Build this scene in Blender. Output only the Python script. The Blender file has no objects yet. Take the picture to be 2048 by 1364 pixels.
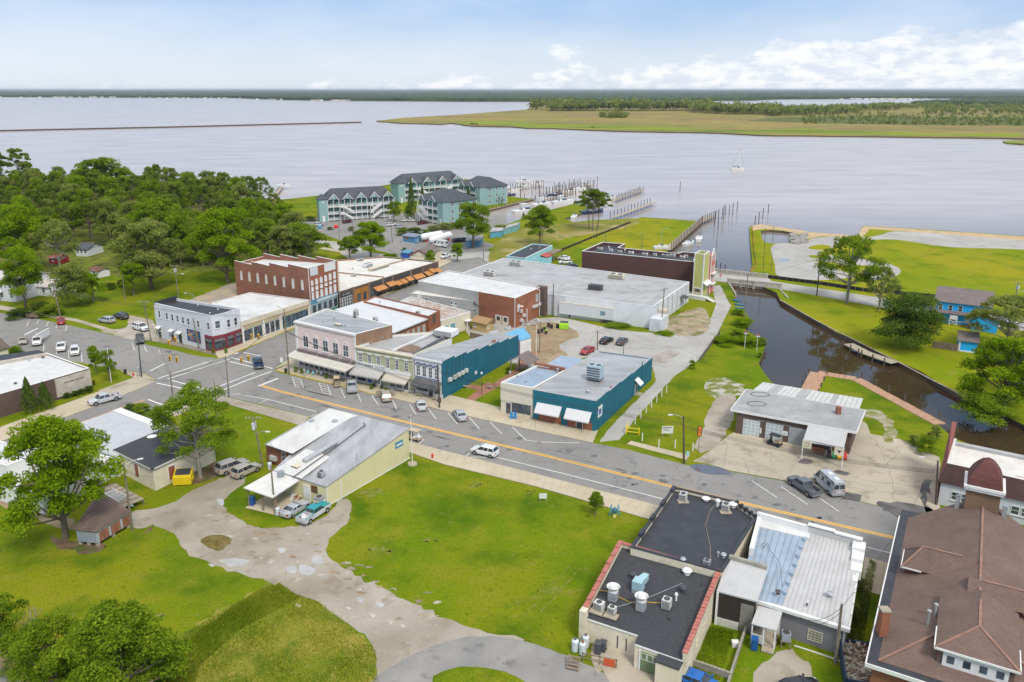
import bpy,bmesh,math,random
import numpy as np
from mathutils import Vector
from mathutils.geometry import tessellate_polygon
random.seed(7); rng=np.random.default_rng(7)
S=bpy.context.scene
COL=S.collection
# ---------------------------------------------------------------- camera
CXP,CYP,FP,YHOR,HC=1024.0,620.0,1600.0,179.0,57.0
PIT=math.atan((CYP-YHOR)/FP)
cp,sp=math.cos(PIT),math.sin(PIT)
cam=bpy.data.cameras.new('camera'); co=bpy.data.objects.new('camera',cam); COL.objects.link(co)
co.location=(0,0,HC); co.rotation_euler=(math.pi/2-PIT,0,0)
cam.sensor_width=36; cam.lens=FP/2048*36; cam.shift_y=-(682-CYP)/2048
cam.clip_start=1; cam.clip_end=200000
S.camera=co
# ---------------------------------------------------------------- sky, sun, exposure
SUN_EL,SUN_AZ=math.radians(50),math.radians(155)
W=bpy.data.worlds.new('World'); S.world=W; W.use_nodes=True
wn,wl=W.node_tree.nodes,W.node_tree.links; wn.clear()
out=wn.new('ShaderNodeOutputWorld'); bg=wn.new('ShaderNodeBackground')
sky=wn.new('ShaderNodeTexSky'); sky.sky_type='NISHITA'; sky.sun_disc=False
sky.sun_elevation=SUN_EL; sky.sun_rotation=SUN_AZ; sky.air_density=1.0; sky.dust_density=1.2; sky.ozone_density=1.5; sky.altitude=50
def wmath(op,a,b=None,c=None,clamp=False):
 n=wn.new('ShaderNodeMath'); n.operation=op; n.use_clamp=clamp
 for i,v in enumerate((a,b,c)):
  if v is None: continue
  if isinstance(v,(int,float)): n.inputs[i].default_value=v
  else: wl.new(v,n.inputs[i])
 return n.outputs[0]
tc=wn.new('ShaderNodeTexCoord'); sx=wn.new('ShaderNodeSeparateXYZ'); wl.new(tc.outputs['Generated'],sx.inputs[0])
az=wmath('ARCTAN2',sx.outputs[0],sx.outputs[1]); el=wmath('ARCSINE',sx.outputs[2])
def wnoise(scale_az,scale_el,scale,det,rough,dx=0):
 c=wn.new('ShaderNodeCombineXYZ'); wl.new(wmath('MULTIPLY',az,scale_az),c.inputs[0]); wl.new(wmath('MULTIPLY',el,scale_el),c.inputs[1]); c.inputs[2].default_value=dx
 n=wn.new('ShaderNodeTexNoise'); n.inputs['Scale'].default_value=scale; n.inputs['Detail'].default_value=det; n.inputs['Roughness'].default_value=rough
 wl.new(c.outputs[0],n.inputs['Vector']); return n.outputs['Fac']
def wramp(v,a,b):
 m=wn.new('ShaderNodeMapRange'); m.interpolation_type='SMOOTHSTEP'
 m.inputs['From Min'].default_value=a; m.inputs['From Max'].default_value=b; wl.new(v,m.inputs['Value']); return m.outputs[0]
def wmix(f,a,b):
 m=wn.new('ShaderNodeMix'); m.data_type='RGBA'; m.clamp_factor=True
 if isinstance(f,float): m.inputs[0].default_value=f
 else: wl.new(f,m.inputs[0])
 for i,v in ((6,a),(7,b)):
  if isinstance(v,tuple): m.inputs[i].default_value=(*v,1)
  else: wl.new(v,m.inputs[i])
 return m.outputs[2]
SKY_K=10.0
# thin veil everywhere, puffy cumulus bank low on the horizon (taller on the right), wisps higher up
veil=wramp(wnoise(1.6,5.0,2.2,6,.55,3.0),.30,.75)
bank_top=wmath('ADD',.000,wmath('MULTIPLY',wnoise(4.0,0.0,3.0,4,.55,9.0),.05))
bank_top=wmath('ADD',bank_top,wmath('MULTIPLY',az,.078))
puff=wnoise(8.0,17.0,1.5,9,.56,1.0)
edge=wmath('SUBTRACT',wmath('ADD',bank_top,wmath('MULTIPLY',wmath('SUBTRACT',puff,.5),.14)),el)
bank=wramp(edge,-.004,.012)
shade=wramp(wnoise(14.0,34.0,2.0,8,.62,5.0),.38,.60)
low=wramp(el,.13,-.01)
thin=wmix(wramp(el,.0,.13),(SKY_K*.62,SKY_K*.68,SKY_K*.75),(SKY_K*.20,SKY_K*.38,SKY_K*.68))
base=wmix(.85,sky.outputs[0],thin)
base=wmix(wmath('MULTIPLY',veil,.45),base,(SKY_K*.69,SKY_K*.74,SKY_K*.80))
cloudc=wmix(shade,(SKY_K*.58,SKY_K*.63,SKY_K*.71),(SKY_K*.86,SKY_K*.85,SKY_K*.86))
fin=wmix(wmath('MULTIPLY',bank,.70),base,cloudc)
# the broken overcast above the frame: a bright even sheet
over=wramp(el,.30,1.0)
fin=wmix(wmath('MULTIPLY',over,.85),fin,(SKY_K*1.0,SKY_K*.96,SKY_K*.90))
wl.new(fin,bg.inputs['Color']); bg.inputs['Strength'].default_value=0.125
wl.new(bg.outputs[0],out.inputs[0])
sd=bpy.data.lights.new('sun','SUN'); so=bpy.data.objects.new('sun',sd); COL.objects.link(so)
sd.energy=2.7; sd.angle=math.radians(14); sd.color=(1,.95,.86)
dirv=Vector((math.sin(SUN_AZ)*math.cos(SUN_EL),math.cos(SUN_AZ)*math.cos(SUN_EL),math.sin(SUN_EL)))
so.rotation_euler=(-dirv).to_track_quat('-Z','Y').to_euler(); so.location=(0,0,90)
vs=S.view_settings; vs.view_transform='Standard'; vs.look='None'; vs.gamma=1; vs.exposure=0.06; vs.use_curve_mapping=False
S.render.engine='CYCLES'; S.cycles.max_bounces=6; S.cycles.diffuse_bounces=3; S.cycles.glossy_bounces=3; S.cycles.transparent_max_bounces=8
S.cycles.volume_bounces=0
# ---------------------------------------------------------------- survey: photo pixel -> place in the world
def ray(px,py):
 x=(px-CXP)/FP; y=-(py-CYP)/FP
 return (x,cp+y*sp,-sp+y*cp)
def P(px,py,z=0.0):
 d=ray(px,py); t=(z-HC)/d[2]
 return Vector((d[0]*t,d[1]*t,z))
def PX(px,py,z=0.0):
 p=P(px,py,z); return (p.x,p.y)
def zat(xy,py):
 v=(py-CYP)/FP
 return HC-xy[1]*(v*cp+sp)/(cp-v*sp)
def zof(bx,by,ty,z0=0):
 return zat(PX(bx,by,z0),ty)
# ---------------------------------------------------------------- materials
MATS={}
def newmat(name):
 m=bpy.data.materials.new(name); m.use_nodes=True
 return m,m.node_tree.nodes,m.node_tree.links,m.node_tree.nodes['Principled BSDF']
def _noise(n,l,vec,scale,det=4,rough=.55,stretch=None):
 t=n.new('ShaderNodeTexNoise'); t.inputs['Scale'].default_value=scale; t.inputs['Detail'].default_value=det; t.inputs['Roughness'].default_value=rough
 if stretch:
  mp=n.new('ShaderNodeMapping'); mp.inputs['Scale'].default_value=stretch; l.new(vec,mp.inputs[0]); vec=mp.outputs[0]
 l.new(vec,t.inputs['Vector']); return t.outputs['Fac']
def _mr(n,l,v,a,b,c=0.,d=1.):
 m=n.new('ShaderNodeMapRange'); m.inputs['From Min'].default_value=a; m.inputs['From Max'].default_value=b
 m.inputs['To Min'].default_value=c; m.inputs['To Max'].default_value=d; l.new(v,m.inputs['Value']); return m.outputs[0]
def _mix(n,l,f,a,b,mode='MIX'):
 m=n.new('ShaderNodeMix'); m.data_type='RGBA'; m.blend_type=mode
 if isinstance(f,(int,float)): m.inputs[0].default_value=f
 else: l.new(f,m.inputs[0])
 for i,v in ((6,a),(7,b)):
  if isinstance(v,tuple): m.inputs[i].default_value=(*v[:3],1)
  else: l.new(v,m.inputs[i])
 return m.outputs[2]
def _bump(n,l,h,bs,strength=.3,dist=.02):
 b=n.new('ShaderNodeBump'); b.inputs['Strength'].default_value=strength; b.inputs['Distance'].default_value=dist
 l.new(h,b.inputs['Height']); l.new(b.outputs[0],bs.inputs['Normal'])
def mat(name,col,rough=.7,var=.15,scale=.6,dirt=0.,dirtcol=(.12,.1,.08),metal=0.,fine=0.,streak=None,coord='pos',bump=0.,spec=None):
 """painted / plain surface: colour with broad tonal variation, optional stains and fine grain"""
 if name in MATS: return MATS[name]
 m,n,l,b=newmat(name)
 g=n.new('ShaderNodeNewGeometry') if coord == 'pos' else n.new('ShaderNodeTexCoord')
 vec=g.outputs['Position'] if coord == 'pos' else g.outputs['UV' if coord == 'uv' else 'Object']
 f=_mr(n,l,_noise(n,l,vec,scale,6,.6,streak),.3,.7)
 hi=tuple(min(1,c*(1+var)) for c in col); lo=tuple(c*(1-var) for c in col)
 c=_mix(n,l,f,lo,hi)
 if fine:
  f2=_mr(n,l,_noise(n,l,vec,6.0,3,.7),.25,.75)
  c=_mix(n,l,f2,c,_mix(n,l,1.0,c,tuple([1-fine]*3),'MULTIPLY'))
 if dirt:
  d=_mr(n,l,_noise(n,l,vec,scale*1.7,8,.7,streak),.52,.78)
  dd=n.new('ShaderNodeMath'); dd.operation='MULTIPLY'; dd.inputs[1].default_value=dirt; l.new(d,dd.inputs[0])
  c=_mix(n,l,dd.outputs[0],c,dirtcol)
 l.new(c,b.inputs['Base Color']); b.inputs['Roughness'].default_value=rough; b.inputs['Metallic'].default_value=metal
 if spec is not None: b.inputs['Specular IOR Level'].default_value=spec
 if bump: _bump(n,l,_noise(n,l,vec,8,4,.6),b,bump,.02)
 MATS[name]=m; return m
def brickmat(name,c1,c2,mortar=(.30,.27,.24),bw=.22,bh=.075,ms=.012,var=.35,rough=.85,stain=.35,staincol=(.10,.07,.06),patch=None):
 if name in MATS: return MATS[name]
 m,n,l,b=newmat(name)
 t=n.new('ShaderNodeTexCoord'); g=n.new('ShaderNodeNewGeometry')
 br=n.new('ShaderNodeTexBrick'); br.inputs['Scale'].default_value=1; br.inputs['Brick Width'].default_value=bw; br.inputs['Row Height'].default_value=bh
 br.inputs['Mortar Size'].default_value=ms; br.inputs['Color1'].default_value=(*c1,1); br.inputs['Color2'].default_value=(*c2,1); br.inputs['Mortar'].default_value=(*mortar,1)
 l.new(t.outputs['UV'],br.inputs['Vector'])
 f=_mr(n,l,_noise(n,l,g.outputs['Position'],.35,7,.65),.3,.7)
 c=_mix(n,l,f,br.outputs['Color'],_mix(n,l,1.,br.outputs['Color'],tuple([1-var]*3),'MULTIPLY'))
 s=_mr(n,l,_noise(n,l,g.outputs['Position'],1.1,8,.7,(1,1,.35)),.50,.80,0,stain)
 c=_mix(n,l,s,c,patch or staincol)
 l.new(c,b.inputs['Base Color']); b.inputs['Roughness'].default_value=rough
 _bump(n,l,br.outputs['Fac'],b,.4,.01)
 MATS[name]=m; return m
def ground(name,layers,rough=.95,bump=.3,fine=.25,finescale=9.,spec=.15):
 """ground cover: list of (colour, noise scale, low, high, stretch) mixed over the first colour, world coordinates"""
 if name in MATS: return MATS[name]
 m,n,l,b=newmat(name); g=n.new('ShaderNodeNewGeometry'); vec=g.outputs['Position']
 c=layers[0]
 for i,(col,sc,lo,hi,st) in enumerate(layers[1:]):
  o=n.new('ShaderNodeVectorMath'); o.operation='ADD'; o.inputs[1].default_value=(i*37.1,i*11.7,0); l.new(vec,o.inputs[0])
  c=_mix(n,l,_mr(n,l,_noise(n,l,o.outputs[0],sc,6,.6,st),lo,hi),c,col)
 f2=_mr(n,l,_noise(n,l,vec,finescale,4,.75),.25,.75)
 c=_mix(n,l,f2,_mix(n,l,1.,c,tuple([1-fine]*3),'MULTIPLY'),_mix(n,l,1.,c,tuple([1+fine]*3),'MULTIPLY'))
 l.new(c,b.inputs['Base Color']); b.inputs['Roughness'].default_value=rough; b.inputs['Specular IOR Level'].default_value=spec
 if bump: _bump(n,l,f2,b,bump,.05)
 MATS[name]=m; return m
# ---------------------------------------------------------------- mesh building
class F:
 """local frame: origin, unit u axis, unit w axis (horizontal), z up"""
 def __init__(s,o,u=(1,0),w=(0,1)):
  s.o=Vector((o[0],o[1],o[2] if len(o) > 2 else 0)); s.u=Vector((u[0],u[1],0)).normalized(); s.w=Vector((w[0],w[1],0)).normalized()
 def at(s,u,w,z): return s.o+s.u*u+s.w*w+Vector((0,0,z))
def FR(o,ang,z=0):
 return F((o[0],o[1],z),(math.cos(ang),math.sin(ang)),(-math.sin(ang),math.cos(ang)))
WORLD=F((0,0,0))
class MB:
 def __init__(s,f=WORLD): s.v=[]; s.f=[]; s.uv=[]; s.mi=[]; s.fr=f; s.m=0
 def face(s,pts):
  k=len(s.v); s.v += [s.fr.at(*p) for p in pts]; s.f.append(tuple(range(k,k+len(pts)))); s.mi.append(s.m)
  a,b,c=Vector(pts[0]),Vector(pts[1]),Vector(pts[2])
  nn=(b-a).cross(c-a)
  if abs(nn.z) >= .6*nn.length: s.uv.append([(p[0],p[1]) for p in pts])
  elif abs(nn.y) >= abs(nn.x): s.uv.append([(p[0],p[2]) for p in pts])
  else: s.uv.append([(p[1],p[2]) for p in pts])
 def box(s,x0,x1,y0,y1,z0,z1,skip=''):
  a,b,c,d=(x0,y0),(x1,y0),(x1,y1),(x0,y1)
  if 'b' not in skip: s.face([(*d,z0),(*c,z0),(*b,z0),(*a,z0)])
  if 't' not in skip: s.face([(*a,z1),(*b,z1),(*c,z1),(*d,z1)])
  for p,q in ((a,b),(b,c),(c,d),(d,a)): s.face([(*p,z0),(*q,z0),(*q,z1),(*p,z1)])
  return s
 def prism(s,pts,z0,z1,cap=True):
  n=len(pts); a=z0 if isinstance(z0,(list,tuple)) else [z0]*n; b=z1 if isinstance(z1,(list,tuple)) else [z1]*n
  for i in range(n):
   j=(i+1) % n; s.face([(*pts[i],a[i]),(*pts[j],a[j]),(*pts[j],b[j]),(*pts[i],b[i])])
  if cap: s.cap(pts,b)
  return s
 def cap(s,pts,zs):
  zs=zs if isinstance(zs,(list,tuple)) else [zs]*len(pts)
  v3=[Vector((p[0],p[1],0)) for p in pts]
  for t in tessellate_polygon([v3]):
   a,b,c=(v3[i] for i in t)
   if (b-a).cross(c-a).z < 0: t=t[::-1]
   s.face([(pts[i][0],pts[i][1],zs[i]) for i in t])
  return s
 def tube(s,a,b,r0,r1=None,n=8,caps=True):
  r1=r0 if r1 is None else r1; a,b=Vector(a),Vector(b); d=(b-a)
  if d.length < 1e-6: return s
  d.normalize(); x=d.orthogonal().normalized(); y=d.cross(x)
  A=[a+(x*math.cos(t)+y*math.sin(t))*r0 for t in [2*math.pi*i/n for i in range(n)]]
  B=[b+(x*math.cos(t)+y*math.sin(t))*r1 for t in [2*math.pi*i/n for i in range(n)]]
  for i in range(n):
   j=(i+1) % n; s.face([A[i],A[j],B[j],B[i]])
  if caps: s.face(A[::-1]); s.face(B)
  return s
 def path(s,pts,r,n=6):
  for a,b in zip(pts,pts[1:]): s.tube(a,b,r,r,n)
  return s
 def bar(s,a,b,w,h):
  a,b=Vector(a),Vector(b); d=(b-a).normalized(); x=Vector((0,0,1)).cross(d)
  x=Vector((1,0,0)) if x.length < 1e-4 else x.normalized(); y=d.cross(x)
  q=[x*sx*w/2+y*sy*h/2 for sx,sy in ((-1,-1),(1,-1),(1,1),(-1,1))]
  A=[a+k for k in q]; B=[b+k for k in q]
  for i in range(4): s.face([A[i],A[(i+1) % 4],B[(i+1) % 4],B[i]])
  s.face(A[::-1]); s.face(B); return s
 def dome(s,c,r,rz=None,n=10,m=4,full=False):
  rz=rz or r; c=Vector(c); k0=-m if full else 0
  R=[[c+Vector((r*math.cos(k*math.pi/2/m)*math.cos(2*math.pi*i/n),r*math.cos(k*math.pi/2/m)*math.sin(2*math.pi*i/n),rz*math.sin(k*math.pi/2/m))) for i in range(n)] for k in range(k0,m+1)]
  for A,B in zip(R,R[1:]):
   for i in range(n): j=(i+1) % n; s.face([A[i],A[j],B[j],B[i]])
  return s
 def build(s,name,mats,parent=None,smooth=None,tag_=None):
  me=bpy.data.meshes.new(name)
  o=parent.location if parent is not None else (tag_ if tag_ is not None else Vector((0,0,0)))
  if parent is not None and parent.parent is not None: o=ORG[parent.name]
  me.from_pydata([v-o for v in s.v],[],s.f)
  uv=me.uv_layers.new(name='UVMap'); flat=[c for fa in s.uv for p in fa for c in p]; uv.data.foreach_set('uv',flat)
  for k in (mats if isinstance(mats,(list,tuple)) else [mats]): me.materials.append(k)
  if any(s.mi): me.polygons.foreach_set('material_index',s.mi)
  if smooth is not None:
   bm=bmesh.new(); bm.from_mesh(me); bmesh.ops.remove_doubles(bm,verts=bm.verts,dist=1e-4); bm.to_mesh(me); bm.free()
   me.polygons.foreach_set('use_smooth',[True]*len(me.polygons)); me.set_sharp_from_angle(angle=math.radians(smooth))
  ob=bpy.data.objects.new(name,me); COL.objects.link(ob)
  if parent is not None:
   ob.parent=parent; ORG[ob.name]=Vector(o)
  else: ob.location=o
  return ob
ORG={}
def tag(o,label=None,cat=None,group=None,kind=None):
 if label: o['label']=label
 if cat: o['category']=cat
 if group: o['group']=group
 if kind: o['kind']=kind
 return o
def empty(name,loc,label,cat,group=None):
 o=bpy.data.objects.new(name,None); COL.objects.link(o); o.empty_display_size=.5
 o.location=Vector((loc[0],loc[1],loc[2] if len(loc) > 2 else 0)); ORG[o.name]=o.location.copy()
 return tag(o,label,cat,group)
def copy_tree(o,parent=None):
 c=o.copy(); COL.objects.link(c); c.parent=parent
 for ch in list(o.children): copy_tree(ch,c)
 return c
# ---------------------------------------------------------------- polygons on the ground
def smooth_poly(pts,k=4):
 n=len(pts); r=[]
 for i in range(n):
  p0,p1,p2,p3=(pts[(i+j) % n] for j in (-1,0,1,2))
  for t in [q/k for q in range(k)]:
   t2,t3=t*t,t*t*t
   r.append(tuple(.5*(2*p1[a]+(p2[a]-p0[a])*t+(2*p0[a]-5*p1[a]+4*p2[a]-p3[a])*t2+(3*p1[a]-p0[a]-3*p2[a]+p3[a])*t3) for a in (0,1)))
 return r
def rough_poly(pts,amp=.3,step=1.2):
 r=[]
 for i in range(len(pts)):
  a,b=Vector(pts[i]),Vector(pts[(i+1) % len(pts)]); n=max(1,int((b-a).length/step))
  for j in range(n): r.append(tuple(a.lerp(b,j/n)+Vector((random.uniform(-amp,amp),random.uniform(-amp,amp)))))
 return r
def sheet(name,px,z,m,smooth=False,rough=0.,raised=0.,kind='structure',z_px=0.,step=1.2,edge=None):
 pts=[PX(*p,z_px) for p in px]
 if smooth: pts=smooth_poly(pts)
 if rough: pts=rough_poly(pts,rough,step)
 ar=sum(pts[i][0]*pts[(i+1) % len(pts)][1]-pts[(i+1) % len(pts)][0]*pts[i][1] for i in range(len(pts)))
 if ar < 0: pts=pts[::-1]
 b=MB(); b.cap(pts,z)
 if raised:
  b.m=1 if edge else 0; b.prism(pts,z-raised,z,cap=False)
 return tag(b.build(name,[m,edge] if edge else m),kind=kind)
def strip(name,px,w,z,m,kind='structure',close=False,h=0,dash=None):
 """band of width w metres along a pixel polyline on the ground"""
 pts=[Vector(PX(*p)) for p in px]; b=MB()
 if close: pts.append(pts[0])
 for a,c in zip(pts,pts[1:]):
  d=(c-a).normalized(); nrm=Vector((-d.y,d.x))*w/2; L=(c-a).length
  segs=[(0,L)] if not dash else [(k,min(L,k+dash[0])) for k in np.arange(0,L,sum(dash))]
  for s0,s1 in segs:
   p,q=a+d*s0,a+d*s1
   v=[p-nrm,q-nrm,q+nrm,p+nrm]
   if h: b.prism([tuple(k) for k in v],z-h,z)
   else: b.face([(*k,z) for k in v])
 return tag(b.build(name,m),kind=kind)
# ================================================================ SETTING: water, land, roads
G_LAWN=ground('lawn',[(.112,.178,.005),((.19,.205,.009),.045,.38,.62,(1,.5,1)),((.21,.20,.02),.22,.5,.75,None),((.07,.125,.005),.10,.48,.66,None),((.24,.19,.07),.9,.60,.82,None),((.06,.11,.006),1.6,.56,.74,None)],fine=.45,spec=.04,finescale=5)
G_LAWN2=ground('mown_grass',[(.17,.22,.006),((.26,.245,.012),.03,.38,.60,(1,.35,1)),((.10,.165,.006),.10,.50,.70,None),((.28,.22,.05),.22,.56,.78,None),((.08,.13,.008),1.4,.58,.76,None)],fine=.30,spec=.04,finescale=4)
G_ASPH=ground('old_asphalt',[(.205,.20,.192),((.265,.256,.245),.05,.35,.65,(1,.4,1)),((.11,.11,.115),.35,.56,.78,None),((.26,.25,.235),1.2,.62,.8,None)],rough=.85,fine=.12,finescale=12,bump=.1)
G_ASPH2=ground('pale_asphalt',[(.33,.32,.30),((.42,.41,.39),.06,.35,.65,None),((.24,.23,.215),.25,.56,.74,None),((.30,.26,.20),.12,.60,.75,None)],rough=.9,fine=.14,finescale=8,bump=.1)
G_CONC=ground('sidewalk_concrete',[(.42,.36,.26),((.50,.44,.33),.12,.35,.65,None),((.30,.25,.18),.5,.58,.78,None)],rough=.9,fine=.12,finescale=9,bump=.08)
G_CONC2=ground('pale_concrete',[(.36,.32,.25),((.45,.40,.32),.10,.35,.65,None),((.24,.205,.155),.3,.52,.72,None),((.20,.18,.15),1.3,.62,.78,None)],rough=.9,fine=.12,finescale=8,bump=.08)
G_GRAV=ground('gravel',[(.28,.245,.195),((.38,.345,.29),.10,.38,.62,None),((.20,.165,.12),.28,.54,.74,None),((.50,.47,.42),.9,.62,.78,None),((.13,.15,.03),.5,.66,.80,None)],rough=.95,fine=.25,finescale=7,bump=.3)
G_DIRT=ground('dirt',[(.25,.18,.11),((.34,.27,.17),.2,.35,.65,None),((.14,.10,.07),.6,.56,.74,None)],fine=.25,finescale=6)
G_SAND=ground('sand',[(.50,.38,.24),((.42,.30,.17),.2,.4,.65,None),((.20,.20,.04),.35,.60,.74,None)],fine=.15)
G_DARKA=ground('patched_asphalt',[(.09,.085,.085),((.15,.14,.135),.5,.4,.6,None)],rough=.7,fine=.2)
M_WHITEP=mat('road_paint_white',(.72,.72,.70),.7,.12,1.5,.5,(.32,.32,.31))
M_YELP=mat('road_paint_yellow',(.78,.42,.04),.7,.10,1.5,.2,(.34,.28,.16))
M_KERB=mat('kerb_concrete',(.38,.33,.25),.9,.2,.5,.5)
M_KERBY=mat('kerb_yellow',(.55,.38,.08),.9,.2,.8,.7,(.32,.28,.2))
M_WOOD=mat('weathered_wood',(.22,.17,.12),.9,.3,1.2,.4,(.08,.06,.05))
M_WOODP=mat('pale_deck_wood',(.36,.31,.24),.9,.25,1.0,.4,(.16,.12,.08))
M_BULK=mat('bulkhead_timber',(.11,.08,.06),.9,.3,1.0)
M_BRKPAV=brickmat('paver_brick',(.34,.12,.07),(.42,.18,.11),(.30,.2,.14),.2,.1,.01,.3)
# water: one sheet to the horizon
def water_mat():
 m,n,l,b=newmat('water'); g=n.new('ShaderNodeNewGeometry')
 b.inputs['Base Color'].default_value=(.055,.04,.03,1); b.inputs['Roughness'].default_value=.07; b.inputs['IOR'].default_value=1.34
 b.inputs['Specular IOR Level'].default_value=.5
 vec=g.outputs['Position']
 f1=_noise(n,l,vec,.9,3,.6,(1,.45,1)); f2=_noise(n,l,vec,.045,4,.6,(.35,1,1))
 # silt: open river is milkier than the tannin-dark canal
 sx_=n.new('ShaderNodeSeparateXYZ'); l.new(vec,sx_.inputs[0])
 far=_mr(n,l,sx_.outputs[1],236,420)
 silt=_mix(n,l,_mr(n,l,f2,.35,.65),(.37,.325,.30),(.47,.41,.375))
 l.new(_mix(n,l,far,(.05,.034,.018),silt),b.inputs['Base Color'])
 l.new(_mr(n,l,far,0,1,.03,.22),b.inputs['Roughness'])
 s=_mr(n,l,f2,.35,.65,.3,1.)
 k=n.new('ShaderNodeMath'); k.operation='MULTIPLY'; l.new(f1,k.inputs[0]); l.new(s,k.inputs[1])
 _bump(n,l,k.outputs[0],b,.06,.10); return m
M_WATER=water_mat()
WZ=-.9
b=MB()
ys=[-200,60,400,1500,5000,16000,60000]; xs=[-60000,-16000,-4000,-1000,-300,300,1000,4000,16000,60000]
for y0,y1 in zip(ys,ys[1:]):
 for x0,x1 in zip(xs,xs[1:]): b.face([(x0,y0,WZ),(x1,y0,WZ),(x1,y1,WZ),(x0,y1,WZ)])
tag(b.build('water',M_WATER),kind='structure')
# land
def land(name,px,hole=None,m=None):
 pts=[PX(*p) for p in px]; b=MB()
 v3=[Vector((p[0],p[1],0)) for p in pts]; polys=[v3]; allv=v3[:]
 if hole:
  h3=[Vector((*PX(*p),0)) for p in hole]; polys.append(h3); allv += h3
 for t in tessellate_polygon(polys):
  a,c,d=(allv[i] for i in t)
  if (c-a).cross(d-a).z < 0: a,d=d,a
  b.face([tuple(a),tuple(c),tuple(d)])
 b.m=1
 for poly in polys:
  for i in range(len(poly)):
   p,q=poly[i],poly[(i+1) % len(poly)]; b.face([(p.x,p.y,-2.2),(q.x,q.y,-2.2),(q.x,q.y,0),(p.x,p.y,0)])
 return tag(b.build(name,[m or G_LAWN,M_BULK]),kind='structure')
MAIN=[(-900,345),(0,358),(200,366),(330,372),(450,392),(525,403),(636,391),(700,381),(790,367),(880,357),(965,359),(1008,372),(1014,392),(1046,396),
  (1069,398),(971,422),(857,462),(868,476),(960,468),(1037,440),(1060,430),(1102,419),(1150,407),(1172,413),(1174,423),(1129,437),(1146,444),(1190,440),
  (1275,437),(1284,434),(1397,442),(1335,500),(1345,540),(1424,546),(1462,570),(1470,597),(1486,614),(1499,638),(1492,660),(1512,672),(1531,690),(1526,708),(1517,727),(1528,745),
  (1540,760),(1556,778),(1615,782),(1634,746),(1712,757),(1765,788),(1878,850),(1905,875),(2048,930),(2300,1040),(3300,1900),(1024,3200),(-1500,1900),(-2600,800)]
land('ground',MAIN)
RIGHT=[(1498,548),(1505,529),(1501,490),(1499,452),(1521,450),(1564,456),(1620,465),(1669,470),(1714,472),(1726,452),(1811,456),(2048,472),(2500,500),(2900,900),(2300,1000),(2100,885),(2048,850),
  (1946,800),(1919,790),(1875,765),(1843,743),(1792,721),(1716,683),(1672,664),(1628,638),(1590,618),(1560,599),(1553,585),(1496,560)]
POND=[(1521,462),(1540,460),(1566,462),(1585,465),(1600,470),(1598,478),(1584,485),(1558,487),(1540,486),(1529,484),(1524,475)]
land('bank_land',RIGHT,POND,G_LAWN2)
# river-front field, brighter mown grass
sheet('field',[(1180,500),(1100,478),(1140,455),(1200,446),(1284,436),(1392,443),(1332,499),(1342,530),(1200,530)],.004,G_LAWN2,rough=.3)
sheet('dirt_path',[(975,520),(1010,470),(1060,455),(1130,446),(1275,440),(1250,455),(1190,466),(1120,480),(1060,500),(1030,520)],.008,ground('worn_grass',[(.20,.19,.03),((.40,.31,.17),.06,.48,.66,None),((.12,.17,.01),.12,.5,.7,None)]),smooth=True,rough=.5)
sheet('sand_bank',[(1502,452),(1521,448.5),(1564,455),(1620,464),(1716,471.5),(1727,452.5),(1811,457),(2048,473),(2300,488),(2300,500),(2048,482),(1811,463),(1740,458),(1722,478),(1640,472),(1618,478),(1600,468),(1566,460.5),(1530,458),(1504,461)],.006,G_SAND,rough=.5)
# ------------------------------------------------------ roads
road_pts=[(-300,640),(0,625.6),(82,639),(154,654),(250,676),(292,687),(404,713),(436,717),(452,712),(487,701),(538,677),(588,658),(640,632),(767,592),(836,566),(905,520),(960,514),(985,530),(880,574),(760,620),(640,672),(590,712),(566,724),(549,737),(553,744),
   (760,791),(960,838),(1192,887),(1254,899),(1373,930),(1456,942),(1600,968),(1722,1004),(1850,1035),(2200,1120),(2400,1290),(1740,1116),(1500,1058),(1320,1012),(1170,972),(1074,949),(900,905),(760,868),(619,833),(517,807.6),(438,790.5),(400,789),(374,803),
   (344,814.5),(311,828),(160,890),(0,960),(-300,1100),(-400,1040),(-100,925),(0,882),(119.7,835),(237,793),(300,767),(312,760),(300,752),(284,745),(250,741),(180,729),(30,699),(-150,665),(-400,700)]
sheet('road',road_pts,.006,G_ASPH)
sheet('road',[(1424,544),(1700,586),(2048,640),(2400,700),(2400,730),(2048,662),(1800,622),(1640,592),(1560,578),(1457,566),(1424,560)],.010,G_ASPH2)
sheet('road',[(560,470),(640,480),(700,486),(740,505),(800,512),(900,508),(1010,500),(1080,520),(1165,545),(1110,560),(985,540),(905,520),(800,545),(760,560),(660,492),(560,482)],.0045,G_ASPH2)
sheet('parking_lot',[(560,440),(640,436),(760,430),(860,420),(880,440),(930,470),(990,490),(960,510),(800,512),(700,486),(650,470),(560,455)],.003,G_ASPH)
sheet('parking_lot',[(1012,640),(1120,634),(1236,660),(1330,668),(1400,668),(1420,641),(1432,608),(1424,572),(1440,570),(1462,612),(1431,674),(1400,717),(1349,752),(1269,839),(1240,880),(1200,884),(1215,860),(1312,762),(1306,735),(1210,705),(1150,720),(1080,740),(1000,720),(960,700),(930,660)],.006,G_ASPH2,rough=.12)
sheet('dirt_patch',[(1050,655),(1110,645),(1160,668),(1120,690),(1135,715),(1070,730),(1030,705)],.014,G_DIRT,smooth=True,rough=.4)
sheet('dirt_patch',[(1330,640),(1400,615),(1420,640),(1405,668),(1360,672),(1330,662)],.015,ground('dirt_and_weeds',[(.28,.22,.14),((.36,.31,.22),.3,.4,.6,None),((.12,.14,.03),.3,.5,.66,None)]),smooth=True,rough=.4)
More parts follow.
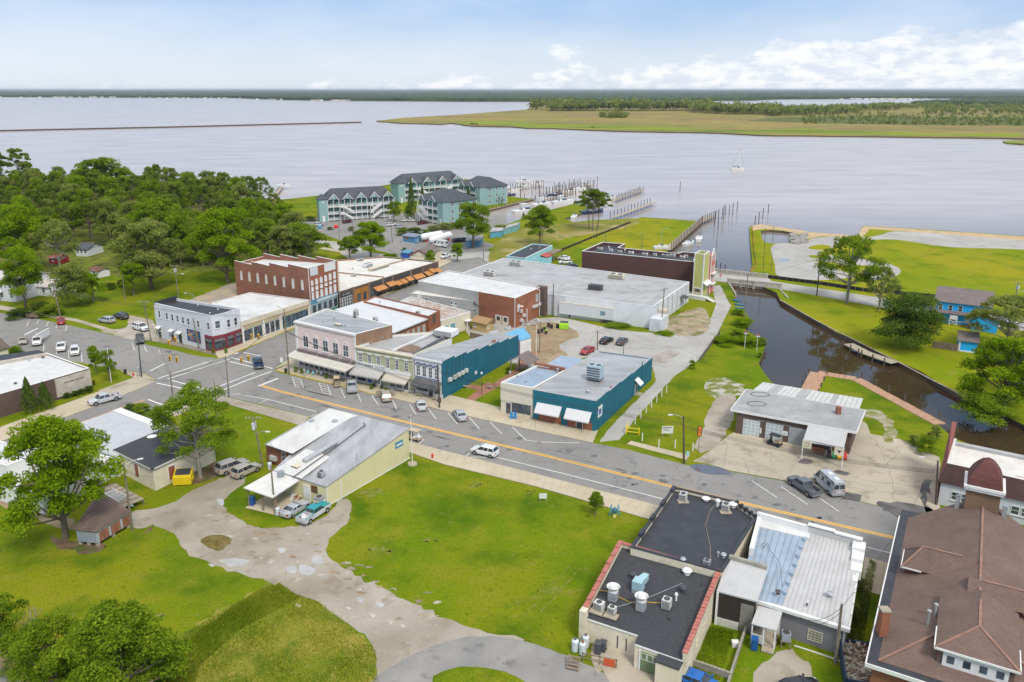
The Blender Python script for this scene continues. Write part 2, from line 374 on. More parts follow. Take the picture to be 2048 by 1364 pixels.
sheet('asphalt_patch',[(1295,715),(1340,700),(1362,706),(1330,728),(1300,722)],.012,ground('patch_tone',[(.28,.25,.22),((.38,.35,.32),.3,.4,.6,None)]),rough=.15)
sheet('concrete_apron',[(1402,914),(1426,897),(1440,884),(1462,868),(1500,850),(1690,880),(1716,838),(1732,846),(1742,868),(1800,878),(1880,915),(1880,1036),(1790,1018),(1722,1003),(1600,967),(1456,940),(1425,930),(1385,922)],.016,G_CONC2,rough=.1)
sheet('dirt_patch',[(1390,895),(1404,860),(1430,800),(1470,790),(1468,830),(1450,870),(1440,885),(1410,905)],.020,G_GRAV,smooth=True,rough=.3)
for q in ([(1540,850),(1552,851),(1560,862),(1548,866),(1535,862)],[(1606,918),(1625,921),(1618,928),(1596,925)],[(1675,940),(1700,946),(1690,951),(1668,945)]): sheet('oil_stain',q,.021,G_DARKA,smooth=True,rough=.1)
sheet('asphalt_patch',[(1848,958),(1862,960),(1862,990),(1850,985),(1855,1010),(1880,1030),(1850,1034),(1845,1005),(1840,975)],.022,G_DARKA,rough=.25)
sheet('asphalt_patch',[(1686,983),(1725,990),(1718,1004),(1680,998)],.021,G_DARKA,rough=.15)
sheet('asphalt_patch',[(1760,1004),(1840,1010),(1870,1032),(1820,1040),(1770,1020)],.022,G_DARKA,smooth=True,rough=.4)
# river-bank pavement on the right
sheet('parking_lot',[(1545,490),(1600,486),(1640,474),(1722,476),(1760,470),(1811,463),(2048,481),(2400,500),(2400,520),(2048,499),(1900,494),(1790,479),(1730,482),(1680,492),(1640,505),(1700,515),(1762,523),(1800,538),(1792,552),(1760,560),(1700,556),(1640,560),(1560,553),(1550,530)],.007,G_ASPH2,smooth=True)
for q in ([(1618,494),(1640,489),(1662,493),(1652,500),(1622,498)],[(1620,510),(1648,512),(1640,516),(1622,515)],[(1622,520),(1660,524),(1720,530),(1760,535),(1768,545),(1740,552),(1700,548),(1650,528)]): sheet('grass_island',q,.011,G_LAWN2,smooth=True)
sheet('puddle',[(1557,519),(1570,516.5),(1581,519),(1577,522.5),(1563,523)],.014,MATS.get('x') or None or mat('puddle_water',(.30,.29,.28),.05,.15,.5),smooth=True)
# ------------------------------------------------------ gravel yard and lane in the foreground
yard=[(436,958),(470,948),(490,960),(470,985),(452,1000),(458,1022),(491,1045),(517,1056),(548,1054),(592,1052),(655,1030),(675,1000),(705,1003),(690,1045),(655,1085),(656,1112),(700,1145),(800,1192),(900,1240),(980,1268),(1050,1283),(900,1350),(755,1364),(758,1322),(745,1290),(700,1250),(640,1207),(547,1170),(499,1150),(443,1136),(380,1111),(355,1078),(314,1050),(266,1056),(262,1026),(332,1010),(400,975)]
sheet('gravel_yard',yard,.012,G_GRAV,smooth=True,rough=.35,step=.8)
sheet('lane',[(1050,1283),(1100,1300),(1160,1322),(1215,1350),(1260,1380),(1200,1480),(720,1480),(745,1364),(790,1330),(870,1290),(960,1272)],.018,ground('lane_asphalt',[(.21,.205,.20),((.30,.29,.27),.15,.35,.65,None),((.13,.12,.115),.4,.56,.74,None)],rough=.85,fine=.16,finescale=9),smooth=True,rough=.12)
sheet('grass_island',[(868,1368),(866,1356),(885,1343),(930,1333),(985,1338),(1030,1352),(1060,1380),(1000,1420),(900,1420)],.030,G_LAWN,smooth=True,rough=.1)
sheet('road',[(-60,1290),(0,1334),(60,1375),(160,1460),(-100,1500)],.010,G_ASPH)
sheet('dirt_verge',[(-60,1262),(0,1300),(40,1322),(100,1364),(200,1440),(160,1460),(60,1375),(0,1334),(-60,1290)],.008,G_DIRT,rough=.3)
M_PUD=mat('puddle_sky_tone',(.40,.39,.38),.04,.2,.7); M_PUDM=mat('puddle_mud',(.16,.12,.04),.12,.3,.9,.5,(.35,.33,.30))  # pale puddles: sky reflection put into the base colour; the muddy one is brown
sheet('puddle',[(402,1080),(420,1071),(450,1071),(463,1080),(455,1092),(438,1102),(415,1095)],.020,M_PUDM,smooth=True,rough=.12)
for q in ([(440,1120),(470,1117),(498,1121),(485,1130),(462,1133),(445,1128)],[(573,1135),(588,1132),(594,1140),(586,1147),(574,1144)],[(596,1132),(612,1130),(630,1138),(622,1150),(604,1148)],[(622,1118),(640,1112),(645,1126),(632,1130)],
  [(433,998),(448,1000),(452,1012),(440,1010)],[(750,1205),(768,1209),(760,1215)],[(712,1195),(728,1199),(720,1206)],[(556,1096),(572,1098),(566,1106),(558,1104)],[(415,1128),(430,1130),(425,1134)]):
 sheet('puddle',q,.020,M_PUD,smooth=True,rough=.08)
sheet('puddle',[(1380,932),(1400,928),(1440,935),(1462,946),(1440,950),(1400,945)],.012,mat('puddle_dark',(.10,.11,.14),.05,.15,.7),smooth=True)
for q in ([(590,1208),(602,1210),(598,1216)],[(738,1226),(752,1230),(746,1236)],[(775,1240),(788,1243),(782,1249)],[(692,1213),(702,1216),(697,1220)],[(800,1248),(812,1252),(806,1256)]): sheet('pale_patch',q,.024,ground('limestone',[(.50,.46,.40),((.40,.36,.30),.8,.4,.6,None)]),smooth=True,rough=.08)
for q in ([(270,1090),(330,1030),(400,985),(420,975),(408,998),(350,1028),(300,1060)],[(100,1070),(160,1085),(215,1090),(180,1108),(110,1090)],[(395,930),(430,925),(440,950),(400,965),(370,960)]): sheet('dirt_patch',q,.008,ground('leaf_litter',[(.12,.08,.05),((.18,.13,.08),.5,.4,.6,None),((.08,.10,.02),.5,.5,.66,None)]),smooth=True,rough=.4)
# grass islands and verges
sheet('grass_verge',[(290,680),(318,684),(405,708),(404,714),(340,699),(292,690)],.020,G_LAWN,rough=.1)
sheet('grass_island',[(448,1000),(478,975),(520,952),(560,960),(560,1010),(560,1050),(520,1054),(491,1045),(458,1022)],.022,G_LAWN,smooth=True,rough=.2)
sheet('driveway',[(200,662),(232,670),(250,677),(330,688),(316,672),(306,640),(260,630),(252,655)],.012,ground('driveway_dirt',[(.33,.29,.24),((.42,.38,.32),.2,.4,.6,None),((.16,.13,.11),.4,.56,.7,None)]),rough=.3)
sheet('side_alley',[(322,640),(362,607),(470,563),(560,560),(640,560),(560,600),(420,620)],.010,ground('alley',[(.30,.27,.23),((.40,.32,.22),.2,.4,.6,None)]),rough=.3)
# ------------------------------------------------------ walks: slabs with open joints on a darker bed
M_BED=mat('slab_bed',(.20,.17,.12),.95,.2)
def slab_walk(name,a0,b0,a1,b1,nu,nw,z=.13,m=None,gap=.025,kerb=None,bed=None):
 """walk between kerb line a0->b0 and back line a1->b1 (pixels); every slab is a piece"""
 A0,B0,A1,B1=(Vector(PX(*p)) for p in (a0,b0,a1,b1)); m=m or G_CONC
 base=MB(); q=[tuple(A0),tuple(B0),tuple(B1),tuple(A1)]
 ar=sum(q[i][0]*q[(i+1) % 4][1]-q[(i+1) % 4][0]*q[i][1] for i in range(4))
 if ar < 0: q=q[::-1]
 base.prism(q,-.05,z-.03); o=tag(base.build(name,bed or M_BED),kind='structure')
 def pt(s,t): return (A0.lerp(B0,s)).lerp(A1.lerp(B1,s),t)
 Lu,Lw=(B0-A0).length,(A1-A0).length; gu,gw=gap/Lu,gap/max(Lw,.1)
 for i in range(nu):
  for j in range(nw):
   s0,s1,t0,t1=i/nu+gu/2,(i+1)/nu-gu/2,j/nw+gw/2,(j+1)/nw-gw/2
   v=[tuple(pt(*k)) for k in ((s0,t0),(s1,t0),(s1,t1),(s0,t1))]
   ar=sum(v[k][0]*v[(k+1) % 4][1]-v[(k+1) % 4][0]*v[k][1] for k in range(4))
   if ar < 0: v=v[::-1]
   MB().prism(v,z-.06,z+random.uniform(-.006,.006)).build('slab',m,o)
 if kerb:
  d=(B0-A0).normalized(); nrm=(A1-A0).normalized(); kb=MB()
  v=[tuple(A0-nrm*.15),tuple(B0-nrm*.15),tuple(B0+nrm*.01),tuple(A0+nrm*.01)]
  ar=sum(v[k][0]*v[(k+1) % 4][1]-v[(k+1) % 4][0]*v[k][1] for k in range(4))
  if ar < 0: v=v[::-1]
  kb.prism(v,-.05,z+.004).build('kerb',kerb,o)
 return o
slab_walk('sidewalk',(552,741),(760,791),(590,722),(800,767),16,2,kerb=M_KERBY)
slab_walk('sidewalk',(760,791),(960,838),(800,767),(1000,815),14,2,kerb=M_KERB)
slab_walk('sidewalk',(960,838),(1186,886),(1000,815),(1196,862),14,2,kerb=M_KERB)
slab_walk('sidewalk',(549,739),(640,676),(590,722),(660,668),8,1,kerb=M_KERB)
slab_walk('sidewalk',(452,713),(640,634),(450,698),(618,628),15,1,m=G_CONC,kerb=M_KERBY)
slab_walk('sidewalk',(436,717),(452,713),(428,702),(452,699),2,1,kerb=M_KERBY)
slab_walk('sidewalk',(318,684),(436,712),(318,672),(434,701),12,1,z=.09,m=ground('mossy_concrete',[(.22,.19,.15),((.30,.27,.2),.3,.4,.6,None),((.12,.10,.08),.6,.52,.7,None)]))
slab_walk('sidewalk',(767,592),(905,522),(745,592),(880,518),16,1,kerb=M_KERB)
slab_walk('sidewalk',(-60,610),(150,643),(-60,600),(152,638),18,1,z=.06,m=G_CONC2)
slab_walk('sidewalk',(150,643),(232,668),(152,638),(236,662),8,1,z=.06,m=G_CONC2)
slab_walk('sidewalk',(0,884),(237,795),(-40,870),(200,783),18,1,m=G_CONC,kerb=M_KERB)
slab_walk('sidewalk',(237,795),(312,763),(196,782),(270,755),6,2,m=G_CONC2,kerb=M_KERB)
slab_walk('sidewalk',(312,761),(284,747),(270,757),(240,742),3,2,m=G_CONC2,kerb=M_KERBY)
slab_walk('sidewalk',(438,791),(619,834),(436,803),(600,851),12,1,z=.05,m=G_GRAV)
slab_walk('sidewalk',(820,884),(900,905.5),(800,899),(890,930),5,1,z=.10,m=G_CONC)
slab_walk('sidewalk',(900,905.5),(1074,950),(890,930),(1070,973),11,2,z=.10,m=G_CONC,kerb=M_KERB)
slab_walk('sidewalk',(1074,950),(1322,1014),(1070,973),(1300,1040),14,2,z=.10,m=G_CONC,kerb=M_KERB)
slab_walk('sidewalk',(1254,888),(1373,920),(1262,882),(1380,911),9,1,z=.05,m=G_CONC)
slab_walk('sidewalk',(1729,1114),(1790,1130),(1722,1180),(1778,1196),3,4,z=.08,m=G_CONC)
slab_walk('sidewalk',(640,498),(700,508),(642,494),(704,503),5,1,z=.04,m=G_CONC2)
slab_walk('sidewalk',(1010,625),(1160,640),(1010,620),(1160,636),1,1,z=-.02)
sheet('concrete_walk',[(374,804),(400,790),(438,791),(436,803),(410,812),(350,833),(330,822)],.03,G_CONC2,rough=.05)
# brick path in the pocket park
sheet('brick_path',[(938,808),(1000,771),(975,764),(962,772),(937,768),(936,776),(954,781),(920,808)],.02,M_BRKPAV)
sheet('brick_path',[(1000,771),(1068,722),(1080,700),(1040,712),(1030,740),(985,768)],.02,M_BRKPAV)
# ------------------------------------------------------ road paint
def line(px,w=.12,m=None,z=.014,dash=None): return strip('road_marking',px,w,z,m or M_WHITEP,dash=dash)
for d in (-1.15,1.15):
 line([(522,771+d),(560,782.6+d),(700,817+d),(900,865.6+d),(1120,918.5+d*1.1),(1343.7,972.8+d*1.2),(1480,1005+d*1.3),(1650,1044+d*1.3),(1785,1075+d*1.4),(2100,1150+d*1.5)],.23,M_YELP)
 line([(0,910+d),(134.6,855.6+d),(247,814.5+d),(290,799.5+d)],.13,M_YELP)
line([(420,790),(475,788),(536,799),(636,824)],.15); line([(997,915.4),(1130,948),(1256,980),(1330,999)],.15); line([(1690,1084),(1777,1105),(1900,1135)],.15)
line([(517,772),(556,757)],.5)
for a,c in (((316,757),(424,721)),((335,758),(460,718)),((313,766),(385,781)),((344,761),(421,781)),((421,780),(471,760)),((432,786),(495,760)),((471,760),(510,745)),((495,760),(543,743)),((456,722),(508,735)),((463,715),(545,737)),
   ((300,742),(330,727)),((296,799),(332,812)),((487,705),(522,712)),((618,834),(640,826)),((518,806),(536,799)),((932,913),(943,902)),((935,914),(997,915)),((836,889),(848,879)),((848,879),(836,875))): line([a,c],.30 if a[1] < 800 and a[0] < 560 else .12)
# angled parking bays on the main street
for a,c in (((681,776),(690,796)),((715,787),(722,803)),((744,791),(757,811)),((785,800),(794,819)),((819,808),(832,829)),((856,816),(872,838)),((896,826),(915,848)),((937,833),(959,858)),((980,844),(1004,868)),((1025,854),(1051,880)),
   ((1051,880),(1074,883)),((1082,884),(1160,886)),((1503,961),(1554,995)),((1562,973),(1615,1009)),((1634,993),(1678,1023)),
   ((264,684),(269,701)),((288,692),(294,704)),((317,699),(322,709)),((57,643),(54,652)),((78,640),(73,648)),((97,643),(92,653)),((115,648),(112,656)),((134,652),(131,662)),((37,689),(39,700)),((88,690),(87,702)),((137,700),(138,717)),((163,705),(164,724)),((112,693),(113,708))): line([a,c],.12)
for (a,c,d,e) in (((584,754),(591,773),(607,775),(601,758)),((638,766),(645,785),(662,789),(655,770))):
 for k in range(5):
  t=k/4; line([(a[0]+(c[0]-a[0])*t,a[1]+(c[1]-a[1])*t),(e[0]+(d[0]-e[0])*t,e[1]+(d[1]-e[1])*t)],.10)
 line([a,c],.1); line([e,d],.1)
# cracks, patches, kerb dirt on the main street
for i in range(60):
 x=random.uniform(330,1700); y=782+(x-560)*.2415+random.uniform(-30,34); r=random.uniform(3,9)
 q=[(x+r*math.cos(a)*random.uniform(.6,1.3),y+r*.4*math.sin(a)*random.uniform(.6,1.3)) for a in [k*math.pi/4 for k in range(8)]]
 sheet('road_stain',q,.0125,ground('stain_tone',[(.12,.12,.122),((.17,.168,.17),.5,.35,.65,None)]),smooth=True)
M_CRACK=mat('tar_crack',(.13,.12,.105),.9)
def crack(px,w=.05,amp=.25,n=10):
 pts=[Vector(PX(*p)) for p in px]; v=[]
 for a,c in zip(pts,pts[1:]):
  for k in range(n): v.append(a.lerp(c,k/n)+Vector((random.uniform(-amp,amp),random.uniform(-amp,amp))))
 v.append(pts[-1]); b=MB()
 for a,c in zip(v,v[1:]):
  d=(c-a).normalized(); m_=Vector((-d.y,d.x))*w/2; b.face([(*(a-m_),.0235),(*(c-m_),.0235),(*(c+m_),.0235),(*(a+m_),.0235)])
 tag(b.build('pavement_crack',M_CRACK),kind='structure')
for c_ in ([(1430,905),(1490,918),(1500,950)],[(1452,890),(1448,930)],[(1580,940),(1600,912),(1640,900)],[(1680,925),(1760,935),(1860,945)],[(1750,880),(1780,940),(1790,1000)],[(1700,900),(1760,935)],[(1540,905),(1545,930)],[(1800,900),(1775,930)],[(1720,960),(1850,975)],[(1640,950),(1700,975),(1800,990)],
  [(200,700),(280,690)],[(60,660),(200,700)],[(1290,700),(1400,690)],[(1150,650),(1290,690),(1400,700)],[(1120,660),(1250,672)],[(620,830),(900,880)],[(1060,905),(1400,985)],[(600,770),(900,846)]): crack(c_)
sheet('gravel_path',[(1722,822),(1745,818),(1775,832),(1790,855),(1788,885),(1765,878),(1768,858),(1755,840),(1722,832)],.017,ground('grassy_gravel',[(.36,.33,.26),((.16,.18,.03),.6,.42,.6,None)],fine=.25),smooth=True,rough=.3)
sheet('worn_patch',[(1410,770),(1440,755),(1480,768),(1490,785),(1450,800),(1415,790)],.009,ground('worn_lawn',[(.15,.17,.03),((.42,.40,.36),.5,.46,.60,None)],fine=.25),smooth=True,rough=.6)
sheet('rough_grass',[(330,1290),(440,1222),(540,1168),(640,1205),(700,1250),(752,1300),(762,1364),(740,1440),(320,1440)],.010,ground('rough_straw',[(.16,.19,.015),((.30,.25,.05),.12,.42,.62,None),((.09,.14,.01),.25,.5,.66,None),((.36,.28,.10),.9,.58,.76,None)],fine=.4),rough=.6)
for x,y,r in ((1540,905,16),(250,1040,10),(860,1080,9),(950,970,7),(1062,985,6),(300,1230,14),(760,1100,12),(1100,1180,13),(745,985,14),(500,1110,8)):
 sheet('worn_patch',[(x+r*math.cos(a)*1.8,y+r*.5*math.sin(a)) for a in [k*math.pi/4 for k in range(8)]],.0085,ground('dry_turf',[(.13,.17,.012),((.26,.21,.08),1.1,.50,.66,None)],fine=.4),smooth=True,rough=.5)
for a,c in (((1045,1235),(1140,1130)),((1065,1240),(1152,1145))): strip('wheel_rut',[a,((a[0]+c[0])/2+4,(a[1]+c[1])/2),c],.14,.0095,MATS['dry_turf'])
for k in range(34):
 x=random.uniform(560,1650); y=782+(x-560)*.2415+random.choice([-13,-7,8,15]); l_=random.uniform(30,90)
 sheet('tyre_track',[(x,y-.8),(x+l_*.5,y-.8+l_*.1207),(x+l_,y+l_*.2415),(x+l_*.5,y+1+l_*.1207)],.0121,ground('track_tone',[(.165,.16,.154),((.20,.195,.187),.8,.4,.6,None)]),rough=.05)
for k in range(16): x=random.uniform(1240,1830); y=905+(x-1240)*.1+random.uniform(0,50); crack([(x,y),(x+random.uniform(-30,30),y+random.uniform(10,40))],.04)
for k in range(14): x=random.uniform(1100,1400); crack([(x,random.uniform(645,690)),(x+random.uniform(-50,60),random.uniform(650,700))],.05,.5)
for k in range(60):
 x=random.uniform(400,900); y=1040+(x-400)*.40+random.uniform(-45,40)
 sheet('gravel_stain',[(x+r*math.cos(a)*1.7,y+r*.45*math.sin(a)) for a in [j*math.pi/3 for j in range(6)] for r in [random.uniform(2,7)]],.0135+k*1e-5,random.choice([G_DIRT,ground('wet_gravel',[(.22,.18,.13),((.30,.25,.18),.9,.4,.6,None)]),ground('pale_gravel',[(.44,.40,.34),((.36,.31,.24),.9,.4,.6,None)])]),smooth=True,rough=.15)
# ================================================================ BUILDING KIT
def glassmat(name='window_glass',col=(.035,.045,.055)):
 if name in MATS: return MATS[name]
 m,n,l,b=newmat(name); g=n.new('ShaderNodeNewGeometry')
 f=_noise(n,l,g.outputs['Position'],.7,2,.5)
 l.new(_mix(n,l,_mr(n,l,f,.4,.6),col,tuple(c*2.6 for c in col)),b.inputs['Base Color']); b.inputs['Roughness'].default_value=.12
 b.inputs['Specular IOR Level'].default_value=.7; MATS[name]=m; return m
def stripemat(name,c1,c2,width,axis=0,duty=.5,rough=.7,noise=.15,bump=0.,streak=None,stain=0.,staincol=(.3,.15,.06)):
 """bands across UV: awning stripes, ribs of metal sheet, siding laps"""
 if name in MATS: return MATS[name]
 m,n,l,b=newmat(name); t=n.new('ShaderNodeTexCoord'); s=n.new('ShaderNodeSeparateXYZ'); l.new(t.outputs['UV'],s.inputs[0]); g=n.new('ShaderNodeNewGeometry')
 d=n.new('ShaderNodeMath'); d.operation='DIVIDE'; l.new(s.outputs[axis],d.inputs[0]); d.inputs[1].default_value=width
 fr=n.new('ShaderNodeMath'); fr.operation='FRACT'; l.new(d.outputs[0],fr.inputs[0])
 gt=n.new('ShaderNodeMath'); gt.operation='GREATER_THAN'; l.new(fr.outputs[0],gt.inputs[0]); gt.inputs[1].default_value=duty
 c=_mix(n,l,gt.outputs[0],c1,c2)
 f=_mr(n,l,_noise(n,l,g.outputs['Position'],.5,7,.65),.3,.7)
 c=_mix(n,l,f,c,_mix(n,l,1.,c,tuple([1-noise]*3),'MULTIPLY'))
 if stain: c=_mix(n,l,_mr(n,l,_noise(n,l,g.outputs['Position'],.9,8,.7,streak),.5,.75,0,stain),c,staincol)
 l.new(c,b.inputs['Base Color']); b.inputs['Roughness'].default_value=rough
 if bump: _bump(n,l,gt.outputs[0],b,bump,.03)
 MATS[name]=m; return m
GL=glassmat(); M_WHITE=mat('white_trim',(.70,.70,.69),.6,.08,1.2,.25,(.42,.40,.36)); M_DKMETAL=mat('dark_metal',(.06,.06,.065),.5,.2)
M_GALV=mat('galvanised_metal',(.40,.42,.43),.45,.15,1.5,metal=.3); M_ACW=mat('ac_casing',(.55,.55,.52),.5,.15,2); M_DARKIN=mat('dark_interior',(.03,.03,.032),.8,.3)
def ribs_mesh(b,u0,u1,w0,w1,z0f,step,along='w',r=.03):
 pass
class Bld:
 def __init__(s,name,label,cat,pts,h,wall,roof,par=.35,cop=M_WHITE,t=.25,z0=0.,steps=None,overhang=0.,roofname='roof',copz=.06,hide=()):
  s.pts=[Vector(p[:2]) for p in pts]; n=len(pts); s.h=list(h) if isinstance(h,(list,tuple)) else [h]*n; s.z0=z0
  c=sum(s.pts,Vector((0,0)))/n
  s.e=empty(name,(c.x,c.y,z0),label,cat); s.n=n
  s.side=[]
  for i in range(n):
   a,b=s.pts[i],s.pts[(i+1) % n]; d=(b-a).normalized(); f=F((a.x,a.y,0),d,(d.y,-d.x)); f.len=(b-a).length; s.side.append(f)
  d0=s.side[0]; s.fr=F((s.pts[0].x,s.pts[0].y,0),d0.u.xy,(-d0.u.y,d0.u.x))
  walls=wall if isinstance(wall,(list,tuple)) else [wall]*n
  s.rz=[q-par for q in s.h]
  for i in range(n):
   if i in hide: continue
   f=s.side[i]; L=f.len; b=MB(f); h0,h1=s.h[i],s.h[(i+1) % n]; k=(steps or {}).get(i,0)
   b.face([(0,0,z0),(L,0,z0),(L,0,min(h1,h1)),(0,0,h0)]) if not k else None
   if k:
    for j in range(k):
     ha=h0+(h1-h0)*(j+.5)/k+abs(h1-h0)/k*.5
     a_,b_=L*j/k,L*(j+1)/k
     b.face([(a_,0,z0),(b_,0,z0),(b_,0,ha),(a_,0,ha)]); b.face([(b_,-t,z0+1),(a_,-t,z0+1),(a_,-t,ha),(b_,-t,ha)]); b.face([(a_,0,ha),(b_,0,ha),(b_,-t,ha),(a_,-t,ha)])
     b.face([(a_,0,z0+1),(a_,0,ha),(a_,-t,ha),(a_,-t,z0+1)]); b.face([(b_,0,z0+1),(b_,-t,z0+1),(b_,-t,ha),(b_,0,ha)])
   elif par > .02: b.face([(L,-t,h1-par-.05),(0,-t,h0-par-.05),(0,-t,h0),(L,-t,h1)])
   b.build('wall',walls[i],s.e)
  # roof deck
  inner=s._inset(t*.5 if par > .02 else -overhang); lp=[s.loc(p) for p in inner]
  b=MB(s.fr)
  if par > .02: b.cap(lp,s.rz)
  else:
   th=.18; tz=[q+.02 for q in s.h]; b.prism(lp,[q-th for q in tz],tz); b.cap(lp[::-1],[q-th for q in tz][::-1])
  s.roof=b.build(roofname,roof,s.e)
  if cop and par > .02:
   o_,i_=s._inset(-.04),s._inset(t+.04)
   for i in range(n):
    if i in hide: continue
    j=(i+1) % n; k=(steps or {}).get(i,0); b=MB(s.fr)
    if not k:
     q=[s.loc(o_[i]),s.loc(o_[j]),s.loc(i_[j]),s.loc(i_[i])]; hh=[s.h[i],s.h[j],s.h[j],s.h[i]]
     b.prism(q,[z+.001 for z in hh],[z+copz for z in hh]); b.build('coping',cop,s.e)
    else:
     f=s.side[i]; L=f.len
     for a in range(k):
      ha=s.h[i]+(s.h[j]-s.h[i])*(a+.5)/k+abs(s.h[j]-s.h[i])/k*.5
      MB(f).box(L*a/k+.01,L*(a+1)/k-.01,-t-.05,.05,ha+.001,ha+copz).build('coping',cop,s.e)
 def loc(s,p):
  d=Vector((p[0],p[1]))-s.fr.o.xy; return (d.dot(s.fr.u.xy),d.dot(s.fr.w.xy))
 def _inset(s,t):
  r=[]; n=s.n
  for i in range(n):
   a,b,c=s.pts[i-1],s.pts[i],s.pts[(i+1) % n]
   d1,d2=(b-a).normalized(),(c-b).normalized(); n1,n2=Vector((-d1.y,d1.x)),Vector((-d2.y,d2.x))
   m=(n1+n2); m=m/max(.25,m.dot(n1)) if m.length > 1e-6 else n1
   r.append(b+m*t)
  return r
 def q(s,i,px,py,w=0.):
  """pixel -> (u, z) on side i (plane pushed out by w)"""
  f=s.side[i]; d=Vector(ray(px,py)); nn=f.w; o=f.o+f.w*w
  t=(o-Vector((0,0,HC))).dot(nn)/d.dot(nn); p=Vector((0,0,HC))+d*t
  return ((p-f.o).dot(f.u),p.z)
 def part(s,i,name,m,u0,u1,w0,w1,z0,z1):
  return MB(s.side[i]).box(u0,u1,w0,w1,z0,z1).build(name,m,s.e)
 def px(s,i,name,m,p0,p1,w0=.0,w1=.06):
  a,b=s.q(i,*p0),s.q(i,*p1); u0,u1=sorted((a[0],b[0])); z0,z1=sorted((a[1],b[1]))
  return s.part(i,name,m,u0,u1,w0,w1,z0,z1)
 def win(s,i,u,z,w,h,fm=M_WHITE,gm=GL,cols=1,rows=2,ft=.08,arch=False,sill=True,name='window',head=None,archm=None,pr=.07):
  """window centred at u, bottom z, frame standing proud of the wall, glass behind it"""
  f=s.side[i]; a,b=u-w/2,u+w/2; mb=MB(f)
  mb.box(a,a+ft,.0,pr,z,z+h).box(b-ft,b,.0,pr,z,z+h).box(a+ft,b-ft,.0,pr,z,z+ft).box(a+ft,b-ft,.0,pr,z+h-ft,z+h)
  for r in range(1,rows): mb.box(a+ft,b-ft,.0,pr-.02,z+h*r/rows-.03,z+h*r/rows+.03)
  for c in range(1,cols): mb.box(a+w*c/cols-.025,a+w*c/cols+.025,.0,pr-.015,z+ft,z+h-ft)
  o=mb.build(name,fm,s.e)
  MB(f).box(a+ft,b-ft,.0,pr-.045,z+ft,z+h-ft).build('pane',gm,o)
  if sill: MB(f).box(a-.08,b+.08,.0,pr+.07,z-.12,z-.002).build('sill',fm if fm != GL else M_WHITE,o)
  if arch:
   k=7; pts=[(a+w*j/k,z+h+.35*w*math.sin(math.pi*j/k)) for j in range(k+1)]
   am=MB(f)
   for p_,q_ in zip(pts,pts[1:]): am.face([(p_[0],pr-.03,z+h),(q_[0],pr-.03,z+h),(q_[0],pr-.03,q_[1]),(p_[0],pr-.03,p_[1])])
   for p_,q_ in zip(pts,pts[1:]):
    am.m=1; am.bar((p_[0],pr*.5,p_[1]+.05),(q_[0],pr*.5,q_[1]+.05),.12,.12)
   am.build('arch',[archm or fm,head or fm],o)
  return o
 def row(s,i,pa,pb,n,w,h,**k):
  """n windows with centres evenly spaced between two pixels on side i"""
  a,b=s.q(i,*pa),s.q(i,*pb)
  for j in range(n):
   t=j/(n-1) if n > 1 else 0
   s.win(i,a[0]+(b[0]-a[0])*t,a[1]+(b[1]-a[1])*t-h/2,w,h,**k)
 def door(s,i,u,w,h,m,z=0,frame=M_WHITE,glass=True):
  f=s.side[i]; a,b=u-w/2,u+w/2
  o=MB(f).box(a,b,0,.05,z,z+h).build('door',m,s.e)
  if glass: MB(f).box(a+w*.2,b-w*.2,.05,.06,z+h*.45,z+h*.9).build('pane',GL,o)
  MB(f).tube((b-.12,.05,z+1),(b-.12,.11,z+1),.03,n=6).build('handle',M_GALV,o)
  if frame: MB(f).box(a-.1,a,0,.08,z,z+h+.1).box(b,b+.1,0,.08,z,z+h+.1).box(a,b,0,.08,z+h,z+h+.1).build('door_frame',frame,o)
  return o
 def awning(s,i,u0,u1,zt,zb,out,m,name='awning',valance=.18,vm=None,th=.05):
  f=s.side[i]; b=MB(f)
  b.face([(u0,.02,zt),(u0,out,zb),(u1,out,zb),(u1,.02,zt)][::-1]); b.face([(u0,.02,zt-th),(u1,.02,zt-th),(u1,out,zb-th),(u0,out,zb-th)][::-1])
  b.face([(u0,out,zb-valance),(u1,out,zb-valance),(u1,out,zb),(u0,out,zb)])
  b.face([(u0,.02,zt-th),(u0,out,zb-th),(u0,out,zb),(u0,.02,zt)]); b.face([(u1,.02,zt-th),(u1,.02,zt),(u1,out,zb),(u1,out,zb-th)])
  o=b.build(name,m,s.e)
  for u in np.linspace(u0+.1,u1-.1,max(2,int((u1-u0)/2.5))): MB(f).tube((u,.02,zb-.1),(u,out-.05,zb-.08),.025,n=4).build('awning_rod',M_GALV,o)
  return o
 def text(s,i,txt,u,z,size,m,w=.03,depth=.02,name='sign_lettering',parent=None,align='CENTER',wide=1.0,bold=0.):
  c=bpy.data.curves.new('lettering','FONT'); c.body=txt; c.size=size; c.align_x=align; c.extrude=depth; c.offset=bold
  tmp=bpy.data.objects.new('tmp_text',c); COL.objects.link(tmp); dg=bpy.context.evaluated_depsgraph_get(); me=bpy.data.meshes.new_from_object(tmp.evaluated_get(dg)); bpy.data.objects.remove(tmp)
  f=s.side[i]; o=s.e.location if parent is None else ORG[parent.name]
  for v in me.vertices:
   x,y,zz=v.co; v.co=f.at(u+x*wide,w+zz,z+y)-o
  me.materials.clear(); me.materials.append(m); ob=bpy.data.objects.new(name,me); COL.objects.link(ob); ob.parent=parent or s.e; ORG[ob.name]=Vector(o); return ob
 def marks(s,i,u0,u1,z,size,m,w=.03,parent=None,name='faded_lettering'):
  """lettering too small to read in the photograph: short strokes, no words"""
  r=random.Random(int(u0*97)); b=MB(s.side[i]); u=u0
  while u < u1:
   g=size*r.uniform(.35,.6)
   if r.random() > .14: b.box(u,u+g*.75,w,w+.015,z+size*r.uniform(0,.2),z+size*r.uniform(.7,1))
   u += g
  return b.build(name,m,parent or s.e)
